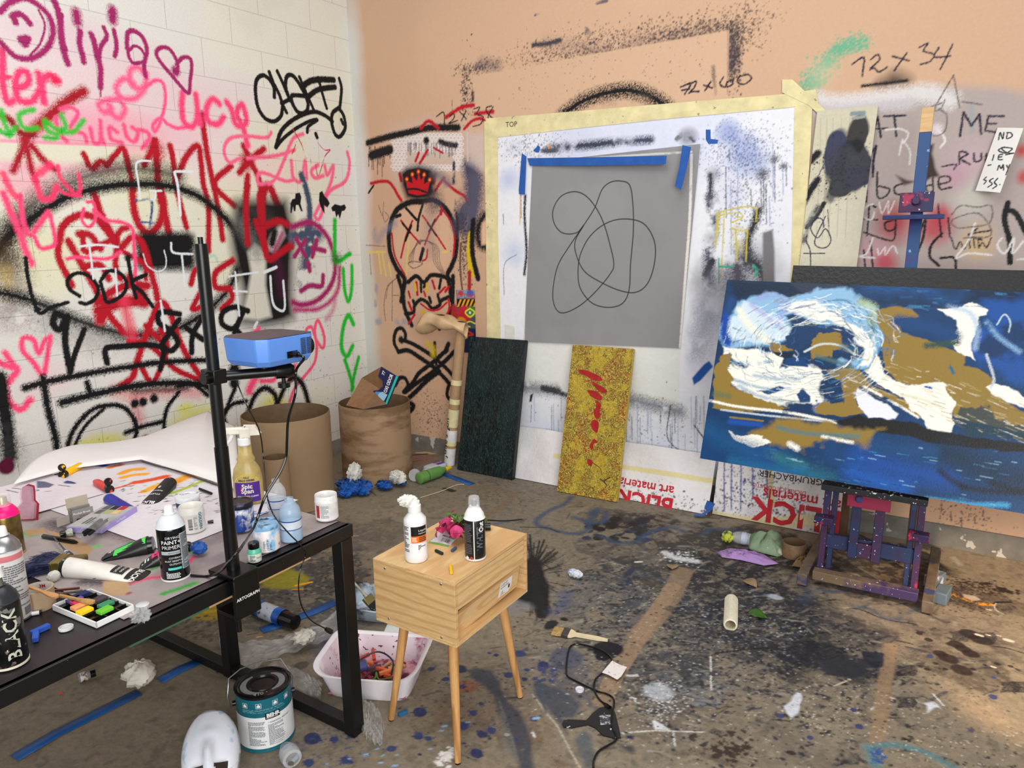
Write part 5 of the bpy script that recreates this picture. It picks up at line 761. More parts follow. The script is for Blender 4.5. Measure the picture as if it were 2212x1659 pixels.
K.line([(800, 200), (770, 225), (800, 255), (830, 225), (800, 200)], 10, (206, 214, 60)); K.line([(800, 228)], 16, (230, 230, 220)); K.line([(720, 290), (760, 300), (800, 285), (835, 300)], 8, (226, 206, 60)); K.line([(750, 320), (770, 310), (800, 320)], 8, (226, 206, 60))
K.fill([(715, 330), (840, 335), (840, 500), (715, 490)], (24, 30, 70)); K.line([(735, 340), (770, 380)], 30, (226, 206, 30)); K.line([(790, 350), (820, 370), (790, 375)], 10, (190, 40, 30))
g = G(); cp = thing('collage_panel', 'narrow colourful painted panel with a black and yellow hazard stripe, between skull and sheet', 'panel', p0)
K.obj('panel', paint_mat('panel_paint', .4, .3, 60), cp, origin=p0, back=.006).location = (0, 0, 0)
g.text(lambda u, v, d: (u, -.001-d, v), 'DI DAD', .006, H_-.052, .042, 0, bold=.01); g.build('lettering', M((206, 60, 50), .5), cp, smooth=0)
# off-white board with a blue-black splotch
q0, q1, q2 = ony(1737, 575, -.022), ony(1856, 572, -.022), ony(1766, 243, -.022)
W_ = .262; p0 = np.array([q0[0]-.058, -.022, .62]); H_ = q2[2]+.01-p0[2]; Vb = np.array([.05, 0, 1.0])
D_ = Surface(p0, (1, 0, 0), Vb/np.linalg.norm(Vb), W_, H_, .003, (206, 200, 176)); D_.at(1700, 50, 3.016)
D_.veil((190, 184, 162), .5, thr=.5, sc_=2); D_.veil((222, 218, 200), .5, thr=.6, nz=2)
for x in (220, 260, 300, 355, 410): D_.line([(x, 620), (x-6, 900), (x-30, 1400)], 6, (176, 168, 148), soft=.8, a=.6)
for c, r, ry, col in [((310, 870), 78, 150, (30, 40, 78)), ((430, 930), 120, 150, (26, 30, 52)), ((460, 740), 60, 120, (24, 26, 34)), ((350, 1040), 80, 90, (22, 24, 32)), ((460, 1000), 90, 70, (30, 38, 70))]: D_.blob(c, r, col, ry=ry, thr=.3, k=1.5, sharp=8, sc_=3, a=.95)
D_.blob((390, 960), 170, (60, 62, 70), ry=200, thr=.55, sc_=5, a=.8); D_.drops(300, 360, 960, 200, 200, (36, 38, 50), .001, .004, seed=230)
D_.line([(200, 850), (150, 900)], 50, (24, 24, 28), grain=.3); D_.line([(200, 1020), (160, 1080), (110, 1170)], 46, (24, 24, 28), grain=.3); D_.line([(240, 920), (200, 1000), (145, 1060)], 6, (60, 60, 100)); D_.line([(240, 1175), (190, 1260), (130, 1330)], 30, (34, 34, 36), soft=.3); D_.line([(200, 1200), (130, 1330), (110, 1420)], 34, (90, 90, 90), soft=.8, grain=.4)
D_.lines([[(240, 1330), (230, 1280), (190, 1275), (155, 1340), (200, 1400), (250, 1340), (285, 1400), (270, 1450), (220, 1465), (180, 1420), (250, 1260)], [(130, 1380), (125, 1420), (150, 1480), (155, 1600)], [(110, 1500), (245, 1500)]], 8, (44, 40, 76)); D_.line([(265, 1215), (275, 1380)], 4, (60, 50, 60), grain=.3); D_.line([(425, 590), (500, 585)], 30, (130, 146, 150), grain=.4); D_.line([(430, 620), (500, 610)], 20, (150, 160, 156), grain=.4)
ab = thing('abstract_panel', 'off-white board with a blue-black splotch, on the wall right of the taped sheet', 'board', p0)
D_.obj('board', paint_mat('board_paint', .6, .3, 50, fine=.08), ab, origin=p0, back=.012).location = (0, 0, 0)
# note taped up at the right
n0, n1, n2 = ony(2107, 412, -.03), ony(2161, 417, -.05), ony(2155, 276, -.012)
Un = n1-n0; wn_ = np.linalg.norm(Un); Vv = n2-n0; hn = np.linalg.norm(Vv)
N_ = Surface(n0, Un/wn_, Vv/hn, wn_, hn, .0022, (232, 230, 226)); N_.at(1700, 50, 3.016)
N_.lines([[(1380, 760), (1390, 715), (1408, 755), (1415, 715)], [(1440, 718), (1435, 755), (1470, 740), (1462, 718), (1435, 716)], [(1420, 810), (1380, 830), (1430, 850), (1470, 820), (1400, 815), (1440, 850), (1480, 850), (1430, 860)], [(1350, 860), (1340, 895)], [(1408, 858), (1385, 862), (1380, 890), (1405, 892)], [(1385, 875), (1402, 874)], [(1310, 928), (1330, 925)], [(1375, 960), (1385, 930), (1400, 950), (1412, 925), (1415, 960)], [(1435, 930), (1445, 945), (1455, 925), (1430, 990)], [(1300, 1005), (1285, 1020), (1300, 1030), (1285, 1050)], [(1345, 1015), (1322, 1030), (1340, 1050), (1312, 1070)], [(1375, 1015), (1355, 1040), (1370, 1060), (1345, 1080)], [(1390, 1055)]], 9, (40, 36, 50), soft=.2)
nt_ = thing('handwritten_note', 'white paper note with black handwriting, taped on the graffiti right of the easel mast', 'note', n0)
N_.obj('paper', paint_mat('note_paper', .7, .2, 40, fine=.03), nt_, origin=n0, back=.0015, wavy=lambda u, v: .012*np.sin(u*20)).location = (0, 0, 0)
# tall wrapped roll with a crumpled brown paper top
r0 = onz(968, 1008); r0 = np.array([r0[0]-.02, -.17, 0]); rt = ony(996, 712, -.125)
th = thing('wrapped_paper_roll', 'tall bundle wrapped in brown paper and tape with crumpled top, left of the dark painting', 'bundle', r0)
ax = Vector(rt-r0); g = G()
g.tube([ax*t+Vector((0, 0, .0)) for t in (0, .15, .3, .45, .6, .75, .9, 1.0)], [.036, .036, .035, .035, .034, .034, .033, .03], 12, 0, flat=1.0); g.build('wrapping', kraft, th)
for t, h_, mt in [(0, .12, M((230, 228, 224), .6)), (.15, .035, tapeY), (.18, .08, M((230, 228, 224), .6)), (.29, .12, tapeY), (.46, .035, tapeY), (.60, .035, tapeY)]:
    G().tube([ax*t+Vector((0, 0, .001)), ax*(t+h_/ax.length)], [.0372, .0368], 12).build('tape_band', mt, th)
def crumple(pts, r, seed, amp=.35, squash=(1, 1, 1), n=3, fold=1.0):
    g = G(); bm_v = []; rg = np.random.RandomState(seed)
    nu_, nv_ = 28, 16; ph = rg.rand(6)*6
    def fn(u, v):
        a, b = u*2*math.pi, v*math.pi; d = np.array([math.sin(b)*math.cos(a), math.sin(b)*math.sin(a), math.cos(b)])
        k = 1+amp*(abs(math.sin(3*a+ph[0]+2*b*fold))-.5)+amp*.7*(abs(math.sin(5*b+ph[1]+2*math.sin(2*a)))-.5)+amp*.5*math.sin(7*a+4*b+ph[2])
        return tuple(d*k*r*np.array(squash))
    g.sheet(fn, nu_, nv_); return g
def top(u, v):
    a = (v-.5)*2; x = -.34+.40*u; z = .05*math.sin(u*3.0)-.0*u+.01*math.sin(14*u+5*v); th_ = v*2*math.pi
    e = math.sin(min(1, u*1.2+.03)*math.pi*.9)**.5; return (x, -.03+.07*e*math.sin(th_)*(1+.3*math.sin(11*u)), z+.055*e*math.cos(th_)*(1+.35*math.sin(8*u+2*th_)))
G().sheet(top, 34, 22).build('crumpled_top', M((214, 180, 138), .45, var=.15, scale=8, bump=.5), th, loc=(ax.x, ax.y, ax.z-.0))
g = G(); f_ = cyl(.0385, -math.pi/2-.15)
def vert(u, v, d): p = f_(-v, u, d); q = ax*(p[2]/ax.length); return (p[0]+q.x, p[1]+q.y, q.z)
g.text(vert, "June's", .06, 0, .07, 0); g.text(vert, 'Jun', .25, 0, .065, 0); g.build('lettering', M((30, 30, 34), .6), th, smooth=0)

# ------------------------------------------------------------------ the painting on the easel
p0 = ony(1512, 990, -.80); pr = ony(2212, 1110, -.80); pt_ = ony(1571, 604, -.55)
Up = pr-p0; Up = Up/np.linalg.norm(Up); Vp = pt_-p0; Vp = Vp-Up*(Vp@Up)*.0; hp = np.linalg.norm(Vp); wp_ = 1.52
E_ = Surface(p0, Up, Vp/hp, wp_, hp, .0026, (15, 58, 102)); E_.at(1500, 560, 3.107)
NVY, BLU, LBL, CRM, GLD, BK = (14, 34, 56), (18, 74, 146), (136, 180, 214), (240, 238, 226), (142, 116, 50), (24, 23, 24)
E_.veil((18, 72, 134), .8, thr=.5, sc_=.8, sharp=3); E_.veil((14, 46, 82), .7, thr=.55, nz=2, sc_=1.1, sharp=4)
E_.fill([(225, 125), (2300, 190), (2300, 320), (1950, 260), (1500, 330), (1200, 330), (1050, 230), (700, 290), (620, 220), (420, 250), (230, 270)], NVY, wp=17, a=.85, soft=5); E_.fill([(1100, 160), (1800, 200), (1500, 290), (1150, 290)], (24, 72, 126), wp=26, soft=14)
E_.fill([(1950, 250), (2900, 250), (2900, 900), (2212, 900), (2020, 830), (1900, 680), (1960, 420)], (22, 78, 156), wp=30, soft=10, a=.9); E_.fill([(2060, 540), (2300, 560), (2400, 740), (2100, 720)], (16, 44, 74), wp=38, soft=8, a=.8)
WH1 = [(250, 275), (330, 290), (420, 250), (550, 210), (640, 250), (690, 290), (800, 250), (930, 230), (1040, 215), (1110, 280), (1200, 330), (1240, 420), (1270, 520), (1235, 600), (1220, 680), (1110, 780), (1040, 800), (1000, 720), (1100, 640), (1090, 560), (980, 440), (900, 400), (760, 400), (650, 400), (600, 480), (620, 560), (520, 600), (400, 600), (150, 620), (190, 480), (215, 400)]
E_.fill(WH1, LBL, wp=17, soft=3); E_.fill([(300, 300), (420, 330), (520, 420), (600, 480), (620, 560), (480, 590), (260, 560), (240, 420)], (206, 222, 232), wp=20, soft=3, a=.9); E_.fill([(700, 320), (900, 310), (1000, 330), (1060, 420), (1150, 520), (1200, 600), (1160, 700), (1080, 760), (1100, 620), (1000, 450), (880, 370), (700, 390), (640, 380)], CRM, wp=15, soft=2)
for l in [[(420, 260), (560, 250), (640, 300)], [(480, 230), (600, 330), (560, 420)], [(380, 300), (480, 380), (590, 470)]]: E_.line(l, 30, (146, 146, 206), soft=.9, a=.6, grain=.4)
for l in [[(690, 330), (900, 280), (1040, 290), (1120, 420), (1200, 560)], [(760, 380), (920, 350), (1020, 430), (1100, 540)], [(300, 640), (500, 620), (620, 570)], [(250, 560), (420, 520), (600, 560)], [(260, 460), (360, 500), (480, 540)], [(1130, 300), (1180, 400), (1200, 500)]]: E_.line(l, 10, (40, 90, 140), soft=.7, a=.7, grain=.45); 
E_.line([(300, 340), (350, 420), (430, 500), (490, 540)], 50, (232, 232, 214), soft=.6, a=.9); E_.line([(210, 380), (200, 500), (225, 560)], 60, (16, 66, 156), soft=.6); E_.line([(250, 280), (230, 340)], 60, (26, 66, 120), soft=.6)
E_.line([(1120, 290), (1200, 330), (1190, 420)], 50, (186, 206, 150), soft=.9, a=.7); E_.line([(1180, 390), (1200, 480)], 40, (60, 90, 60), soft=.9, a=.7)
E_.fill([(150, 610), (500, 640), (640, 690), (640, 760), (830, 780), (920, 860), (900, 940), (870, 1015), (700, 1020), (500, 960), (380, 880), (220, 830), (190, 780), (300, 740), (160, 680)], CRM, wp=17, soft=2)
for l in [[(220, 790), (330, 830), (480, 870), (640, 870)], [(300, 850), (440, 920), (640, 960)], [(400, 780), (600, 810), (740, 800)], [(200, 680), (400, 700), (520, 680)]]: E_.line(l, 22, (50, 130, 176), soft=.9, a=.6, grain=.35)
E_.fill([(430, 880), (560, 860), (600, 880), (500, 900)], (18, 70, 120), wp=7); E_.fill([(680, 920), (740, 890), (790, 940), (770, 980), (710, 985)], (18, 60, 110), wp=7); E_.line([(820, 950)], 16, NVY); E_.line([(985, 985)], 22, NVY); E_.line([(830, 1000), (870, 970)], 50, (186, 182, 216), soft=.9, a=.6)
E_.fill([(140, 690), (210, 655), (245, 710), (225, 780), (250, 850), (420, 900), (560, 990), (620, 1010), (400, 990), (90, 935), (110, 830)], GLD, wp=15); E_.line([(90, 945), (300, 990), (640, 1030), (950, 1095)], 18, CRM, soft=.6, grain=.15); E_.line([(140, 905), (230, 920)], 36, (90, 110, 80), soft=.7, a=.7); E_.line([(180, 1010), (500, 1050), (900, 1090)], 12, (190, 200, 210), soft=.7, grain=.3)
E_.fill([(610, 420), (740, 400), (950, 430), (1000, 500), (880, 500), (740, 560), (700, 640), (640, 610), (605, 540), (650, 470)], (22, 56, 96), wp=15); E_.fill([(640, 650), (740, 690), (800, 770), (650, 765)], (16, 62, 116), wp=11); E_.fill([(520, 640), (650, 635), (700, 660), (640, 690)], NVY, wp=9)
E_.fill([(725, 560), (780, 480), (860, 450), (940, 500), (980, 560), (920, 640), (960, 700), (800, 760), (750, 700), (730, 640)], GLD, wp=22); E_.fill([(490, 575), (610, 590), (660, 620), (560, 640), (510, 620)], GLD, wp=11); E_.line([(740, 620), (850, 570), (980, 580), (1080, 640)], 14, (200, 210, 206), soft=.7, grain=.2); E_.line([(820, 650), (960, 690), (1060, 730)], 26, (80, 110, 110), soft=.8, grain=.3, a=.8); E_.line([(1000, 590), (1080, 600)], 50, (40, 90, 120), soft=.9, grain=.3, a=.7)
E_.fill([(1205, 340), (1300, 315), (1440, 340), (1500, 375), (1370, 400), (1400, 490), (1600, 540), (1700, 590), (1830, 640), (1800, 720), (1900, 740), (1990, 830), (2010, 930), (2300, 1090), (2900, 1300), (2900, 1420), (2212, 1160), (2000, 1110), (1760, 1060), (1640, 900), (1580, 860), (1480, 870), (1380, 840), (1290, 730), (1255, 600), (1275, 500), (1225, 420)], GLD, wp=7)
E_.fill([(930, 795), (1070, 775), (1180, 850), (1350, 950), (1590, 1065), (1460, 1070), (1250, 930), (1110, 880), (1095, 1000), (1140, 1060), (1000, 1075), (820, 1070), (790, 1045), (880, 990), (1010, 990), (985, 870)], GLD, wp=13); E_.line([(990, 850), (1060, 880), (1090, 930)], 18, CRM, soft=.7, grain=.4); E_.line([(1090, 830), (1300, 940), (1500, 1060)], 16, CRM, soft=.7, grain=.4)
E_.fill([(1100, 880), (1250, 960), (1360, 1050), (1340, 1090), (1180, 1090), (1105, 1010)], (228, 230, 238), wp=9); E_.fill([(1215, 640), (1290, 740), (1360, 850), (1480, 890), (1620, 880), (1700, 960), (1765, 1095), (1600, 1110), (1480, 1060), (1350, 930), (1180, 800), (1120, 790)], CRM, wp=15); E_.line([(1280, 900), (1500, 930), (1660, 1000)], 22, (200, 196, 150), soft=.9, a=.5, grain=.3)
E_.fill([(1600, 325), (1850, 280), (1985, 350), (1960, 390), (1890, 400), (1880, 560), (1890, 690), (1830, 655), (1770, 570), (1750, 480), (1715, 400), (1625, 350)], CRM, wp=11); E_.line([(1700, 320), (1850, 360), (1900, 480), (1880, 600)], 36, (160, 190, 220), soft=.8, a=.7, grain=.2); E_.line([(1370, 420), (1560, 450), (1740, 520)], 90, (22, 64, 116), soft=.5); E_.line([(1560, 580), (1760, 560)], 40, (50, 76, 66), soft=.8, grain=.2)
E_.fill([(1900, 880), (1990, 860), (2100, 880), (2300, 980), (2600, 1120), (2600, 1170), (2300, 1060), (2100, 980), (1950, 930)], CRM, wp=11); E_.line([(1960, 640), (2010, 800), (1990, 860)], 16, (190, 200, 210), soft=.8, grain=.3); E_.line([(2030, 440), (2080, 370), (2120, 420), (2110, 490)], 10, (180, 200, 210), grain=.2); E_.line([(1960, 420), (2040, 520), (2180, 620)], 30, (120, 160, 200), soft=.9, grain=.5)
E_.fill([(1690, 740), (1705, 710), (1735, 780), (1715, 785)], (40, 100, 130), wp=5); E_.line([(1550, 855), (1590, 865)], 14, (22, 78, 160)); E_.line([(1240, 610), (1300, 600)], 12, (60, 120, 170))
E_.fill([(1760, 1000), (1900, 1000), (2300, 1150), (2900, 1330), (2900, 1420), (2300, 1230), (1900, 1130), (1800, 1080)], (24, 56, 70), wp=15, a=.85)
E_.fill([(940, 1105), (1100, 1058), (1180, 1090), (1450, 1098), (1700, 1128), (2212, 1236), (2900, 1400), (2900, 1470), (2212, 1300), (1900, 1240), (1500, 1190), (1330, 1192), (1180, 1170), (1030, 1140)], BK, wp=7)
E_.fill([(430, 1085), (700, 1120), (900, 1150), (1300, 1200), (1160, 1290), (900, 1225), (830, 1290), (740, 1350), (560, 1290), (430, 1220), (370, 1130)], GLD, wp=20, soft=4); E_.fill([(235, 1120), (420, 1150), (480, 1230), (400, 1250), (280, 1180)], CRM, wp=17); E_.line([(560, 1130), (760, 1170), (1100, 1190)], 26, (70, 120, 130), soft=.9, grain=.3, a=.8); E_.line([(640, 1240), (690, 1270)], 34, CRM, soft=.8, grain=.3); E_.line([(860, 1190), (1060, 1230)], 20, CRM, soft=.9, grain=.35); E_.line([(500, 1300), (700, 1380), (820, 1360)], 50, (60, 120, 120), soft=1, grain=.4, a=.8)
E_.line([(240, 1090), (440, 1110)], 36, (24, 76, 160), soft=.5); E_.line([(240, 1060), (460, 1085)], 12, GLD, soft=.5)
for x0, y0, x1, y1, w_, c in [(1050, 1420, 1400, 1520, 110, (22, 86, 176)), (1100, 1320, 1700, 1480, 130, (18, 74, 156)), (1700, 1300, 2212, 1500, 160, (18, 42, 62)), (1800, 1530, 2212, 1560, 40, BK), (1650, 1420, 1800, 1520, 40, BK), (2000, 1500, 2500, 1640, 50, BK), (1150, 1590, 1800, 1620, 40, (24, 90, 120)), (1560, 1610, 2100, 1650, 34, (70, 160, 210)), (600, 1350, 900, 1480, 100, (30, 100, 124)), (100, 1150, 400, 1300, 120, (22, 80, 130)), (250, 1350, 700, 1430, 60, (22, 96, 140)), (1200, 1240, 1600, 1290, 70, (20, 70, 120))]: E_.line([(x0, y0), ((x0+x1)/2, (y0+y1)/2+14), (x1, y1)], w_, c, soft=.8, a=.8, grain=.12)
for i in range(120):
    x, y = random.uniform(120, 2500), random.uniform(1260, 1660); l = random.uniform(15, 90); E_.line([(x, y), (x+l, y+l*.18)], random.uniform(3, 10), random.choice([(70, 150, 200), (150, 196, 220), (16, 48, 90), (30, 110, 180)]), soft=.7, a=.6, grain=.45)
for i in range(40):
    x, y = random.uniform(1300, 2400), random.uniform(170, 330); l = random.uniform(30, 120); E_.line([(x, y), (x+l, y+random.uniform(-8, 20))], random.uniform(4, 16), random.choice([(24, 90, 150), (16, 44, 80), (70, 140, 190)]), soft=.9, a=.5, grain=.4)
for i in range(60):
    t = random.uniform(0, 6.28); x, y = 900+360*math.cos(t)*random.uniform(.6, 1), 520+260*math.sin(t)*random.uniform(.6, 1); E_.line([(x, y), (x+40*math.sin(t), y-40*math.cos(t)*.7), (x+70*math.sin(t+.3), y-60*math.cos(t+.3)*.7)], random.uniform(3, 9), random.choice([(250, 250, 246), (90, 150, 190), (40, 100, 150), (190, 210, 226)]), soft=.7, a=.55, grain=.3)
rg = random.Random(5)
for i in range(420):                                  # fine marbling, following the swirl
    t = rg.uniform(0, 6.28); k = rg.uniform(.45, 1.1); x, y = 800+560*k*math.cos(t), 600+330*k*math.sin(t); dx, dy = -math.sin(t)*60, math.cos(t)*34; e = rg.uniform(-20, 20)
    E_.line([(x, y), (x+dx+e, y+dy-e*.5), (x+1.8*dx-e*.3, y+1.6*dy+e)], rg.uniform(1.5, 5), rg.choice([(252, 252, 246), (60, 120, 168), (30, 80, 130), (170, 200, 222), (250, 248, 236), (110, 120, 90)]), soft=.5, a=rg.uniform(.3, .75), grain=.25)
for i in range(200):
    x = rg.uniform(1000, 2300); y = 640+(x-1000)*.30+rg.uniform(-60, 240); l = rg.uniform(20, 90); E_.line([(x, y), (x+l, y+l*.35+rg.uniform(-8, 8))], rg.uniform(1.5, 5), rg.choice([(250, 246, 230), (190, 170, 110), (120, 100, 60), (200, 196, 170)]), soft=.5, a=rg.uniform(.25, .7), grain=.3)
pw = thing('wave_painting', 'large landscape painting of white surf, deep blue and ochre, standing on the easel', 'painting', p0)
E_.obj('painted_canvas', paint_mat('oil_paint', .32, .5, 130, coat=.15, fine=.05, dist=.0015), pw, origin=p0, back=.004).location = (0, 0, 0)
x, y, z = E_.U, E_.V, E_.N; Tm = Matrix(((x[0], y[0], z[0], 0), (x[1], y[1], z[1], 0), (x[2], y[2], z[2], 0), (0, 0, 0, 1)))
o = G().box((wp_/2, hp/2, -.021), (wp_-.002, hp-.002, .034)).build('stretcher_frame', M((20, 60, 90), .5, var=.3), pw, smooth=0); o.matrix_basis = Tm
# black-edged canvas standing behind it
bt = ony(1714, 568, -.472); bt2 = ony(2212, 578, -.472)
X_ = Vector(bt2-bt).normalized(); Zn = Vector(z); Yv = Zn.cross(X_).normalized(); Zn = X_.cross(Yv)
Tb = Matrix(((X_.x, Yv.x, Zn.x, bt[0]), (X_.y, Yv.y, Zn.y, bt[1]), (X_.z, Yv.z, Zn.z, bt[2]), (0, 0, 0, 1)))
bc = thing('black_canvas', 'black canvas edge rising behind the blue wave painting on the easel', 'canvas', mat=Tb)
G().box((.66, -.41, -.018), (1.32, .80, .03)).build('stretched_canvas', M((16, 17, 22), .35, var=.3, scale=60, bump=.6), bc, smooth=0)
G().box((.66, -.41, -.036), (1.30, .79, .005)).build('stretcher_frame', M((150, 120, 84), .6), bc, smooth=0)
# ------------------------------------------------------------------ work tables and what lies on them
HT = .692
blk = M((13, 13, 14), .4, var=.2, scale=8, spots=[((120, 130, 150), 90, .74)]); tabm = M((42, 34, 38), .45, var=.15, scale=6, spots=[((150, 150, 156), 120, .76)])
plw, plb, silver, glossk = M(WHITE, .35, var=.03), M(BLACK, .3, var=.05), M((170, 170, 172), .3, metal=.9, var=.1), M((14, 14, 16), .15, var=.05)
wood = M((214, 176, 124), .5, var=.14, scale=6, stretch=(1, 1, 9)); inkm = M((40, 40, 44), .6); greyp = M((150, 152, 156), .6)
def work_table(x0, x1, label):
    y1, y0 = -2.455, -4.05; t = thing('work_table', label, 'table', ((x0+x1)/2, (y0+y1)/2, 0)); W_, L_ = x1-x0, y1-y0
    G().box((0, 0, HT-.008), (W_-.012, L_-.012, .012)).build('tabletop', tabm, t, bevel=.001)
    for sx in (-1, 1): G().box((sx*(W_/2-.01), 0, HT-.021), (.02, L_, .038)).build('rail', blk, t, bevel=.002)
    for sy in (-1, 1):
        G().box((0, sy*(L_/2-.011), HT-.024), (W_-.042, .02, .034)).build('rail', blk, t, bevel=.002)
        G().box((0, sy*(L_/2-.022), .02), (W_-.1, .04, .036)).build('foot_rail', blk, t, bevel=.002)
        for sx in (-1, .036, 1): G().box((sx*(W_/2-.026), sy*(L_/2-.023), (HT-.042)/2), (.042, .044, HT-.044)).build('leg', blk, t, bevel=.002)
    return t
work_table(.985, 2.262, 'big black metal work table crowded with paint supplies, carrying the projector clamp')
# sprayed board and drawing papers on the tables
def tabsurf(name, label, cat, x0, x1, y0, y1, z, base, paint, rz=0, back=.002, wavy=None, step=.003):
    c, s = math.cos(rz), math.sin(rz); S_ = Surface((x0, y0, z), (c, s, 0), (-s, c, 0), x1-x0, y1-y0, step, base); S_.at(0, 0, 1); paint(S_)
    th = thing(name, label, cat, (x0, y0, z)); S_.obj('sheet', paint_mat(name+'_paint', .55, .2, 60, fine=.06), th, origin=(x0, y0, z), back=back, wavy=wavy).location = (0, 0, 0); return th
def pb(S_):
    S_.veil((120, 108, 112), .7, thr=.5, sc_=2.5, sharp=3); S_.at(0, 930, 5.53)
    for l, w_, c in [([(0, 800), (250, 780), (600, 800)], 60, (226, 50, 100)), ([(60, 780), (250, 830)], 50, (50, 120, 60)), ([(700, 860), (1050, 840), (1300, 830)], 50, (230, 50, 110)), ([(650, 1100), (900, 1250)], 130, (60, 50, 56)), ([(1500, 1100), (1700, 1040), (1950, 1050)], 50, (60, 120, 50)), ([(1850, 960), (2100, 1000)], 46, (150, 170, 60)), ([(290, 1220), (400, 1250)], 50, (80, 160, 70)), ([(1100, 1400), (1180, 1380)], 40, (90, 190, 80)), ([(600, 850), (800, 700)], 60, (236, 60, 120)), ([(900, 660), (1050, 640), (1200, 740)], 100, (170, 180, 50)), ([(1300, 1200), (1700, 1300)], 110, (90, 60, 66)), ([(1250, 1000), (1900, 990)], 40, (200, 90, 110))]: S_.line(l, w_, c, soft=.9, a=.85)
    S_.at(0, 1130, 5.53)
    for l, w_, c in [([(1960, 840), (2150, 780), (2320, 720)], 60, (20, 150, 30)), ([(1830, 540), (1930, 500)], 50, (60, 150, 60)), ([(1500, 740), (1760, 660), (1950, 640)], 50, (220, 60, 100)), ([(1000, 700), (1400, 720), (1480, 720)], 90, (60, 52, 56)), ([(1500, 830), (1540, 840)], 34, (150, 20, 40)), ([(2200, 500), (2300, 420)], 50, (220, 50, 100)), ([(2100, 300), (2300, 330)], 60, (40, 130, 50)), ([(2500, 740), (2900, 560)], 60, (50, 50, 52))]: S_.line(l, w_, c, soft=.8, a=.9)
    S_.line([(1250, 700), (1480, 690), (1500, 830), (1290, 840), (1250, 720)], 30, (184, 150, 110), soft=.1); S_.fill([(1260, 700), (1490, 690), (1500, 840), (1280, 850)], (184, 150, 110)); S_.fill([(560, 80), (900, 180), (1120, 300), (1030, 420), (700, 240)], (176, 140, 100)); S_.fill([(280, 90), (520, 60), (560, 120), (330, 150)], (176, 140, 100))
tabsurf('sprayed_board', 'grey board oversprayed with pink and green under the paint tubes', 'board', 1.30, 2.215, -3.12, -2.47, HT+.001, (164, 152, 150), pb, back=.0008)
def pd(S_):
    S_.veil((200, 192, 200), .5, thr=.5, sc_=2); S_.at(0, 930, 5.53)
    for l, w_, c in [([(1460, 510), (1560, 470), (1690, 460)], 50, (236, 160, 30)), ([(1470, 560), (1600, 530), (1740, 520)], 46, (240, 166, 30)), ([(1620, 620), (1800, 590), (1970, 550)], 60, (220, 80, 30)), ([(2090, 620), (2212, 560), (2300, 530)], 70, (236, 160, 40)), ([(1720, 730), (1800, 690), (1900, 640)], 50, (236, 170, 40)), ([(1320, 440), (1440, 410)], 40, (224, 120, 50)), ([(1380, 690), (1460, 670), (1550, 640)], 24, (220, 90, 40)), ([(1060, 390), (1250, 420)], 40, (60, 60, 150)), ([(2050, 750), (2212, 690), (2500, 570)], 34, (170, 190, 60)), ([(1360, 290), (1500, 330)], 16, (80, 74, 84)), ([(1700, 370), (1900, 430), (2100, 480), (2700, 690)], 16, (110, 104, 110))]: S_.line(l, w_, c, soft=.3, grain=.12)
    rg = random.Random(4)
    for i in range(150): x, y = rg.uniform(1400, 3200), rg.uniform(600, 1000); S_.line([(x, y), (x+rg.uniform(10, 60), y-rg.uniform(-4, 16))], 6, (44, 42, 60), soft=.3, grain=.3)
    for i in range(14): S_.line([(1250+i*3, 340+i*7), (1450, 330+i*7)], 3, (90, 90, 130))
    for l in [[(2900, 720), (3300, 800)], [(2700, 900), (3200, 860)], [(3000, 1000), (3500, 960)]]: S_.line(l, 30, (120, 150, 200), soft=.7, grain=.4)
tabsurf('drawing_sheet', 'white paper with orange brush marks and black flecks in the middle of the work table', 'paper', 1.02, 1.98, -2.86, -2.41, HT+.004, (220, 214, 218), pd, back=.0008)
def pn(S_):
    S_.at(0, 1000, 9.217); S_.fill([(730, 360), (900, 370), (1080, 430), (980, 490), (730, 500)], (96, 98, 126)); S_.fill([(1260, 380), (1340, 350), (1570, 390), (1480, 420), (1290, 410)], (70, 90, 140)); S_.line([(1330, 370), (1500, 390)], 14, (24, 24, 40))
    for l in [[(130, 540), (360, 590)], [(250, 500), (420, 520)], [(720, 530), (770, 545), (720, 560)], [(900, 570), (1010, 560)], [(1480, 290), (1600, 310)], [(1170, 440), (1400, 470)], [(1600, 60), (1850, 110)]]: S_.line(l, 12, (70, 64, 76), soft=.3, grain=.2)
tabsurf('catalogue_page', 'glossy white catalogue page with a dark rounded window, behind the pink packet', 'paper', .99, 1.36, -3.06, -2.68, HT+.0075, (222, 212, 218), pn, rz=-.05, back=.0006)
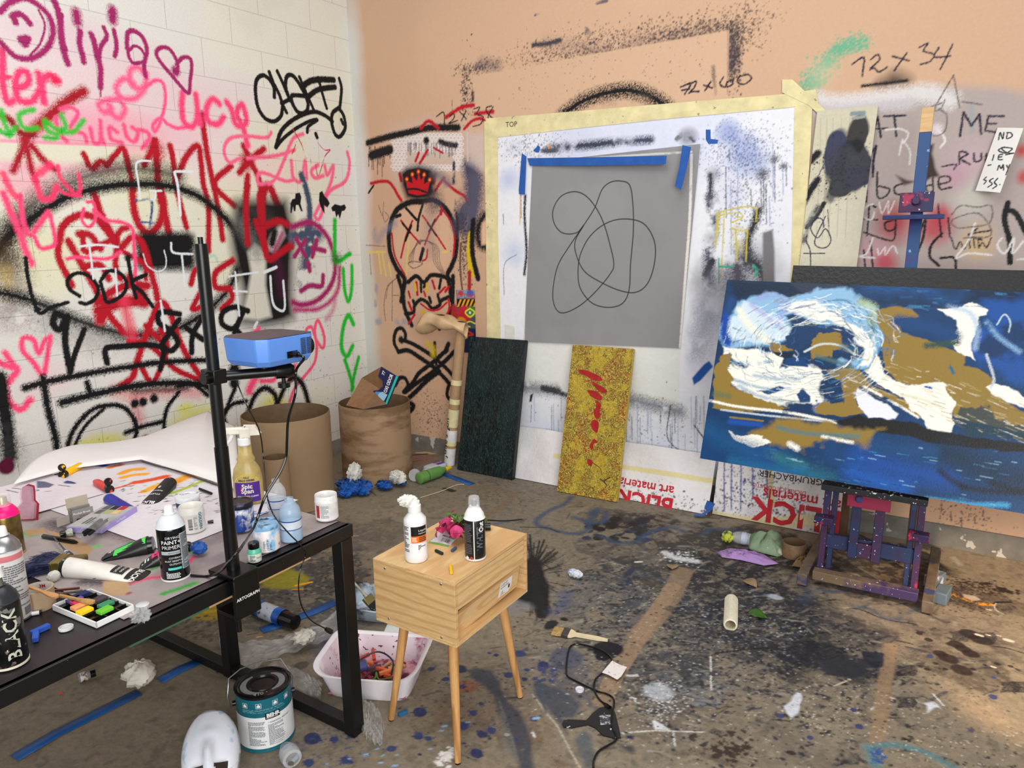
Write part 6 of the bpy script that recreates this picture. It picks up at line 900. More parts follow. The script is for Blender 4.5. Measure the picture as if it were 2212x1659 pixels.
# big blank paper curling up towards the wall
nr = [onz(30, 1052, HT+.01), onz(150, 1018, HT+.01), onz(306, 998, HT+.01), onz(430, 1035, HT+.01), onz(520, 1066, HT+.01)]
fr = [onx(145, 984, .62), onx(215, 968, .50), onx(330, 950, .38), onx(450, 890, .30), onx(508, 925, .34)]
def bil(u, v):
    k = min(3, int(u*4)); f = u*4-k; a = nr[k]*(1-f)+nr[k+1]*f; b = fr[k]*(1-f)+fr[k+1]*f; p = a*(1-v)+b*v; return (p[0]-1, p[1]+2.4, p[2]-HT+.045*math.sin(v*math.pi)+.012*math.sin(u*13)*v+.010)
wp_ = thing('blank_paper', 'big blank white paper curling up from the work table against the graffiti wall', 'paper', (1, -2.4, HT)); G().sheet(bil, 32, 12).build('sheet', M((232, 228, 226), .6, var=.04, scale=3), wp_, solid=.0012)
def lay(a, b, up=(0, 0, 1)):
    """matrix whose z axis runs from a to b (a thing lying on its side), x axis upwards"""
    a, b = Vector(a), Vector(b); z = (b-a).normalized(); x = Vector(up); x = (x-z*x.dot(z)).normalized(); y = z.cross(x)
    return Matrix(((x.x, y.x, z.x, a.x), (x.y, y.y, z.y, a.y), (x.z, y.z, z.z, a.z), (0, 0, 0, 1)))
def lathes(t, parts, n=40):
    for nm, pr, mt in parts: G().prof(pr, n).build(nm, mt, t)
def upright(name, label, cat, px, py, H, parts, n=40, turn=0.0, group=None, tilt=None):
    P = onz(px, py, H); t = thing(name, label, cat, (P[0], P[1], H+.001), (0, 0, toward_cam(P)+turn), group); lathes(t, parts, n); return t
def rim(r, h, c=.002): return [(0, 0), (r-c, 0), (r, c), (r, h-c), (r-c, h)]
def spray_can(t, r, h, body, shoulder, nozzle=None, cap=None, base=silver):
    lathes(t, [('body', [(r-.001, .004), (r, .006), (r, h-.004), (r-.001, h)], body), ('base_rim', [(0, .002), (r-.003, 0), (r+.0008, .001), (r+.0008, .005), (r-.001, .006)], base), ('shoulder', [(r-.001, h), (r+.0008, h+.001), (r-.001, h+.003), (r*.92, h+.012), (r*.62, h+.026), (r*.45, h+.030), (r*.45, h+.033), (0, h+.033)], shoulder)])
    if nozzle: lathes(t, [('nozzle', [(r*.36, h+.033), (r*.34, h+.037), (r*.30, h+.050), (r*.26, h+.052), (0, h+.052)], nozzle)], 20)
    if cap: lathes(t, [('clear_cap', [(r*.56, h+.022), (r*.55, h+.052), (r*.48, h+.057), (0, h+.057)], cap)], 24)
f0 = lambda r: cyl(r)
# tall gold can, white can, black can at the left edge
t = upright('spray_can', 'gold spray can with a bright pink shoulder and clear cap', 'spray can', 24, 1196, HT, []); spray_can(t, .034, .11, M((140, 112, 62), .3, metal=.7, var=.2, scale=60), M((255, 0, 120), .35, var=.02), M((196, 170, 110), .3, metal=.6), clear_thin, M((214, 180, 110), .25, metal=.8))
t = upright('spray_can', 'white spray can with fine red print and bare silver dome', 'spray can', 34, 1335, HT, []); spray_can(t, .0325, .165, M((226, 224, 222), .35, var=.04), silver, plw); g = G(); g.rect(cyl(.0325), -.03, .145, .04, .158, 0, n=12); g.print_(cyl(.0325), -.01, .03, .045, .14, 22, 1, seed=3); g.rect(cyl(.0325), .02, .012, .04, .03, 1, n=4); g.build('label', [M((226, 130, 136), .5), M((120, 118, 122), .5)], t, smooth=0)
t = upright('spray_can', 'large black spray can lettered BLACK, nearest at the table front', 'spray can', 22, 1432, HT, []); spray_can(t, .0335, .135, M((26, 26, 28), .3, var=.5, scale=40, spots=[((110, 110, 108), 70, .62), ((90, 60, 50), 50, .68)]), M((40, 42, 48), .35), M((120, 120, 112), .6, var=.4, bump=.6), None, M((220, 218, 196), .4)); g = G(); g.text(lambda u, v, d: cyl(.0335)(-v, u, d), 'BLACK', .018, -.022, .034, 0, bold=.02); g.build('lettering', M((206, 204, 190), .5, var=.15), t, smooth=0)
lathes(t, [('nozzle_tip', [(.009, .182), (.015, .186), (.012, .205), (0, .207)], plw)], 20)
t = upright('spray_can', 'glossy black spray can with white top, lettered PAINT+ PRIMER', 'spray can', 381, 1246, HT, []); spray_can(t, .0335, .135, M((14, 14, 16), .12, var=.02), M((214, 218, 222), .35, var=.02), plw, None, M((224, 224, 222), .35)); g = G(); c = cyl(.0335)
for st, u, v, s_, b_ in [('DRYING', -.016, .112, .009, 0), ('PAINT+', -.027, .099, .0135, .012), ('PRIMER', -.027, .086, .0135, -.004), ('COVERAGE', -.012, .061, .0065, 0), ('RUST RESISTANT', -.022, .053, .0065, 0), ('OUTDOOR', -.012, .045, .0065, 0)]: g.text(c, st, u, v, s_, 0, bold=b_)
g.rect(c, -.03, .072, .015, .081, 1, n=10); g.rect(c, -.016, .032, .015, .038, 2, n=8); g.rect(c, .017, .03, .046, .122, 1, n=12); g.print_(c, .019, .032, .044, .12, 26, 3, d=.0009, seed=5); g.print_(c, -.022, .010, .012, .028, 5, 0, seed=6); g.text(c, 'RESISTANT', -.012, .0745, .0055, 3, d=.0009); g.build('label', [M((232, 232, 232), .4), M((176, 184, 190), .4), M((84, 200, 196), .4), inkm], t, smooth=0)
# jars
def jar(label, px, py, r, h, body, lid=None, open_=False, turn=0, nm='paint_jar'):
    t = upright(nm, label, 'jar', px, py, HT+.004, [], turn=turn)
    if open_: lathes(t, [('body', [(0, .003), (r-.004, 0), (r, .004), (r, h*.72), (r*1.01, h*.74), (r*.97, h*.78), (r*.97, h-.002), (r*.95, h), (r*.91, h-.002), (r*.9, h*.2), (0, h*.18)], body)], 48)
    else: lathes(t, [('body', [(0, .001), (r-.004, 0), (r, .004), (r, h-.014), (r*.96, h-.012)], body), ('lid', [(r*1.0, h-.016), (r*1.02, h-.014), (r*1.02, h-.002), (r*.98, h), (r*.86, h), (r*.84, h-.002), (0, h-.002)], lid)], 48)
    return t
t = jar('open white paint jar lettered GOLDEN sideways, beside the glossy black spray can', 418, 1146, .034, .076, M((236, 232, 224), .35, var=.06, scale=30), None, True); g = G(); c = cyl(.034); g.text(lambda u, v, d: c(v, -u, d), 'GOLDEN', -.062, .018, .0125, 0, bold=.03)
for i in range(9): g.rect(c, -.012, .014+i*.0038, -.001, .014+i*.0038+random.choice([.0012, .002, .0026]), 1, n=3)
g.print_(c, .003, .012, .013, .05, 12, 2, seed=8); g.build('label', [M((40, 130, 150), .5), inkm, greyp], t, smooth=0)
jar('white jar smeared with dark blue paint, behind the GOLDEN jar', 410, 1118, .034, .07, M((214, 216, 220), .35, col2=(30, 46, 90), scale=18, thr=.52), M((26, 40, 84), .4, col2=(220, 222, 226), scale=30, thr=.62))
jar('jar coated in thick royal blue paint with a black lid, right behind the pole', 523, 1143, .036, .085, M((26, 60, 140), .3, col2=(220, 224, 230), scale=26, thr=.44, bump=.5), M((30, 30, 40), .35, var=.3, spots=[((60, 62, 100), 30, .6)]))
t = jar('jar with light blue paint on its black-rimmed lid and a white printed label', 578, 1186, .034, .078, M((226, 218, 216), .35, col2=(120, 180, 222), scale=22, thr=.46, spots=[((180, 60, 60), 26, .70)]), M((20, 22, 28), .3, col2=(136, 184, 222), scale=28, thr=.56)); g = G(); c = cyl(.0345)
for st, v in [('2 oz/60ml', .0), ('TITANIUM', .008), ('BLANC', .016)]: g.text(lambda u, w_, d: c(w_, u, d), st, .008, v-.01, .0085, 0, rot=0, sx=.8)
g.build('label', [inkm], t, smooth=0)
t = jar('open white paint jar with a red label at the far table corner', 707, 1120, .0335, .076, M((236, 234, 232), .4, var=.12, scale=34, spots=[((120, 116, 116), 60, .70)]), None, True); g = G(); c = cyl(.0337); g.rect(c, -.034, .012, -.022, .05, 0, n=5); g.print_(c, -.018, .012, .008, .05, 9, 1, seed=9); g.build('label', [M((176, 44, 40), .5), greyp], t, smooth=0)
t = upright('paint_bottle', 'small glass bottle of teal paint with black cap at the table edge', 'bottle', 551, 1212, HT, [('body', [(0, 0), (.0155, 0), (.0175, .002), (.0175, .028), (.014, .034), (.012, .036)], M((206, 212, 200), .2, var=.05)), ('paint', [(.0178, .024), (.0178, .0275), (.0144, .035), (.0135, .037)], M((90, 190, 160), .3, var=.1)), ('cap', [(.013, .035), (.0145, .037), (.0145, .050), (.0125, .052), (0, .052)], glossk)]); g = G(); g.print_(cyl(.0176), -.012, .005, .002, .022, 7, 0, seed=10); g.text(cyl(.0176), 'Sand', .004, .012, .007, 0); g.build('label', inkm, t, smooth=0)
def pet(label, px, py, r, h, mat_, liquid=None, H=HT):
    t = upright('water_bottle', label, 'bottle', px, py, H, [('body', [(0, .004), (r*.7, 0), (r, .006), (r, h*.28), (r*.96, h*.30), (r, h*.33), (r, h*.52), (r*.97, h*.55), (r*.98, h*.66), (r*.86, h*.78), (r*.5, h*.9), (r*.4, h*.92), (r*.4, h), (r*.36, h)], mat_)], 32)
    lathes(t, [('label_band', [(r*1.01, h*.33), (r*1.01, h*.52)], M((214, 222, 234), .4)), ('blue_stripe', [(r*1.015, h*.505), (r*1.015, h*.53)], M((40, 70, 160), .4)), ('blue_stripe', [(r*1.015, h*.32), (r*1.015, h*.335)], M((40, 70, 160), .4))], 32)
    if liquid: lathes(t, [('liquid', [(0, .003), (r*.93, .006), (r*.93, h*.45), (0, h*.45)], liquid)], 32)
    return t
pet('water bottle filled with cloudy light blue paint water, open neck', 631, 1168, .030, .125, M((180, 206, 230), .15, alpha=.55, var=.05), M((176, 204, 232), .4))
pet('clear half-full water bottle standing behind the light blue one', 602, 1122, .028, .125, clear_thin, M((214, 226, 240), .2, alpha=.6))
# trigger spray bottle
t = upright('trigger_spray_bottle', 'yellowed trigger spray bottle with a purple and yellow cleaner label', 'spray bottle', 540, 1088, HT, [], turn=-.15); t.scale = (1.18,)*3
G().prof([(0, .002), (.034, 0), (.038, .006), (.038, .075), (.033, .10), (.022, .118), (.024, .126), (.018, .14), (.017, .165), (.0135, .17)], 36, sx=.62).build('body', M((216, 190, 120), .25, alpha=.86, var=.25, scale=16, spots=[((40, 50, 110), 34, .70)]), t)
lathes(t, [('collar', [(.0145, .163), (.0165, .165), (.0165, .182), (.012, .184)], plw)], 20)
G().box((0, .004, .197), (.022, .028, .028)).box((0, -.026, .203), (.016, .05, .018)).box((0, -.056, .202), (.015, .012, .015)).prism([(.012, .190), (.045, .190), (.030, .214), (.0, .216)], -.010, .010, T=Matrix(((0, 0, 1, 0), (1, 0, 0, 0), (0, 1, 0, 0), (0, 0, 0, 1)))).build('spray_head', M((232, 226, 208), .45, var=.1, spots=[((60, 70, 120), 50, .66)]), t, bevel=.003)
G().tube([(0, -.028, .194), (0, -.034, .18), (0, -.046, .166)], [.006, .005, .004], 8).build('trigger', plw, t)
g = G(); fr_ = lambda u, v, d: (.62*math.sqrt(max(0, .0385**2-u*u))+d, u, v); g.rect(fr_, -.031, .012, .031, .066, 0, n=14); g.poly(fr_, [(-.031, .066), (.031, .066), (.026, .078), (.012, .087), (-.012, .087), (-.026, .078)], 1); g.poly(fr_, [(.016*math.cos(a)-.002, .014*math.sin(a)+.048) for a in [i*.4 for i in range(16)]], 2, d=.0009)
for st, v, s_, mi in [('Spic', .050, .017, 3), ('Span', .037, .017, 3), ('ADVANCED CLEAN', .026, .006, 3), ('KILLS GERMS', .070, .007, 4), ('KILLS', .078, .006, 4)]: g.text(fr_, st, 0, v, s_, mi, d=.0014, bold=.03, align='C')
g.build('label', [M((84, 44, 150), .4), M((240, 222, 40), .4), M((200, 30, 40), .4), plw, inkm], t, smooth=0)
# projector, its stand and cables
P = np.array([2.234, -2.846, HT]); st_ = thing('projector_stand', 'black clamp-on pole stand on the table edge with a sideways arm', 'stand', P); bk = M((10, 10, 11), .3, var=.05)
G().tube([(0, 0, .0), (0, 0, .33)], .0165, 24).build('pole', bk, st_); G().tube([(0, 0, .33), (0, 0, .815)], .0145, 24).build('upper_pole', bk, st_); G().tube([(0, 0, .81), (0, 0, .83)], .006, 12).build('pole_tip', bk, st_); G().tube([(0, 0, .491), (0, 0, .521)], .020, 20).box((0, 0, .506), (.05, .036, .034)).build('clamp_collar', bk, st_, bevel=.002)
AD = Vector((.55, .835, 0)).normalized(); AZ = Vector((0, 0, .504)); G().tube([AD*.02+AZ, AD*.155+AZ], .0125, 20).build('arm', bk, st_); G().tube([AD*.14+AZ, AD*.176+AZ, AD*.185+AZ], [.0185, .0185, .012], 20).build('arm_head', bk, st_); G().tube([(0, -.03, .504), (0, -.014, .504)], .014, 14).build('clamp_knob', bk, st_); G().tube([AD*.158+Vector((0, 0, .474)), AD*.158+Vector((0, 0, .491))], .005, 10).prof([(0, .463), (.015, .463), (.015, .475), (0, .475)], 20, T=Matrix.Translation(AD*.158)).build('arm_knob', bk, st_)
G().box((.0, 0, .008), (.10, .075, .012)).box((.042, .0, -.045), (.012, .075, .115)).box((.0, 0, -.10), (.085, .06, .01)).build('table_clamp', bk, st_, bevel=.003); G().tube([(0, 0, -.16), (0, 0, -.06)], .007, 10).build('clamp_screw', bk, st_)
g = G(); g.text(lambda u, v, d: (.0485+d, u, v), 'ARTOGRAPH', 0, -.052, .0115, 0, bold=.02, align='C'); g.build('lettering', plw, st_, smooth=0)
pc_ = Vector(P)+AD*.158+Vector((-.026, -.014, .527)); pj = thing('projector', 'small bright blue projector with a dark top resting on the stand arm', 'projector', pc_)
pbm = M((92, 142, 224), .4, var=.02); PL, PW = .087, .078; g = G()
def ring(z, k): o = .022*k; a, b = PW*k, PL*k; return [(a-o, -b, z), (a, -b+o, z), (a, b-o, z), (a-o, b, z), (-a+o, b, z), (-a, b-o, z), (-a, -b+o, z), (-a+o, -b, z)]
rs = [ring(0, .86), ring(.014, .96), ring(.062, 1.0), ring(.068, .99)]; g.add([p for r_ in rs for p in r_], [tuple(range(8))[::-1]]+[(8*k+i, 8*k+(i+1) % 8, 8*k+8+(i+1) % 8, 8*k+8+i) for k in range(3) for i in range(8)]); g.build('case', pbm, pj, smooth=25, bevel=.003)
g = G(); rt_ = [(p[0]*.975, p[1]*.975, .068+.004*(1-abs(p[1])/PL)) for p in ring(0, 1)]; g.add(rt_+[(0, 0, .078)], [(i, (i+1) % 8, 8) for i in range(8)]+[]); g.build('dark_top', M((62, 52, 58), .4, var=.05), pj)
g = G(); fx = lambda u, v, d: (PW*.985+.002+d, u, v)
for i in range(12): g.rect(fx, .030, .020+i*.0034, .046, .0218+i*.0034, 0); g.rect(fx, .048, .020+i*.0034, .064, .0218+i*.0034, 0)
g.rect(fx, -.014, .016, .018, .032, 0); g.build('vent_slots', bk, pj, smooth=0)
G().tube([(PW, .004, .024), (PW+.016, .006, .024)], .0075, 10).build('plug', glossk, pj); G().tube([(.02, PL-.003, .03), (.02, PL+.018, .03)], .024, 26).build('lens', glossk, pj)
for sx in (-1, 1):
    for sy in (-1, 1): G().tube([(sx*PW*.6, sy*PL*.66, -.004), (sx*PW*.6, sy*PL*.66, .001)], .007, 10).build('foot', bk, pj)
def cable(name, label, pts, r, mat_=None, cat='cable', tip=None):
    q = spline(pts, 8); t = thing(name, label, cat, q[0]); o_ = Vector(q[0]); G().tube([Vector(p)-o_ for p in q], r, 8).build('cord', mat_ or glossk, t)
    if tip: d = (Vector(q[-1])-Vector(q[-2])).normalized(); e_ = Vector(q[-1])-o_; G().tube([e_, e_+d*.012, e_+d*.026], [tip*.7, tip, tip], 4).build('connector', glossk, t); 
    return t
pp = pc_+Vector((PW+.016, .006, .024)); C1 = lambda x, y, Y=-2.72: ony(x, y, Y)
cable('projector_cable', 'black power cord hanging from the projector down to the table', [tuple(pp), tuple(pp+Vector((.012, .006, -.010))), C1(640, 800, -2.70), C1(638, 850), C1(623, 905), C1(620, 950), C1(618, 985), C1(605, 1020, -2.74), C1(572, 1075, -2.78), C1(548, 1140, -2.82), onz(512, 1195, .84), onz(492, 1216, .79), onz(478, 1232, HT+.045), onz(450, 1245, HT+.006), onz(412, 1243, HT+.006)], .0034)
cable('thin_cable', 'thin black cable with a small square plug hanging past the table edge', [C1(506, 800, -2.60), C1(512, 825, -2.62), C1(530, 870, -2.62), C1(560, 930, -2.6), C1(570, 1000, -2.6), C1(575, 1060, -2.72), C1(590, 1110, -2.74), onz(622, 1150, .80), onz(642, 1170, .75), onz(655, 1186, .712), onx(660, 1200, 2.285), onx(649, 1230, 2.29), onx(645, 1270, 2.29), onx(652, 1310, 2.29), onx(672, 1340, 2.30), onx(703, 1358, 2.31)], .0018, tip=.007)
# tubes of paint
def ptube(label, a, b, r, body, cap, z=HT, fn=None, capr=None, up=(0, 0, 1)):
    A_, B_ = onz(*a, z+r*.75), onz(*b, z+r*.25); L_ = np.linalg.norm(A_-B_); t = thing('paint_tube', label, 'paint tube', mat=lay(A_, B_, up)); n = 24; g = G(); vs = []
    for j in range(9):
        k = j/8; ry, rx = r*(1+.35*k), r*max(.06, 1-k**1.3)
        for i in range(n): an = 2*math.pi*i/n; vs.append((rx*math.cos(an)-r*.45*k, ry*math.sin(an), .0+L_*.93*k))
    g.add(vs, [(j*n+i, j*n+(i+1) % n, (j+1)*n+(i+1) % n, (j+1)*n+i) for j in range(8) for i in range(n)]+[tuple(range(n))[::-1]]); g.build('tube', body, t)
    G().box((-r*.45, 0, L_*.955), (.002, r*2.7, L_*.07)).build('crimp', M((190, 188, 186), .4), t)
    G().prof([(0, -.004-.35*r), (r*.85, -.004-.3*r), (r*(capr or .9), .0), (r*.8, .001)], 24, T=Matrix.Translation((0, 0, 0))).build('cap', cap, t)
    if fn: g = G(); s_ = lambda u, v, d: (r*(1-(min(1, max(0, v/L_))**1.3))*math.sqrt(max(0, 1-(u/(r*(1+.35*v/L_)))**2))-r*.45*v/L_+d, u, v); mts = fn(g, s_, L_, r); g.build('label', mts, t, smooth=0)
    return t
def lab_blick(g, s, L_, r): g.rect(s, -r*1.1, L_*.70, r*1.1, L_*.90, 0, n=8); g.rect(s, -r*.7, L_*.52, r*.7, L_*.66, 0, n=8, d=.0005); g.text(s, 'BLICK', -r*.85, L_*.76, .020, 1, d=.0012, bold=.02); g.text(s, 'STUDIO', -r*.6, L_*.61, .008, 1, d=.0012); g.text(s, 'ACRYLIC', -r*.6, L_*.56, .008, 1, d=.0012); return [plb, plw]
ptube('white paint tube with black BLICK end and a paint-smeared open cap', (148, 1226), (338, 1240), .026, M((228, 224, 216), .35, var=.06, spots=[((110, 108, 106), 40, .70)]), M((16, 16, 18), .3, spots=[((220, 226, 232), 60, .58)]), fn=lab_blick)
def lab_b2(g, s, L_, r): g.text(s, 'BLICK', -r*.85, L_*.72, .020, 0, bold=.02, d=.001); g.text(s, 'STUDIO', -r*.7, L_*.50, .011, 0, d=.001); g.text(s, 'ACRYLIC', -r*.7, L_*.40, .009, 0, d=.001); g.text(s, '8', -r*.1, L_*.28, .018, 0, d=.001); return [plw]
ptube('big black BLICK paint tube standing on its crimp beside the drawings', (366, 1046), (304, 1098), .024, M((30, 28, 32), .35, var=.2, spots=[((150, 150, 150), 60, .72)]), glossk, fn=lab_b2)
def lab_g(g, s, L_, r): g.rect(s, -r*1.0, L_*.02, r*1.0, L_*.62, 0, n=8, d=.0004); g.rect(s, -r*.9, L_*.62, -r*.2, L_*.85, 1, n=4, d=.0008); g.text(s, '4', -r*.2, L_*.66, .018, 2, d=.0014, bold=.02); g.rect(s, r*.2, L_*.3, r*1.0, L_*.62, 3, n=4, d=.0008); g.print_(s, -r*.2, L_*.12, r*.5, L_*.2, 3, 4, d=.001, vert=True); return [M((74, 206, 80), .35, var=.03), plb, plw, M((40, 160, 160), .4), inkm]
ptube('fluorescent green paint tube with a clear-black cap lying behind the white tube', (322, 1178), (203, 1202), .0255, M((22, 24, 24), .35), M((20, 18, 20), .2, spots=[((220, 220, 220), 80, .66)]), fn=lab_g)
ptube('black paint tube with a hot pink end, under the white tube', (345, 1206), (292, 1222), .020, M((28, 26, 28), .35), M((255, 20, 120), .35), fn=lambda g, s, L_, r: (g.rect(s, -r, .0, r, L_*.25, 1, n=5), g.print_(s, -r*.7, L_*.35, r*.7, L_*.75, 3, 0, seed=3), [plw, M((255, 20, 120), .35)])[2])
ptube('ultramarine blue paint tube with a grey cap near the grey box', (236, 1078), (296, 1106), .018, M((34, 40, 150), .3, var=.15, spots=[((160, 170, 200), 20, .68)]), M((150, 146, 146), .4))
def flip_bottle(label, a, b, r, body, cap, lidp):
    A_, B_ = onz(*a, HT+r), onz(*b, HT+r*.9); t = thing('paint_bottle', label, 'bottle', mat=lay(A_, B_)); L_ = np.linalg.norm(A_-B_)
    lathes(t, [('body', [(r*.7, 0), (r, .006), (r*.96, L_*.8), (r*.5, L_), (0, L_)], body), ('cap', [(0, -.014), (r*1.02, -.014), (r*1.05, -.01), (r*1.02, .003)], cap)], 24); G().prof([(0, 0), (r*.9, 0), (r*.95, .004), (r*.9, .008), (0, .008)], 24, T=Matrix.Translation((r*1.9, 0, -.012))).build('flip_lid', cap, t); return t
flip_bottle('yellow paint bottle lying down with its black flip cap open', (139, 1024), (180, 1003), .014, M((250, 190, 20), .35, var=.05), M((16, 15, 15), .2, spots=[((240, 180, 30), 60, .60)]), None)
flip_bottle('red paint bottle lying down with its black flip cap open', (234, 1056), (205, 1040), .014, M((226, 60, 50), .35, var=.2), M((16, 15, 15), .2, spots=[((230, 50, 50), 60, .64)]), None)
# ------------------------------------------------------------------ more things on the tables
g9 = lambda x, y, z=0: onz(x/9.217, 1000+y/9.217, HT+z)
def boxthing(name, label, cat, P, dims, rz, mat_, part=None, H=0.0, bevel=.0015, group=None):
    if not part:
        o = G().box((0, 0, dims[2]/2), dims).build(name, mat_, None, loc=(P[0], P[1], P[2]+H), rot=(0, 0, rz), bevel=bevel); return tag(o, label, cat, group)
    t = thing(name, label, cat, (P[0], P[1], P[2]+H), (0, 0, rz), group); G().box((0, 0, dims[2]/2), dims).build(part, mat_, t, bevel=bevel); return t
def ang(a, b): return math.atan2(b[1]-a[1], b[0]-a[0])
L0, L1, L2 = onz(150, 1150, HT), onz(216, 1158, HT), onz(293, 1110, HT)
t = boxthing('pastel_box', 'flat lavender-edged box with printed colour squares, under the bag of charcoal', 'box', (L1+(L0-L1)/2+(L2-L1)/2)+[0, 0, .003], (np.linalg.norm(L2-L1), np.linalg.norm(L0-L1), .018), ang(L1, L2), M((166, 150, 212), .4, var=.04), 'box'); W_, D2 = np.linalg.norm(L2-L1)/2, np.linalg.norm(L0-L1)/2
g = G(); tp = lambda u, v, d: (u, v, .0181+d); g.rect(tp, -W_+.002, -D2+.002, W_-.002, D2-.002, 0, d=.0003)
for i, c in enumerate([2, 3, 4, 5, 1, 1]): g.rect(tp, W_*.2+(i % 2)*.034, -D2*.6+(i//2)*.026, W_*.2+(i % 2)*.034+.030, -D2*.6+(i//2)*.026+.022, c, d=.0008)
g.print_(tp, -W_*.7, -D2*.6, -W_*.1, D2*.5, 6, 1, d=.0008, seed=12); g.text(lambda u, v, d: (u, -D2-d, v), 'Art Pastels', -.02, .006, .010, 6, d=.001); g.build('print', [M((176, 176, 172), .5), M((90, 90, 90), .5), M((232, 190, 100), .5), M((180, 30, 50), .5), M((160, 170, 40), .5), M((20, 20, 22), .5), plw], t, smooth=0)
bgt = thing('charcoal_bag', 'clear crumpled bag holding black charcoal sticks, lying on the lavender box', 'bag', mat=lay(onz(190, 1150, HT+.036), onz(262, 1095, HT+.030)))
G().sheet(lambda u, v: (.013*math.sin(v*6.28)*(1+.2*math.sin(9*u))*(1.2 if u < .7 else 1.4-.9*(u-.7)), .024*math.cos(v*6.28)*(1+.25*math.sin(13*u+2)), -.01+.15*u), 22, 18).build('bag', clear_film, bgt)
for i in range(6): G().tube([(.005*math.sin(i*2.1), .011*math.cos(i*2.1), -.016+.004*(i % 3)), (.004*math.sin(i), .010*math.cos(i*2), .09)], .0042, 8).build('charcoal_stick', M((22, 21, 22), .9), bgt)
g = G(); b0_, b1_ = onz(157, 1133, HT), onz(199, 1122, HT); t = thing('brush_box', 'small opened grey cardboard box with white print, flap up', 'box', b0_+[0, 0, .003], (0, 0, ang(b0_, b1_))); w_ = np.linalg.norm(b1_-b0_)*1.12
G().box((w_/2, .001, .019), (w_, .002, .038)).box((w_/2, .03, .019), (w_, .002, .038)).box((w_/2, .015, .001), (w_, .03, .002)).box((.001, .015, .019), (.002, .03, .038)).build('carton', M((140, 136, 134), .5, var=.05), t, smooth=0); G().box((w_/2, .033, .054), (w_, .002, .034)).build('top_flap', M((176, 164, 144), .6, var=.05), t, smooth=0, rot=(-.15, 0, 0)); G().box((-.02, .01, .014), (.038, .002, .026)).build('side_flap', M((176, 166, 156), .6, var=.1), t, smooth=0, rot=(0, 0, .3))
g = G(); fr2 = lambda u, v, d: (u, -.0004-d, v); g.text(fr2, 'Pocket Brush', .005, .024, .0085, 0, bold=.01); g.text(fr2, 'Generation', .02, .0155, .007, 1); g.rect(fr2, .012, .002, w_-.01, .011, 2, n=2); g.build('print', [plw, M((170, 30, 50), .5), M((60, 44, 40), .6)], t, smooth=0)
# pink moulded packet
t = thing('plastic_packet', 'empty clear plastic packet with a dark pink backing, at the left behind the gold can', 'packet', g9(560, 1150), (0, 0, .55))
pk = [(-.034, 0), (.03, .002), (.03, .05), (.018, .062), (.016, .085), (.012, .105), (-.006, .11), (-.024, .1), (-.026, .07), (-.02, .055), (-.036, .035)]
G().prism(pk, -.0015, 0).build('backing', M((168, 40, 66), .35, var=.2, scale=20), t, smooth=0, rot=(1.25, 0, 0)); G().prism([(x*.84-.001, y*.92+.004) for x, y in pk], .001, .012).build('blister', M((236, 190, 204), .1, alpha=.45, var=.2, scale=20, bump=.6), t, rot=(1.25, 0, 0), bevel=.003)
# small lying things
def lying(name, label, cat, a, b, r, parts, z=HT, n=20): t = thing(name, label, cat, mat=lay(onz(*a, z+r), onz(*b, z+r))); L_ = np.linalg.norm(onz(*a, z+r)-onz(*b, z+r)); lathes(t, parts(L_), n); return t
lying('ink_bottle', 'tiny glass ink bottle with black cap lying beside the lavender box', 'bottle', (131, 1155), (156, 1149), .012, lambda L_: [('cap', [(0, -.002), (.0095, -.002), (.0105, .003), (.0105, .012), (0, .012)], glossk), ('glass', [(.008, .011), (.008, .015), (.012, .02), (.012, L_), (0, L_)], M((170, 176, 160), .1, var=.1))])
lying('marker', 'thick black marker lying left of the lavender box', 'marker', (92, 1158), (170, 1172), .0065, lambda L_: [('barrel', [(0, 0), (.005, .001), (.0065, .004), (.0065, L_*.5), (.0062, L_*.5+.001), (.0062, L_*.86), (.003, L_*.95), (0, L_)], glossk)])
lying('palette_knife', 'slim black tool with a paint-crusted paddle, leaning on the white tube cap', 'tool', (116, 1160), (160, 1212), .004, lambda L_: [('handle', [(0, 0), (.0022, .001), (.0022, L_*.55), (.006, L_*.62), (.0095, L_*.8), (.008, L_*.97), (0, L_)], M((20, 20, 22), .2, spots=[((190, 200, 210), 60, .58)]))], z=HT+.012)
lying('pen', 'short white pen with black cap at the foot of the tape roll', 'pen', (62, 1327), (90, 1322), .0045, lambda L_: [('barrel', [(0, 0), (.0045, .001), (.0045, L_*.85), (0, L_*.86)], plw), ('cap', [(.0048, L_*.84), (.0048, L_), (0, L_)], glossk)])
lying('charcoal_piece', 'square black charcoal stub on the drawing sheet behind the pole', 'charcoal', (431, 1056), (457, 1066), .004, lambda L_: [('stick', [(0, 0), (.005, 0), (.005, L_), (0, L_)], M((34, 30, 28), .8, spots=[((170, 140, 40), 60, .66)]))], z=HT+.006, n=4)
lying('marker_cap', 'short dark cap lying between the GOLDEN jar and the pole', 'cap', (448, 1128), (461, 1126), .004, lambda L_: [('cap', [(0, 0), (.004, .001), (.005, L_), (0, L_)], glossk)], z=HT+.006)  # loose black cap of a marker
lying('black_bottle', 'short black paint bottle lying right behind the glossy black spray can', 'bottle', (388, 1182), (408, 1180), .0135, lambda L_: [('body', [(0, 0), (.012, .001), (.013, .01), (.0135, L_), (.011, L_+.005), (0, L_+.006)], glossk)])
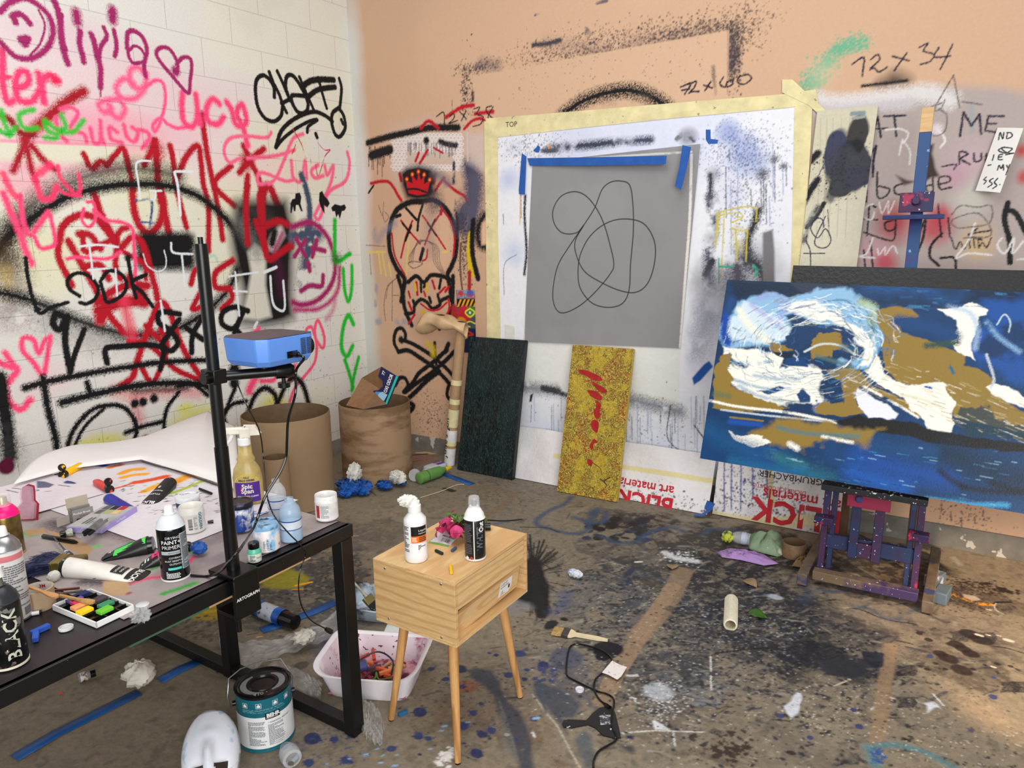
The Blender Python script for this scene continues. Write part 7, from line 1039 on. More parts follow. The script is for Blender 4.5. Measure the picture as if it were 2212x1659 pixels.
# wide navy brush
t = thing('paint_brush', 'wide brush with navy bristles and a brass ferrule, beside the masking tape roll', 'brush', mat=lay(onz(134, 1214, HT+.02), onz(56, 1220, HT+.016)))
G().box((0, 0, -.03), (.018, .05, .05)).build('handle', M((110, 92, 50), .5, var=.2), t, bevel=.005); G().box((0, 0, .005), (.021, .058, .028)).box((0, 0, .012), (.023, .060, .004)).build('ferrule', M((150, 132, 70), .3, metal=.8, var=.2), t, bevel=.002)
g = G(); rg = random.Random(3)
for i in range(620):
    y0_, x0_ = rg.uniform(-.027, .027), rg.uniform(-.009, .009); k = rg.uniform(.75, 1.1); g.tube([(x0_, y0_, .012), (x0_*1.6+rg.uniform(-.004, .004), y0_*1.5+rg.uniform(-.006, .006), .05*k), (x0_*2-.012+rg.uniform(-.008, .008), y0_*1.9+rg.uniform(-.012, .012), .095*k)], [.0007, .0006, .0003], 3, cap=False)
b_ = g.build('bristles', M((36, 42, 74), .7, col2=(60, 66, 104), scale=60), t); b_['kind'] = 'stuff'
P = onz(86, 1310, HT); t = thing('tape_roll', 'wide roll of brown masking tape lying flat, wooden tools resting on it', 'tape', (P[0], P[1], HT)); G().prof([(.030, .001), (.033, .0), (.0335, .047), (.030, .048), (.0305, .001)], 48).build('tape', M((186, 160, 128), .6, var=.05, bump=.2), t); G().prof([(.0300, .0015), (.0288, .002), (.0288, .046), (.0300, .0475)], 48).build('paper_core', M((206, 200, 192), .6), t)
g = G(); inn = lambda u, v, d: (-(.0287-d)*math.cos(u/.0287), -(.0287-d)*math.sin(u/.0287)*-1, v); g.text(lambda u, v, d: ((.0285-d)*math.cos(2.6-u/.0287), (.0285-d)*math.sin(2.6-u/.0287), v), '3M', .0, .034, .011, 0, bold=.03); g.build('lettering', M((190, 20, 50), .5), t, smooth=0)
def stick(label, a, b, za, zb, w1, w2, mt, nm='wooden_stick', cat='stick'): A_, B_ = onz(*a, HT+za), onz(*b, HT+zb); t = thing(nm, label, cat, mat=lay(A_, B_)); L_ = np.linalg.norm(A_-B_); G().prism([(0, -w1), (L_*.5, -w1*.8), (L_*.8, -w2), (L_*.95, -w2), (L_, -w2*.4), (L_, w2*.4), (L_*.95, w2), (L_*.8, w2), (L_*.5, w1*.8), (0, w1)], -.0022, .0022, T=Matrix(((0, 0, 1, 0), (0, 1, 0, 0), (1, 0, 0, 0), (0, 0, 0, 1)))).build('handle', mt, t, bevel=.001); return t
tw = M((206, 152, 96), .45, var=.12, spots=[((60, 50, 46), 60, .68)]); stick('wooden tool handle lying across the masking tape roll', (58, 1266), (124, 1290), .056, .052, .004, .0075, tw)
stick('paint-smeared wooden handle reaching into the pastel tray', (128, 1286), (203, 1302), .024, .022, .004, .008, M((196, 150, 90), .45, var=.2, spots=[((90, 60, 50), 50, .62)]))
stick('thin reddish brush handle behind the wooden handles', (112, 1276), (172, 1270), .008, .012, .003, .003, M((110, 54, 40), .4, var=.2)); stick('thin grey-crusted brush handle behind the pastel tray', (118, 1284), (178, 1276), .006, .014, .0025, .004, M((120, 108, 104), .5, var=.3))
def tissue(name, label, P, r, seed, mt, sq=(1, 1, .6), rz=0, cat='tissue', amp=.21):
    g = crumple(None, r, seed, amp, sq); zm = min(v[2] for v in g.v); o = g.build(name, mt, None, smooth=50, loc=(P[0], P[1], P[2]-zm+.0005), rot=(0, 0, rz)); return tag(o, label, cat)
tis = M((228, 226, 218), .8, var=.05, bump=.3); tissue('paper_scrap', 'small twisted white paper scrap behind the masking tape roll', onz(118, 1258, HT), .014, 3, tis, (.5, 1, .9), cat='paper')
tissue('tape_ball', 'small crumpled ball of blue tape near the pole foot', onz(432, 1198, HT+.002), .019, 8, tapeB, (1.1, .9, .75), cat='tape', amp=.25)
# white pastel tray
c0, c1, c2 = onz(209, 1358, HT), onz(292, 1318, HT), onz(122, 1315, HT); X_, Y_ = c1-c0, c2-c0; lx, ly = np.linalg.norm(X_), np.linalg.norm(Y_); rz = ang(c0, c1)
t = thing('pastel_tray', 'white tray with a black insert holding a few square pastels, near the table front', 'tray', c0, (0, 0, rz)); g = G()
for c, d in [((lx/2, .0015, .007), (lx, .003, .014)), ((lx/2, ly-.0015, .007), (lx, .003, .014)), ((.0015, ly/2, .007), (.003, ly, .014)), ((lx-.0015, ly/2, .007), (.003, ly, .014)), ((lx/2, ly/2, .001), (lx, ly, .002))]: g.box(c, d)
g.build('box', plw, t, smooth=0, bevel=.0006); g = G().box((lx/2, ly/2, .004), (lx-.006, ly-.006, .004))
for i in range(1, 3): g.box((lx*i/3, ly/2, .009), (.003, ly-.006, .008))
for i in range(1, 6): g.box((lx/2, ly*i/6, .008), (lx-.006, .002, .006))
g.build('insert', glossk, t, smooth=0)
for i, (cx_, cy_, l_, c, nm) in enumerate([(.20, .42, .36, (246, 206, 20), 'yellow'), (.25, .60, .34, (240, 160, 100), 'peach'), (.36, .74, .26, (206, 60, 90), 'pink'), (.42, .83, .34, (110, 80, 160), 'violet'), (.62, .90, .44, (30, 40, 90), 'navy'), (.46, .20, .36, (110, 200, 50), 'bright green'), (.64, .33, .36, (60, 140, 100), 'sea green'), (.72, .55, .36, (74, 62, 66), 'brown-black')]):
    o = G().box((0, 0, 0), (lx*l_*.92, ly/8, .008)).build('pastel_stick', M(c, .8, var=.08), None, bevel=.001); o.matrix_world = Matrix.Translation(Vector(c0)+Matrix.Rotation(rz, 3, 'Z') @ Vector((lx*cx_, ly*cy_, .0155)))@Matrix.Rotation(rz, 4, 'Z'); tag(o, nm+' square pastel stick in the white tray', 'pastel', 'pastels in the tray')
bl = M((46, 92, 196), .75, var=.08)
for a, b, lb in [((68, 1374), (107, 1356), 'longer blue pastel stick lying on the dark tabletop'), ((77, 1388), (79, 1372), 'short blue pastel stub below the longer blue stick')]: A_, B_ = onz(*a, HT), onz(*b, HT); boxthing('blue_pastel', lb, 'pastel', (A_+B_)/2, (np.linalg.norm(A_-B_), .012, .011), ang(A_, B_), bl)
P = onz(143, 1359, HT); o = G().prof([(0, .001), (.0135, 0), (.0145, .001), (.0145, .006), (.0125, .0065), (.0125, .002), (0, .002)], 36).build('jar_lid', M((226, 228, 228), .3, alpha=.8), None, loc=tuple(P)); tag(o, 'small round translucent lid lying on the bare dark tabletop', 'lid')
t = upright('sample_cup', 'tiny clear lidded cup with a crinkled wrapper by the pastel tray', 'cup', 311, 1330, HT, [('cup', [(0, .001), (.010, 0), (.0125, .022), (.0115, .022)], clear_thin), ('lid', [(.0135, .0215), (.0142, .0225), (.0142, .027), (.013, .028), (0, .028)], M((226, 228, 232), .3, alpha=.75))], 28); crumple(None, .015, 5, .6, (.8, 1, .8)).build('wrapper', clear_film, t, loc=(.022, -.006, .012))
# boards stored under the work table
a0, a1 = onz(285, 1395, .615), onz(675, 1192, .615)
t = thing('stored_canvas', 'stretched dark canvas with a green and bare wood edge, stored under the work table', 'canvas', (2.235, -3.124, .6395)); G().box((-.2, .262, .009), (.40, .525, .003)).build('canvas_face', M((56, 62, 76), .35, var=.5, scale=9), t); G().box((-.006, .10, .0), (.012, .20, .015)).build('green_edge', M((70, 110, 86), .5, var=.1), t); G().box((-.006, .363, .0), (.012, .325, .015)).build('wood_edge', wood, t); G().box((-.206, .262, -.0), (.386, .52, .010)).build('backing', M((110, 90, 66), .7), t)
# ------------------------------------------------------------------ bedside table in the middle of the floor
NX0, NX1, NY0, NY1, NH = 2.29, 2.595, -2.41, -2.02, .57; nc = ((NX0+NX1)/2, (NY0+NY1)/2); t = thing('bedside_table', 'small light wood bedside table with splayed legs and a loose lower drawer', 'bedside table', (nc[0], nc[1], 0))
def woodmat(base, dark, stretch, sc_):
    m = M(base, .42, var=.1, scale=7, col2=None, stretch=stretch).copy(); nt = m.node_tree; N = nt.nodes; L = nt.links; b = N['Principled BSDF']; tc = [n for n in N if n.type == 'TEX_COORD'][0]; mp = N.new('ShaderNodeMapping'); mp.inputs['Scale'].default_value = sc_; L.new(tc.outputs['Object'], mp.inputs[0])
    wv = N.new('ShaderNodeTexWave'); wv.wave_type = 'RINGS'; wv.inputs['Scale'].default_value = 1.7; wv.inputs['Distortion'].default_value = 7; wv.inputs['Detail'].default_value = 2.5; wv.inputs['Detail Scale'].default_value = 1.2; L.new(mp.outputs[0], wv.inputs[0])
    src = b.inputs['Base Color'].links[0].from_socket; r = N.new('ShaderNodeValToRGB'); r.color_ramp.elements[0].position = .62; r.color_ramp.elements[0].color = (0, 0, 0, 1); r.color_ramp.elements[1].position = .95; r.color_ramp.elements[1].color = (.62, .62, .62, 1); L.new(wv.outputs['Fac'], r.inputs[0]); mx = N.new('ShaderNodeMix'); mx.data_type = 'RGBA'; L.new(r.outputs[0], mx.inputs['Factor']); L.new(src, mx.inputs['A']); mx.inputs['B'].default_value = (*lin(dark), 1); L.new(mx.outputs['Result'], b.inputs['Base Color']); return m
w1 = woodmat((226, 190, 136), (196, 148, 94), (26, 3, 26), (5, 1.2, 7)); w2 = woodmat((218, 180, 126), (188, 140, 90), (3, 26, 30), (1.4, 4, 7)); w3 = woodmat((206, 156, 98), (150, 98, 54), (26, 26, 2.5), (5, 5, .5))
wx, wy, bh, z0 = NX1-NX0, NY1-NY0, .203, NH-.203
G().box((0, 0, NH-.006), (wx, wy, .012)).build('top_board', w1, t, bevel=.001); G().box((0, 0, z0+.006), (wx, wy, .012)).build('bottom_board', w1, t, bevel=.001)
for s in (-1, 1): G().box((0, s*(wy/2-.006), z0+bh/2), (wx, .012, bh-.024)).build('side_panel', w2, t, bevel=.0008)
G().box((-wx/2+.004, 0, z0+bh/2), (.006, wy-.026, bh-.026)).build('back_panel', w1, t, smooth=0); G().box((0, 0, z0+.105), (wx-.03, wy-.026, .008)).build('shelf', w1, t, smooth=0)
G().box((wx/2-.010, 0, z0+.148), (.014, wy-.030, .078)).build('upper_drawer', w1, t, bevel=.0008)
ld = G().box((0, 0, 0), (.013, wy-.05, .078)).build('lower_drawer', w1, t, bevel=.0008, loc=(wx/2-.024, -.006, z0+.056), rot=(.05, .20, 0)); ld['label'] = 'loose drawer front tilted inward with a white price sticker'
g = G(); lf = lambda u, v, d: (.0067+d, u, v); g.poly(lf, [(.055, -.022), (.115, -.026), (.130, -.008), (.128, .026), (.06, .03)], 0); g.text(lf, '2-22-23', .064, .016, .012, 1, d=.001); g.text(lf, 'GOODWILL', .064, .005, .009, 1, d=.001); g.text(lf, '15', .068, -.016, .015, 1, d=.001); g.rect(lf, .11, -.012, .119, .002, 1, d=.001); g.rect(lf, .066, -.019, .095, -.018, 1, d=.001); g.build('price_sticker', [plw, inkm], ld, smooth=0)
for (bx, by), (tx, ty) in [((2.294, -2.373), (2.345, -2.335)), ((2.593, -2.420), (2.548, -2.365)), ((2.586, -2.062), (2.545, -2.105)), ((2.30, -2.065), (2.345, -2.10))]: G().tube([(tx-nc[0], ty-nc[1], z0-.001), (bx-nc[0], by-nc[1], .004)], [.0165, .0095], 20).build('leg', w3, t); G().tube([(bx-nc[0], by-nc[1], 0), (bx-nc[0], by-nc[1], .006)], .0085, 14).build('leg_pad', plb, t)
for x_, z_ in [(-.105, .182), (.105, .185), (-.10, .02), (.10, .018)]: G().prof([(0, .0022), (.003, .002), (.0042, 0)], 14, T=Matrix.Translation((x_, -wy/2, z0+z_)) @ Matrix.Rotation(math.pi/2, 4, 'X')).build('screw', silver, t)
t = upright('medium_bottle', 'white squeeze bottle with black and orange label and a tissue stuffed at its cap', 'bottle', 900, 1208, NH, []); t.scale = (1.34, 1.34, 1.17); lathes(t, [('body', [(0, .001), (.023, 0), (.0255, .004), (.0255, .018), (.0248, .022), (.0252, .10), (.0245, .112), (.013, .128), (.0125, .131)], M((236, 236, 236), .3, var=.03, coat=.2)), ('cap', [(.0128, .129), (.0145, .130), (.0145, .146), (.012, .148), (.012, .156), (0, .157)], plw)]); crumple(None, .014, 12, .35, (.7, 1.3, .9)).build('tissue', tis, t, loc=(.0, -.012, .158))
g = G(); c = cyl(.0253); g.rect(c, -.010, .073, .028, .098, 0, n=12); g.rect(c, -.010, .055, .028, .073, 1, n=12); g.text(c, 'Liquitex', .006, .085, .008, 2, d=.0009); g.text(c, 'ACRYLIC', .006, .078, .005, 2, d=.0009); g.print_(c, -.008, .058, .003, .070, 3, 2, d=.0009, seed=13); g.print_(c, .007, .057, .026, .071, 3, 3, d=.0009, seed=14); g.print_(c, .005, .036, .024, .05, 4, 3, seed=15); g.print_(c, -.03, .03, -.014, .098, 18, 3, seed=16); g.build('label', [plb, M((244, 120, 20), .4), plw, inkm], t, smooth=0)
t = upright('spray_can', 'black and white spray can with clear cap on the bedside table', 'spray can', 1027, 1204, NH, []); t.scale = (1.38, 1.38, 1.16); spray_can(t, .0225, .108, M((30, 30, 32), .3, var=.3, spots=[((100, 100, 104), 60, .70)]), plw, None, clear_thin, M((226, 226, 226), .35)); lathes(t, [('valve', [(.006, .14), (.006, .156), (0, .157)], silver)], 16)
g = G(); c = cyl(.0226); g.rect(c, -.003, .004, -.001, .108, 0, n=1); g.text(lambda u, v, d: c(-v, u, d), 'WHITE', .03, -.018, .020, 1, bold=.03); g.text(lambda u, v, d: c(-v, u, d), 'Out', .078, -.020, .016, 0, bold=.03); g.print_(c, -.026, .02, -.006, .1, 18, 1, seed=17)
for u in (-.018, -.008): g.poly(c, [(u, .004), (u+.0045, .009), (u, .014), (u-.0045, .009)], 2 if u > -.01 else 0, d=.001)
g.build('label', [plw, M((96, 98, 104), .4), M((200, 50, 40), .4)], t, smooth=0)
P = onz(1052, 1145, NH); o = G().tube([(-.012, 0, .012), (.012, 0, .012)], .012, 20).build('black_cap', glossk, None, loc=tuple(P), rot=(0, 0, .6)); tag(o, 'round black cap lying behind the spray can on the bedside table', 'cap')  # loose black cap, separate from the can
pa, pb_ = onz(925, 1175, NH), onz(966, 1176, NH); t = thing('seed_packet', 'white foil packet with barcode and green ends, behind the squeeze bottle', 'packet', (pa+pb_)/2+[0, .035, .006], (.25, 0, .1)); G().sheet(lambda u, v: ((u-.5)*.075, (v-.5)*.085, .006*math.sin(u*3.14)*math.sin(v*3.14)+.0015*math.sin(u*17+v*9)), 14, 14).build('foil', M((214, 216, 218), .3, var=.1, metal=.2), t, solid=.001)
g = G(); pf = lambda u, v, d: (u, v, .006*math.sin((u/.075+.5)*3.14)*math.sin((v/.085+.5)*3.14)+.0035+d); g.rect(pf, -.037, -.042, .037, -.032, 0, n=8); g.rect(pf, -.037, .034, .037, .042, 0, n=8)
for i in range(12): g.rect(pf, .0+i*.0026, -.024, .0+i*.0026+random.choice([.0008, .0016]), -.008, 1)
g.text(pf, 'Mesclun', -.005, -.003, .011, 1, bold=.01); g.build('print', [M((110, 150, 60), .5), inkm], t, smooth=0)
# cut flowers
SCF = 1.2; t = thing('cut_flowers', 'sprig of wilting magenta bougainvillea with green leaves on the bedside table', 'flowers', onz(985, 1170, NH)); t.scale = (SCF,)*3; rg = random.Random(9); lm = M((70, 106, 44), .5, col2=(110, 140, 70), scale=40); pm = M((206, 60, 120), .55, col2=(170, 40, 90), scale=50)
def petal(nm, P, s, mt, rx, rz_, w_=.62): g = G(); g.sheet(lambda u, v: (s*(u), s*w_*(v-.5)*math.sin(3.14*min(.97, max(.04, u)))**.7*1.3, s*.22*math.sin(u*3)+s*.25*abs(v-.5)), 7, 5); return g.build(nm, mt, t, loc=P, rot=(0, rx, rz_))
for i in range(26): petal('bract', (rg.uniform(-.055, .03), rg.uniform(-.03, .04), .012+rg.uniform(0, .028)), rg.uniform(.022, .034), pm, rg.uniform(-1.2, .3), rg.uniform(0, 6.28), .9)
for i in range(30): petal('leaf', (rg.uniform(-.01, .035), rg.uniform(.0, .06), .018+rg.uniform(0, .05)), rg.uniform(.02, .038), lm, rg.uniform(-1.0, 1.0), rg.uniform(0, 6.28), .5)
for i in range(4): G().tube([(0, 0, .008), (.005*i, .02, .03), (.01*i-.01, .05, .06+.01*i)], .0014, 6).build('stem', M((120, 140, 80), .5), t)
for a, b, c, lb in [((941, 1189), (956, 1196), (34, 36, 38), 'short black charcoal piece on the bedside table'), ((976, 1190), (985, 1183), (60, 76, 116), 'short blue pastel piece on the bedside table'), ((973, 1222), (975, 1238), (240, 186, 30), 'small yellow pastel dab at the front of the bedside table')]: A_, B_ = onz(*a, NH+.005), onz(*b, NH+.005); o = G().tube([(0, 0, 0), tuple(B_-A_)], .0048, 10).build('pastel_piece', M(c, .8), None, loc=tuple(A_), bevel=.001); tag(o, lb, 'pastel')
# ------------------------------------------------------------------ easel
t = thing('easel', 'paint-splashed blue and purple studio easel holding the big wave painting', 'easel', (3.46, -.70, 0)); EX = (3.46, -.70)
ep = M((34, 38, 80), .5, col2=(62, 28, 66), scale=13, thr=.52, spots=[((160, 34, 74), 9, .60), ((210, 216, 230), 90, .68)]); eb = M((26, 42, 80), .5, col2=(40, 30, 70), scale=12, thr=.45, spots=[((24, 62, 92), 7, .60), ((190, 200, 220), 90, .69)]); raw = M((112, 96, 80), .65, var=.25, scale=14, spots=[((60, 66, 100), 9, .6)])
LN = .20; ly_ = lambda z: LN*z
def slat(nm, x, w_, z0_, z1_, mt, dy=0, th_=.022, par=t): return G().add([(x+sx*w_/2, dy+sy*th_/2+ly_(z), z) for z in (z0_, z1_) for sy in (-1, 1) for sx in (-1, 1)], [(0, 1, 3, 2), (4, 6, 7, 5), (0, 4, 5, 1), (2, 3, 7, 6), (0, 2, 6, 4), (1, 5, 7, 3)]).build(nm, mt, par, bevel=.002)
for s, fx_ in ((-1, -.225), (1, .225)):
    G().box((fx_+s*.012, .22, .032), (.042, .60, .052)).build('foot', raw, t, bevel=.004); slat('post', fx_+.045*-s, .026, .05, .62, ep, dy=.0); slat('post', fx_+.045*-s-s*.030, .022, .06, .62, eb, dy=.012)
    slat('rear_leg', fx_*.62, .034, .03, .95, M((96, 66, 44), .6, var=.2), dy=.30, th_=.02); G().box((fx_+.045*-s, .02, .285), (.075, .05, .032)).build('bracket', ep, t, bevel=.003)
G().box((0, -.03, .052), (.40, .050, .040)).build('base_bar', M((60, 46, 86), .55, col2=(112, 94, 72), scale=6, thr=.5, spots=[((210, 206, 214), 80, .68)]), t, bevel=.003); slat('cross_bar', 0, .36, .155, .215, eb, dy=.01)
slat('inner_slat', -.060, .036, .14, .46, eb, dy=-.012); slat('inner_slat', .030, .036, .14, .46, ep, dy=-.012); slat('slat_joint', -.015, .060, .145, .205, ep, dy=-.006); slat('knob_plate', -.015, .165, .362, .44, M((56, 48, 110), .4, col2=(150, 30, 70), scale=8, thr=.66), dy=-.036)
kn = G().prof([(0, .014), (.011, .014), (.015, .010), (.014, 0)], 7, T=Matrix.Translation((-.05, ly_(.40)-.05, .40)) @ Matrix.Rotation(math.pi/2, 4, 'X')).build('knob', M((70, 74, 130), .4), t)
G().box((.01, -.066, .470), (.385, .075, .024)).build('canvas_tray', M((30, 32, 36), .6, spots=[((200, 204, 210), 70, .64)]), t, bevel=.002); slat('mast', .040, .046, .45, 1.90, M((30, 70, 122), .45, col2=(70, 46, 110), scale=5, thr=.42, spots=[((120, 160, 190), 40, .70)]), dy=.035, th_=.018); slat('mast_tip', .040, .046, 1.90, 2.0, wood, dy=.035, th_=.018)
slat('top_clamp', .036, .125, 1.575, 1.655, ep, dy=.012, th_=.03); G().box((.034, ly_(1.56)-.02, 1.555), (.22, .10, .018)).build('clamp_shelf', M((40, 52, 104), .4, var=.2), t, bevel=.002); G().prof([(0, .018), (.013, .018), (.018, .012), (.016, 0)], 7, T=Matrix.Translation((.036, ly_(1.62)-.003, 1.62)) @ Matrix.Rotation(math.pi/2, 4, 'X')).build('knob', M((70, 50, 90), .4), t)
# ------------------------------------------------------------------ barrels and litter in the corner
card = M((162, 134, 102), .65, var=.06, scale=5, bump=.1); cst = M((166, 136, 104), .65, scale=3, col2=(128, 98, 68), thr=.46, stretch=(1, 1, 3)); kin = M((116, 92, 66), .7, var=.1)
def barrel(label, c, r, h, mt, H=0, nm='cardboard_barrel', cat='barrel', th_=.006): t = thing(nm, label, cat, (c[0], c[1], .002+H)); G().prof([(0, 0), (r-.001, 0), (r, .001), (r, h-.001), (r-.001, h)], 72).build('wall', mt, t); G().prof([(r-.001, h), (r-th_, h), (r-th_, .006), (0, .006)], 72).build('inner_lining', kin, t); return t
barrel('plain open cardboard barrel, the nearer of the two in the corner', (.47, -1.17), .245, .53, card); barrel('water-stained open cardboard barrel holding an empty detergent box', (.60, -.58), .222, .49, cst)
barrel('short narrow cardboard tube standing beside the barrels', (.76, -1.50), .065, .40, card, nm='cardboard_tube', cat='tube')
b = ony(797, 878, -.62); t = thing('detergent_box', 'empty navy and teal detergent box tipped over the rim of the stained barrel', 'box', (.50, -.63, .50), (.15, .95, .62)); nv = M((24, 30, 80), .4, var=.05)
# the box as it is seen: printed face towards the room, open mouth up and left
A0, B0, C0 = ony(800, 866, -.70), ony(838, 874, -.70), ony(824, 792, -.66); D0 = ony(862, 815, -.66); E0 = ony(748, 876, -.80); F0 = ony(782, 816, -.66)
t.matrix_world = Matrix.Translation(Vector(A0)); q = [Vector(p)-Vector(A0) for p in (A0, B0, D0, C0)]; dp = Vector(E0-A0); dq = Vector(F0-C0)
def plate(nm, pts, mt, th_=.003): return G().add([tuple(p) for p in pts], [tuple(range(len(pts)))]).build(nm, mt, t, smooth=0, solid=th_)
nf = lambda s, w_: q[0]*(1-s)*(1-w_)+q[1]*s*(1-w_)+q[2]*s*w_+q[3]*(1-s)*w_
plate('printed_side', [nf(0, 0), nf(1, 0), nf(1, 1), nf(0, 1), nf(0, .72), nf(.3, .66), nf(.4, .5), nf(.26, .36), nf(0, .30)], nv); plate('lower_side', [q[0], q[1], q[1]+dp, q[0]+dp], M((20, 30, 60), .4)); plate('upper_side', [q[3], q[2], q[2]+dq, q[3]+dq], M((132, 98, 66), .6)); plate('inner_side', [q[1]+Vector((0, .003, 0)), q[2], q[2]+dq, q[1]+dp], M((120, 88, 60), .6)); plate('far_side', [q[0]+dp, q[1]+dp, q[2]+dq, q[3]+dq], M((140, 104, 70), .6))
nrm = (q[1]-q[0]).cross(q[3]-q[0]).normalized(); nrm = -nrm if nrm.y > 0 else nrm; g = G(); ff = lambda u, v, d: tuple(nf(u, v)+nrm*(d*2+.003)); g.poly(ff, [(.86, 0), (.97, 0), (.97, 1), (.86, 1)], 0); g.poly(ff, [(.06, .02), (.5, .02), (.6, .2), (.45, .34), (.14, .30)], 2)
fv = lambda u, v, d: ff(.72-v, u, d); g.text(fv, 'OXI ODOR', .36, 0, .24, 1, d=.001, sx=.5, bold=.03); g.text(fv, '77', .82, .42, .2, 1, d=.001, sx=.6, bold=.02); g.poly(ff, [(.3, .1), (.75, .1), (.8, .32), (.5, .36), (.34, .28)], 3, d=.0006); g.build('print', [M((40, 190, 170), .4), plw, M((90, 150, 210), .4), M((160, 200, 226), .4)], t, smooth=0)
def push(p, m):                                       # keep clear of the barrels
    for c, r in ((( .47, -1.17), .245), ((.60, -.58), .222)):
        d = np.array([p[0]-c[0], p[1]-c[1]]); n = np.linalg.norm(d)
        if n < r+m: p = np.array([c[0]+d[0]/n*(r+m), c[1]+d[1]/n*(r+m), p[2]])
    return p
tb = M((34, 96, 186), .5, var=.25, scale=30, bump=.6); bk_t = M((34, 96, 180), .5, col2=(20, 24, 34), scale=20, thr=.46, bump=.6)
t = thing('tape_heap', 'crumpled heap of used blue tape at the foot of the barrels', 'tape', onz(765, 1045)); 
for i, (x, y, r) in enumerate([(768, 1052, .05), (745, 1070, .045), (795, 1050, .045), (778, 1070, .04), (824, 1042, .035), (722, 1076, .03), (846, 1040, .025)]): P = push(onz(x, y), r*1.75)-onz(765, 1045); g = crumple(None, r, 20+i, .42, (1.3, 1, .6)); zm = min(v[2] for v in g.v); g.build('crumpled_tape', bk_t if i % 2 == 0 else tb, t, loc=(P[0], P[1], -zm+.001+.0), smooth=30)
for i in range(3): q0_ = onz(800+i*10, 1042)-onz(765, 1045); G().tube([tuple(q0_+[0, 0, .02]), tuple(q0_+[.03, .02, .03+.01*i]), tuple(q0_+[.08, .03, .012]), tuple(q0_+[.10, .0, .008])], .012, 4, flat=.08).build('tape_curl', tb, t)
tissue('tissue', 'white tissue poking out of the blue tape heap, nearer the plain barrel', push(onz(792, 1044), .06)+[0, 0, .03], .042, 31, tis, (.7, 1, 1.2), amp=.4); tissue('tissue', 'white tissue at the right end of the blue tape heap', push(onz(828, 1034), .06)+[0, 0, .02], .04, 32, tis, (1.2, .8, .8), amp=.4)
o = G().prof([(0, 0), (.036, .001), (.040, .004), (.038, .012), (.03, .014), (.0, .015)], 30).build('clear_lid', clear_thin, None); q_ = push(onz(856, 1020, .042), .06); o.matrix_world = lay(q_, q_+np.array([.3, -.9, .3])); tag(o, 'clear domed plastic lid standing on edge by the barrels', 'lid')  # loose clear lid, domed, set on its edge
t = lying('green_bottle', 'green-labelled squeeze bottle with a yellow cap lying on the floor', 'bottle', (904, 1034), (975, 1009), .037, lambda L_: [('body', [(0, 0), (.030, .001), (.036, .006), (.036, L_*.52), (.030, L_*.66), (.013, L_*.78), (.012, L_*.82)], M((110, 160, 84), .25, var=.12, scale=14, spots=[((60, 80, 120), 20, .66)])), ('cap', [(.014, L_*.80), (.014, L_*.9), (.006, L_), (0, L_)], M((240, 200, 20), .4, var=.04)), ('label_band', [(.0365, L_*.22), (.0365, L_*.24)], M((70, 90, 60), .4))], z=0, n=30)
t = thing('alcohol_bottle', 'flat white plastic bottle with a purple label lying behind the green bottle', 'bottle', mat=lay(onz(955, 1006, .034), onz(905, 1022, .034))); G().box((0, 0, .06), (.055, .085, .15)).build('body', M((196, 200, 206), .35, var=.05), t, bevel=.018); lathes(t, [('neck', [(.014, .13), (.014, .155), (0, .156)], M((200, 204, 210), .3))], 20); g = G(); g.rect(lambda u, v, d: (.0278+d, u, v), -.03, -.0, .03, .06, 0); g.text(lambda u, v, d: (.0284+d, -v, u), 'R 91%', .005, -.01, .022, 1, bold=.02); g.build('label', [M((104, 50, 140), .4), plw], t, smooth=0)
def strip(label, pts, w_, z=.002, mt=tapeB, nm='blue_tape', cat='tape'):
    q = [onz(*p, z) for p in pts]; o_ = q[0]; g = G(); vs = []
    for i, p in enumerate(q): d = q[min(i+1, len(q)-1)]-q[max(i-1, 0)]; n_ = np.array([-d[1], d[0], 0]); n_ /= np.linalg.norm(n_); e = .004 if i in (0, len(q)-1) else 0; vs += [tuple(p+n_*w_/2-o_+d*e), tuple(p-o_-n_*w_*0+[0, 0, .0015]), tuple(p-n_*w_/2-o_-d*e)]
    g.add(vs, [f for i in range(len(q)-1) for f in ((3*i, 3*i+1, 3*i+4, 3*i+3), (3*i+1, 3*i+2, 3*i+5, 3*i+4))]); o = g.build(nm, mt, None, loc=tuple(o_), solid=.0008); return tag(o, label, cat)
btf = M((24, 82, 150), .5, var=.12, bump=.3)
strip('longest blue tape strip across the brown floor paper, under the table', [(30, 1638), (120, 1585), (220, 1535), (300, 1495)], .048, mt=btf); strip('blue tape strip emerging beyond the crumpled tissue under the table', [(345, 1470), (390, 1445), (430, 1428)], .048, mt=btf); strip('blue tape strip on the floor beside the blue spray can', [(565, 1362), (600, 1350), (680, 1320), (725, 1300)], .05, mt=btf); strip('blue tape strip in front of the green bottle', [(938, 1012), (970, 1028), (1020, 1046)], .05, mt=btf); strip('thin blue tape strip between the tape heap and the green bottle', [(853, 1029), (880, 1027), (897, 1026)], .03, mt=btf)
t = thing('tape_curl', 'loose curl of blue tape at the foot of the banner paper', 'tape', onz(1520, 1118)); 
G().tube([(-.05, .0, .006), (-.01, .0, .012), (.02, .03, .035), (.03, .04, .06), (.0, .06, .058), (-.01, .05, .03)], .022, 4, flat=.08).build('curled_tape', tb, t)
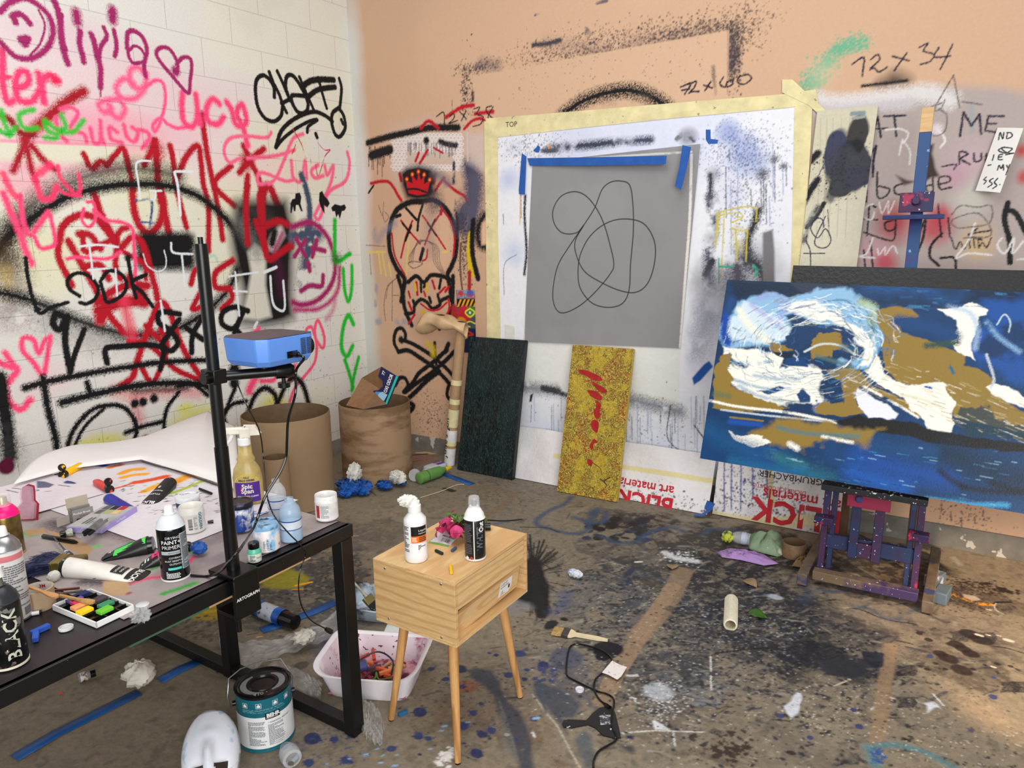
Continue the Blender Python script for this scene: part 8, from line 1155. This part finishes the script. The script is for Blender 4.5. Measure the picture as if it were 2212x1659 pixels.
# ------------------------------------------------------------------ floor things, front left
P = onz(578, 1588); t = thing('paint_can', 'gallon paint can with black lid and teal and white label, on the floor', 'paint can', (P[0], P[1], 0), (0, 0, toward_cam(P))); r_, h_ = .082, .185; teal = M((20, 100, 116), .35, var=.05); lathes(t, [('body', [(0, .001), (r_-.002, 0), (r_+.001, .002), (r_+.001, .005), (r_, .006), (r_, h_-.006)], teal), ('lid', [(r_, h_-.008), (r_+.002, h_-.004), (r_+.002, h_), (r_-.003, h_+.001), (r_-.006, h_-.002), (r_-.010, h_+.001), (r_-.014, h_-.003), (.044, h_-.003), (.042, h_), (.038, h_), (.036, h_-.006), (0, h_-.006)], M((22, 22, 24), .25, var=.1, spots=[((110, 110, 110), 80, .74)]))], 64)
c = cyl(r_); g = G(); g.rect(c, -.12, .014, .128, .118, 0, n=40); g.rect(c, -.128, .118, .128, .119, 0, n=40); g.rect(c, -.002, .110, .042, .130, 2, n=10, d=.0009); g.text(c, 'BEHR', .002, .117, .016, 0, d=.0014, bold=.05); g.text(c, 'PREMIUM PLUS', .001, .1125, .0052, 0, d=.0014); g.print_(c, -.055, .025, -.002, .105, 22, 1, d=.0008, seed=20); g.print_(c, .004, .022, .056, .092, 24, 1, d=.0008, seed=21); g.text(c, '! WARNING: IRRITANT', .005, .096, .007, 1, d=.0009, bold=.02); g.print_(c, -.07, .134, .07, .146, 4, 3, d=.0006, seed=22)
for x_ in (-.06, -.018, .03, .07):
    for a_ in [(-.008, -.008, .008, -.007), (-.008, .007, .008, .008), (-.008, -.008, -.007, .008), (.007, -.008, .008, .008)]: g.rect(c, x_+a_[0], .158+a_[1], x_+a_[2], .158+a_[3], 0, d=.0008, n=2)
    g.poly(c, [(x_-.005, .153), (x_+.005, .153), (x_+.005, .159), (x_, .164), (x_-.005, .159)], 0, d=.0008)
g.build('label', [M((226, 228, 230), .4, var=.03), M((110, 112, 114), .5), plb, M((110, 160, 168), .5)], t, smooth=0)
g = G(); ld_ = lambda u, v, d: (u*math.cos(v), u*math.sin(v), h_-.0026+d)
for a0_, a1_ in ((.5, 2.6), (3.7, 6.1)): g.add([ld_(ra, a0_+(a1_-a0_)*i/14, 0) for i in range(15) for ra in (.048+.0*i, .048+.018*math.sin(3.14*min(.97, max(.06, i/14)))**.5)], [(2*i, 2*i+1, 2*i+3, 2*i+2) for i in range(14)], 0)
g.text(lambda u, v, d: (.052+v, u, h_-.001+d), '410 -', -.03, 0, .02, 1); g.build('lid_sticker', [M((150, 152, 154), .5), M((200, 202, 204), .5)], t, smooth=0); G().tube([(0, -.086, .135), (-.01, -.098, .12), (-.03, -.104, .14), (-.05, -.096, .19), (-.04, -.06, .22), (-.05, 0, .225), (-.05, .06, .22), (-.02, .09, .17), (0, .086, .135)], .0018, 8).build('wire_handle', silver, t)
for s in (-1, 1): G().tube([(0, s*.080, .135), (0, s*.091, .135)], .008, 12).build('handle_ear', plb, t)
# mask
P = onz(463, 1694); t = thing('face_mask', 'glossy white blank face mask smeared with pale blue, lying on the floor', 'mask', (P[0], P[1], .092), (0, -.80, toward_cam(P)+math.pi-.15)); g = G(); NU, NV = 34, 26
def fm(u, v):
    a, b_ = (u-.5)*2, (v-.5)*2; w_ = .078*math.sqrt(max(.0, 1-b_*b_*.93)); x = .118*b_; y = a*w_; z = .058*(1-a*a)**.6*(1-.75*b_*b_)+.004
    z += .024*math.exp(-((a/.16)**2))*math.exp(-(((x+.0)/.03)**2))-.010*math.exp(-(((abs(a)-.42)/.24)**2+((x+.035)/.016)**2))+.006*math.exp(-((a/.3)**2+((x-.055)/.012)**2)); return (x, y, z)
vs = [fm(i/NU, j/NV) for j in range(NV+1) for i in range(NU+1)]; fs = []
for j in range(NV):
    for i in range(NU):
        cx_, cy_ = [(vs[j*(NU+1)+i][k]+vs[(j+1)*(NU+1)+i+1][k])/2 for k in (0, 1)]
        if any(((cx_+.035)/.0115)**2+((cy_-e*.032)/.0175)**2 < 1 for e in (-1, 1)) or (abs(cx_-.055) < .0025 and abs(cy_) < .013): continue
        fs.append((j*(NU+1)+i, j*(NU+1)+i+1, (j+1)*(NU+1)+i+1, (j+1)*(NU+1)+i))
g.add(vs, fs); g.build('mask', M((226, 230, 240), .18, var=.02, coat=.3, spots=[((176, 204, 234), 11, .64), ((40, 70, 150), 26, .74)]), t, solid=.0018); G().tube([(-.03, .075, .02), (-.05, .04, .055), (-.075, -.0, .05), (-.06, -.04, .05), (-.03, -.075, .02)], .0007, 5).build('elastic', M((220, 214, 200), .6), t)
t = lying('clear_cup', 'small clear ribbed cup with blue print lying by the paint can', 'cup', (632, 1640), (614, 1610), .028, lambda L_: [('cup', [(.020, .0), (.028, .002), (.0295, .02), (.0275, .04), (.016, .066), (.012, .07)], clear_thin), ('blue_ring', [(.0298, .021), (.0286, .035)], M((190, 206, 230), .3, alpha=.7))], z=0, n=32)
tissue('tissue', 'big crumpled off-white tissue on the blue tape under the table', onz(305, 1482), .052, 41, M((216, 210, 198), .8, var=.08), (1, .9, .75)); tissue('tissue', 'small crumpled grey-white tissue beside the plastic film', onz(658, 1402)+[0, 0, .025], .04, 42, M((206, 200, 190), .8, var=.2), (.9, 1.1, .5))
t = lying('pigment_bottle', 'small glass pigment bottle with black cap lying on the bare floor paper', 'bottle', (168, 1466), (206, 1453), .017, lambda L_: [('glass', [(0, 0), (.013, .001), (.016, .004), (.016, L_*.6), (.011, L_*.72)], M((150, 140, 136), .15, var=.2)), ('cap', [(.0115, L_*.70), (.013, L_*.72), (.013, L_), (0, L_)], glossk), ('label', [(.0163, L_*.12), (.0163, L_*.52)], M((206, 204, 200), .5, col2=(90, 40, 44), scale=60, thr=.45))], z=0)
t = lying('spray_can', 'blue and silver spray can with black cap lying on the floor behind the table leg', 'spray can', (548, 1310), (640, 1345), .033, lambda L_: [('base_rim', [(0, .002), (.030, 0), (.033, .003)], silver), ('body', [(.033, .003), (.033, L_*.72)], M((30, 90, 180), .3, col2=(24, 24, 28), scale=7, thr=.46)), ('cap', [(.031, L_*.72), (.029, L_*.8), (.028, L_*.98), (0, L_)], glossk), ('label', [(.0333, L_*.24), (.0333, L_*.56)], M((170, 176, 186), .4, col2=(40, 50, 80), scale=36, thr=.42))], z=0, n=32)
pet('clear water bottle lying half hidden behind the table foot', 492, 1398, .026, .10, clear_thin, H=.001)
def film(label, pts, hump, seed, nm='plastic_film'):
    q = [onz(*p) for p in pts]; o_ = q[0]; n = len(q)//2; rg = np.random.RandomState(seed); ph = rg.rand(8)*6
    def fn(u, v):
        k = min(n-2, int(u*(n-1))); f = u*(n-1)-k; p = (q[k]*(1-f)+q[k+1]*f)*(1-v)+(q[2*n-1-k]*(1-f)+q[2*n-2-k]*f)*v-o_
        z = .006+hump*math.sin(v*3.14)*(.6+.4*math.sin(u*7+ph[0]))+.012*abs(math.sin(u*23+v*7+ph[1]+2*math.sin(v*9)))+.009*abs(math.sin(v*17-u*11+ph[2])); return (p[0], p[1], z)
    t_ = thing(nm, label, 'plastic film', (o_[0], o_[1], .001)); G().sheet(fn, 48, 26).build('film', clear_film, t_); return t_
film('long crumpled clear plastic film snaking over the floor behind the paint can', [(500, 1400), (600, 1392), (690, 1362), (752, 1310), (754, 1350), (720, 1390), (610, 1425), (510, 1470)], .03, 1); film('crumpled clear plastic film between the paint can and the table foot', [(515, 1480), (600, 1440), (660, 1470), (698, 1488), (694, 1522), (660, 1515), (600, 1490), (560, 1500)], .04, 3)
t = film('clear zip bag with scraps of tape, beside the front table leg', [(782, 1525), (808, 1532), (824, 1555), (834, 1592), (826, 1625), (800, 1612), (784, 1596), (776, 1560)], .03, 5, 'zip_bag')
# tubs
def tub(name, label, c, lx_, ly_2, h_, rz_, mt, inm=None):
    t_ = thing(name, label, 'tub', (c[0], c[1], .001), (0, 0, rz_)); g = G(); n = 48
    def rr(k, z, e=0):
        o = []
        for i in range(n): a = 2*math.pi*i/n; ca, sa = math.cos(a), math.sin(a); p_ = .36; o.append(((lx_/2*k+e)*math.copysign(abs(ca)**p_, ca), (ly_2/2*k+e)*math.copysign(abs(sa)**p_, sa), z+(.010*math.cos(2*a) if z > h_*.8 else 0)))
        return o
    L_ = [rr(.80, 0), rr(.98, h_*.9), rr(.98, h_*.92, .010), rr(.98, h_, .013), rr(.98, h_+.001, .006), rr(.97, h_*.95, -.002), rr(.79, .004, -.002)]; g.add([p for l in L_ for p in l], [(j*n+i, j*n+(i+1) % n, (j+1)*n+(i+1) % n, (j+1)*n+i) for j in range(6) for i in range(n)]+[tuple(range(n))[::-1], tuple(6*n+i for i in range(n))]); g.m[5*n:6*n] = [1]*n; g.build('tub', [mt, inm or mt], t_); return t_
tm = M((232, 226, 232), .35, var=.03, spots=[((40, 26, 30), 26, .74)]); tc_ = (2.105, -2.235); tub('plastic_tub', 'white plastic tub stained pink inside, holding pastels, beside the bedside table', tc_, .35, .28, .105, .42, tm, M((228, 214, 222), .4, col2=(176, 100, 130), scale=12, thr=.40, spots=[((120, 40, 80), 60, .64)]))
o = G().sheet(lambda u, v: ((u-.5)*.27, (v-.5)*.22, .008+.003*math.sin(u*20)*math.sin(v*17)), 20, 20).build('pigment_dust', M((120, 50, 80), .9, col2=(206, 150, 160), scale=16), bpy.data.objects['plastic_tub']); rg = random.Random(77); ps = G().box((0, 0, 0), (.055, .011, .011)).build('pastel_stick', M((226, 96, 60), .8), None, bevel=.001)
pc2 = [(226, 96, 60), (236, 140, 80), (216, 176, 110), (150, 40, 60), (96, 40, 60), (200, 150, 110), (206, 70, 60), (90, 60, 70)]; nmc = ['red-orange', 'orange', 'tan', 'crimson', 'plum', 'beige', 'red', 'dark mauve']
for i in range(26):
    if i == 0: o = ps
    else: o = ps.copy(); o.data = ps.data.copy(); COL.objects.link(o); o.data.materials[0] = M(pc2[i % 8], .8)
    a = rg.uniform(0, 3.14); o.location = (tc_[0]+rg.gauss(.0, .036), tc_[1]+rg.gauss(-.0, .036), .022+.011*(i//7)); o.rotation_euler = (0, rg.uniform(-.15, .15), a); tag(o, nmc[i % 8]+' pastel stick in the jumble inside the white plastic tub', 'pastel', 'pastels in the plastic tub')
o = boxthing('pouch', 'blue-grey pouch with red and white pattern in the plastic tub', 'pouch', (tc_[0]-.05, tc_[1]-.05, .05), (.085, .05, .02), .9, M((70, 76, 130), .4, col2=(190, 70, 70), scale=30, thr=.36), bevel=.006)
cable('tub_cord', 'thick dark cord looped over the pastels in the plastic tub', [(tc_[0]-.06, tc_[1]-.04, .07), (tc_[0]-.02, tc_[1]+.03, .085), (tc_[0]+.05, tc_[1]+.03, .075), (tc_[0]+.08, tc_[1]-.01, .05)], .003, M((30, 30, 44), .4)); cable('green_string', 'squiggle of green string in the plastic tub', [(tc_[0]+.02, tc_[1]-.08, .05), (tc_[0]+.05, tc_[1]-.06, .055), (tc_[0]+.03, tc_[1]-.03, .055), (tc_[0]+.06, tc_[1]-.05, .05), (tc_[0]+.09, tc_[1]-.02, .05)], .0028, M((90, 130, 50), .6), cat='string')
P = onz(800, 1335); tub('paint_tray', 'grey-crusted white tray with black inside, behind the white plastic tub', (P[0]-.02, P[1]+.05), .24, .20, .07, .3, M((190, 206, 220), .4, col2=(30, 32, 38), scale=8, thr=.5)); o = boxthing('white_board', 'flat white plastic sheet sticking out behind the plastic tub', 'sheet', onz(882, 1372), (.20, .15, .003), .5, plw); 
t = thing('paint_brush', 'paint-crusted flat brush standing in the grey paint tray', 'brush', mat=lay((P[0]+.03, P[1]+.02, .03), (P[0]-.10, P[1]-.0, .15))); G().box((0, 0, .02), (.012, .05, .05)).build('bristles', M((30, 28, 26), .8, spots=[((200, 200, 160), 60, .64)]), t, bevel=.003); G().box((0, 0, .06), (.014, .052, .035)).build('ferrule', M((150, 140, 90), .3, metal=.7), t, bevel=.002); G().tube([(0, 0, .075), (0, 0, .10), (0, 0, .17)], [.02, .010, .008], 12, flat=.5).build('handle', M((200, 190, 170), .5, var=.4, spots=[((60, 60, 60), 40, .6)]), t)
A_, B_ = onz(858, 1549), onz(882, 1538); boxthing('blue_pastel', 'turquoise-blue pastel stub on the floor by the bedside table leg', 'pastel', (A_+B_)/2, (.032, .012, .011), ang(A_, B_), M((30, 100, 150), .8))
# ------------------------------------------------------------------ floor things, right
t = thing('paint_brush', 'flat brush with pale wooden handle and tan bristles lying on the open floor', 'brush', mat=lay(onz(1228, 1368, .008), onz(1312, 1383, .006))); L_ = np.linalg.norm(onz(1228, 1368)-onz(1312, 1383)); G().prism([(0, -.026), (.012, -.024), (.03, -.010), (L_*.75, -.010), (L_, -.004), (L_, .004), (L_*.75, .010), (.03, .010), (.012, .024), (0, .026)], -.004, .004, T=Matrix(((0, 0, 1, 0), (0, 1, 0, 0), (1, 0, 0, 0), (0, 0, 0, 1)))).build('handle', M((232, 214, 176), .45, var=.08), t, bevel=.002); G().box((0, 0, -.010), (.012, .054, .026)).build('ferrule', M((96, 90, 88), .35, metal=.6), t, bevel=.001)
g = G()
for i in range(500): y_, x_ = rg.uniform(-.025, .025), rg.uniform(-.004, .004); g.tube([(x_, y_, -.022), (x_*.8-.001, y_*1.1+rg.uniform(-.003, .003), -.064+rg.uniform(0, .006))], [.0008, .0003], 3, cap=False)
o = g.build('bristles', M((196, 160, 96), .7, var=.3, scale=200), t); o['kind'] = 'stuff'
pz = lambda l, z=.006: [onz(1180+x/5.55, 1360+y/5.55, z) for x, y in l]
t = cable('power_cable', 'black power cable looping across the painted floor, with a white warning tag', pz([(565, 1659), (572, 1560), (640, 1450), (830, 1330), (830, 1250), (780, 1130), (790, 1000), (812, 900), (800, 820), (720, 770), (600, 735), (400, 640), (270, 570), (240, 500), (250, 350), (280, 220), (345, 175), (480, 190), (640, 240), (740, 300), (785, 365), (760, 440), (660, 530), (590, 600), (572, 690), (600, 780), (650, 850), (700, 890)]), .0033, tip=.009)
tg = [p-np.array(pz([(565, 1659)])[0]) for p in pz([(668, 515), (790, 372), (880, 420), (968, 450), (900, 560), (850, 600), (740, 540)], .012)]; G().add([tuple(p) for p in tg], [tuple(range(7))]).build('warning_tag', M((232, 226, 224), .5, col2=(206, 120, 130), scale=90, thr=.36), t, smooth=0, solid=.0006)
sp_ = [p for p in pz([(190, 1140), (210, 1100), (260, 1090), (480, 1100), (560, 1010), (640, 950), (740, 930), (800, 960), (830, 1020), (885, 1250), (895, 1310), (800, 1310), (680, 1280), (590, 1190), (500, 1150), (300, 1190), (210, 1180)], 0)]; o_ = sp_[0]; t = thing('plastic_scraper', 'black fan-shaped plastic scraper with white paint scraps, under the cable', 'scraper', o_); G().prism([(p[0]-o_[0], p[1]-o_[1]) for p in sp_], .0005, .0045).build('scraper', M((32, 32, 34), .4, spots=[((200, 204, 206), 60, .70)]), t, bevel=.001); q = pz([(640, 1040), (770, 1040), (780, 1150), (650, 1160)], 0); G().prism([(p[0]-o_[0], p[1]-o_[1]) for p in q], .0046, .0052).build('dried_paint', M((176, 180, 188), .5, col2=(60, 60, 66), scale=70), t, smooth=0)
P = onz(1252, 1492); o = G().prof([(0, .001), (.0135, 0), (.0145, .001), (.0145, .008), (.013, .0085), (.012, .005), (0, .005)], 30).build('bottle_lid', M((222, 224, 230), .35), None, loc=tuple(P)); tag(o, 'small round white lid on the floor inside the reach of the cable', 'lid')
t = lying('roller_cover', 'fluffy cream paint roller cover with orange smudges lying on the floor', 'roller cover', (1578, 1350), (1580, 1292), .021, lambda L_: [], z=0); t.scale = (1.18, 1.18, 1.0); L_ = .205; fz = M((238, 230, 206), .95, var=.06, scale=160, bump=1, spots=[((232, 140, 60), 13, .70)]); g = G(); g.sheet(lambda u, v: ((.0215+.0016*math.sin(57*u*6.28+31*v)*math.sin(v*190))*math.cos(u*6.28318), (.0215+.0016*math.cos(43*u*6.28+v*60))*math.sin(u*6.28318), v*L_), 90, 60); g.prof([(.0215, 0), (.0165, -.002), (.016, 0)], 40).prof([(.0215, L_), (.016, L_+.002)], 40).build('fleece', fz, t); G().prof([(.0158, -.001), (.0158, L_)], 40).build('core_tube', M((226, 214, 180), .6), t)
def leaf(name, label, cat, P, s, mt, rz_): g = G(); g.sheet(lambda u, v: (s*u, s*.75*(v-.5)*math.sin(3.14*min(.98, max(.03, u**.8)))*1.2, .004+s*.12*math.sin(u*4)+s*.12*abs(v-.5)), 14, 8); o = g.build(name, mt, None, loc=tuple(P), rot=(0, 0, rz_), solid=.0005); return tag(o, label, cat)
leaf('green_leaf', 'single fresh green leaf on the floor beside the roller cover', 'leaf', onz(1616, 1328), .075, M((58, 104, 32), .45, var=.15, scale=40), .15); leaf('brown_leaf', 'small dry brown leaf on the stained floor left of the easel', 'leaf', onz(1608, 1255), .07, M((150, 124, 92), .7, var=.2), -.5); leaf('brown_leaf', 'dry brown scrap near the middle of the floor, above the cream roller cover', 'leaf', onz(1452, 1232), .06, M((150, 128, 100), .7, var=.2), 1.9)
tissue('paper_wad', 'small white and blue paper wad on the floor right of the bedside table', onz(1242, 1248), .028, 51, M((206, 210, 218), .6, col2=(90, 130, 190), scale=40, thr=.4), (1.2, .7, .6), cat='paper')
def cloth(name, label, pts, hump, seed, mt, cat='cloth'):
    q = [onz(*p) for p in pts]; cen = sum(q)/len(q); n = len(q); ph = np.random.RandomState(seed).rand(6)*6; g = G(); N1, N2 = 40, 12
    def fn(u, v):
        k = int(u*n) % n; f = u*n-int(u*n); p = q[k]*(1-f)+q[(k+1) % n]*f; p = cen+(p-cen)*v-cen; z = hump*(1-v**2.2)*(.75+.25*math.sin(u*18.8+ph[0]))+.010*abs(math.sin(u*31+ph[1]+v*5))*v*(1-v)*4+.004; return (p[0], p[1], z)
    g.sheet(fn, N1, N2); o = g.build(name, mt, None, loc=(cen[0], cen[1], .001), solid=.002); return tag(o, label, cat)
cloth('green_cloth', 'pale green rag draped over a plastic bottle near the easel foot', [(1612, 1168), (1640, 1160), (1690, 1165), (1706, 1195), (1680, 1205), (1640, 1195), (1618, 1188)], .07, 1, M((140, 164, 134), .85, var=.1, spots=[((206, 208, 190), 16, .64)])); cloth('purple_cloth', 'flat lilac rag lying in front of the green rag', [(1546, 1196), (1570, 1188), (1600, 1194), (1650, 1200), (1682, 1220), (1650, 1224), (1600, 1212), (1560, 1206)], .022, 2, M((168, 132, 190), .85, col2=(90, 76, 96), scale=12, thr=.40))
t = lying('water_bottle', 'clear crushed water bottle sticking out from under the green rag', 'bottle', (1612, 1164), (1578, 1158), .03, lambda L_: [('bottle', [(.029, -.02), (.031, .0), (.031, .03), (.027, .05), (.012, .075), (.012, .085)], clear_thin), ('label_band', [(.0315, .0), (.0315, .02)], M((190, 200, 220), .4))], z=0); tissue('yellow_wad', 'crumpled yellow and blue wrapper beside the crushed bottle', onz(1570, 1172), .028, 53, M((190, 200, 60), .5, col2=(30, 50, 90), scale=26, thr=.46), (1, 1, .9), cat='wrapper')
barrel('squat brown cardboard ring lying by the left foot of the easel', (3.13, -.48), .055, .07, M((140, 112, 84), .7, var=.2), nm='cardboard_ring', cat='ring'); cloth('kraft_scrap', 'torn brown cardboard scrap right in front of the cardboard ring', [(1710, 1225), (1735, 1206), (1752, 1212), (1748, 1232)], .03, 7, M((140, 108, 76), .7), cat='cardboard')
for i, (x, y, lb) in enumerate([(2018, 1262, 'grey-blue crusted foam block behind the right foot of the easel'), (2034, 1296, 'clean-ended grey-blue foam block right of the easel foot')]): P = onz(x, y); boxthing('foam_block', lb, 'block', P, (.05, .10, .05), -.35+i*.2, M((92, 108, 120), .7, col2=(200, 200, 206) if i == 0 else (84, 100, 112), scale=18, thr=.46), bevel=.004)
cable('loose_string', 'thin pale string curling over the floor behind the bedside table', [onz(908, 1075, .004), onz(950, 1062, .004), onz(985, 1048, .004), onz(1003, 1046, .004)], .002, M((226, 214, 170), .6), cat='string')
leaf('paper_shred', 'tiny orange plastic bit on the bare floor paper under the table', 'scrap', onz(127, 1500), .016, M((226, 90, 60), .5), .5)
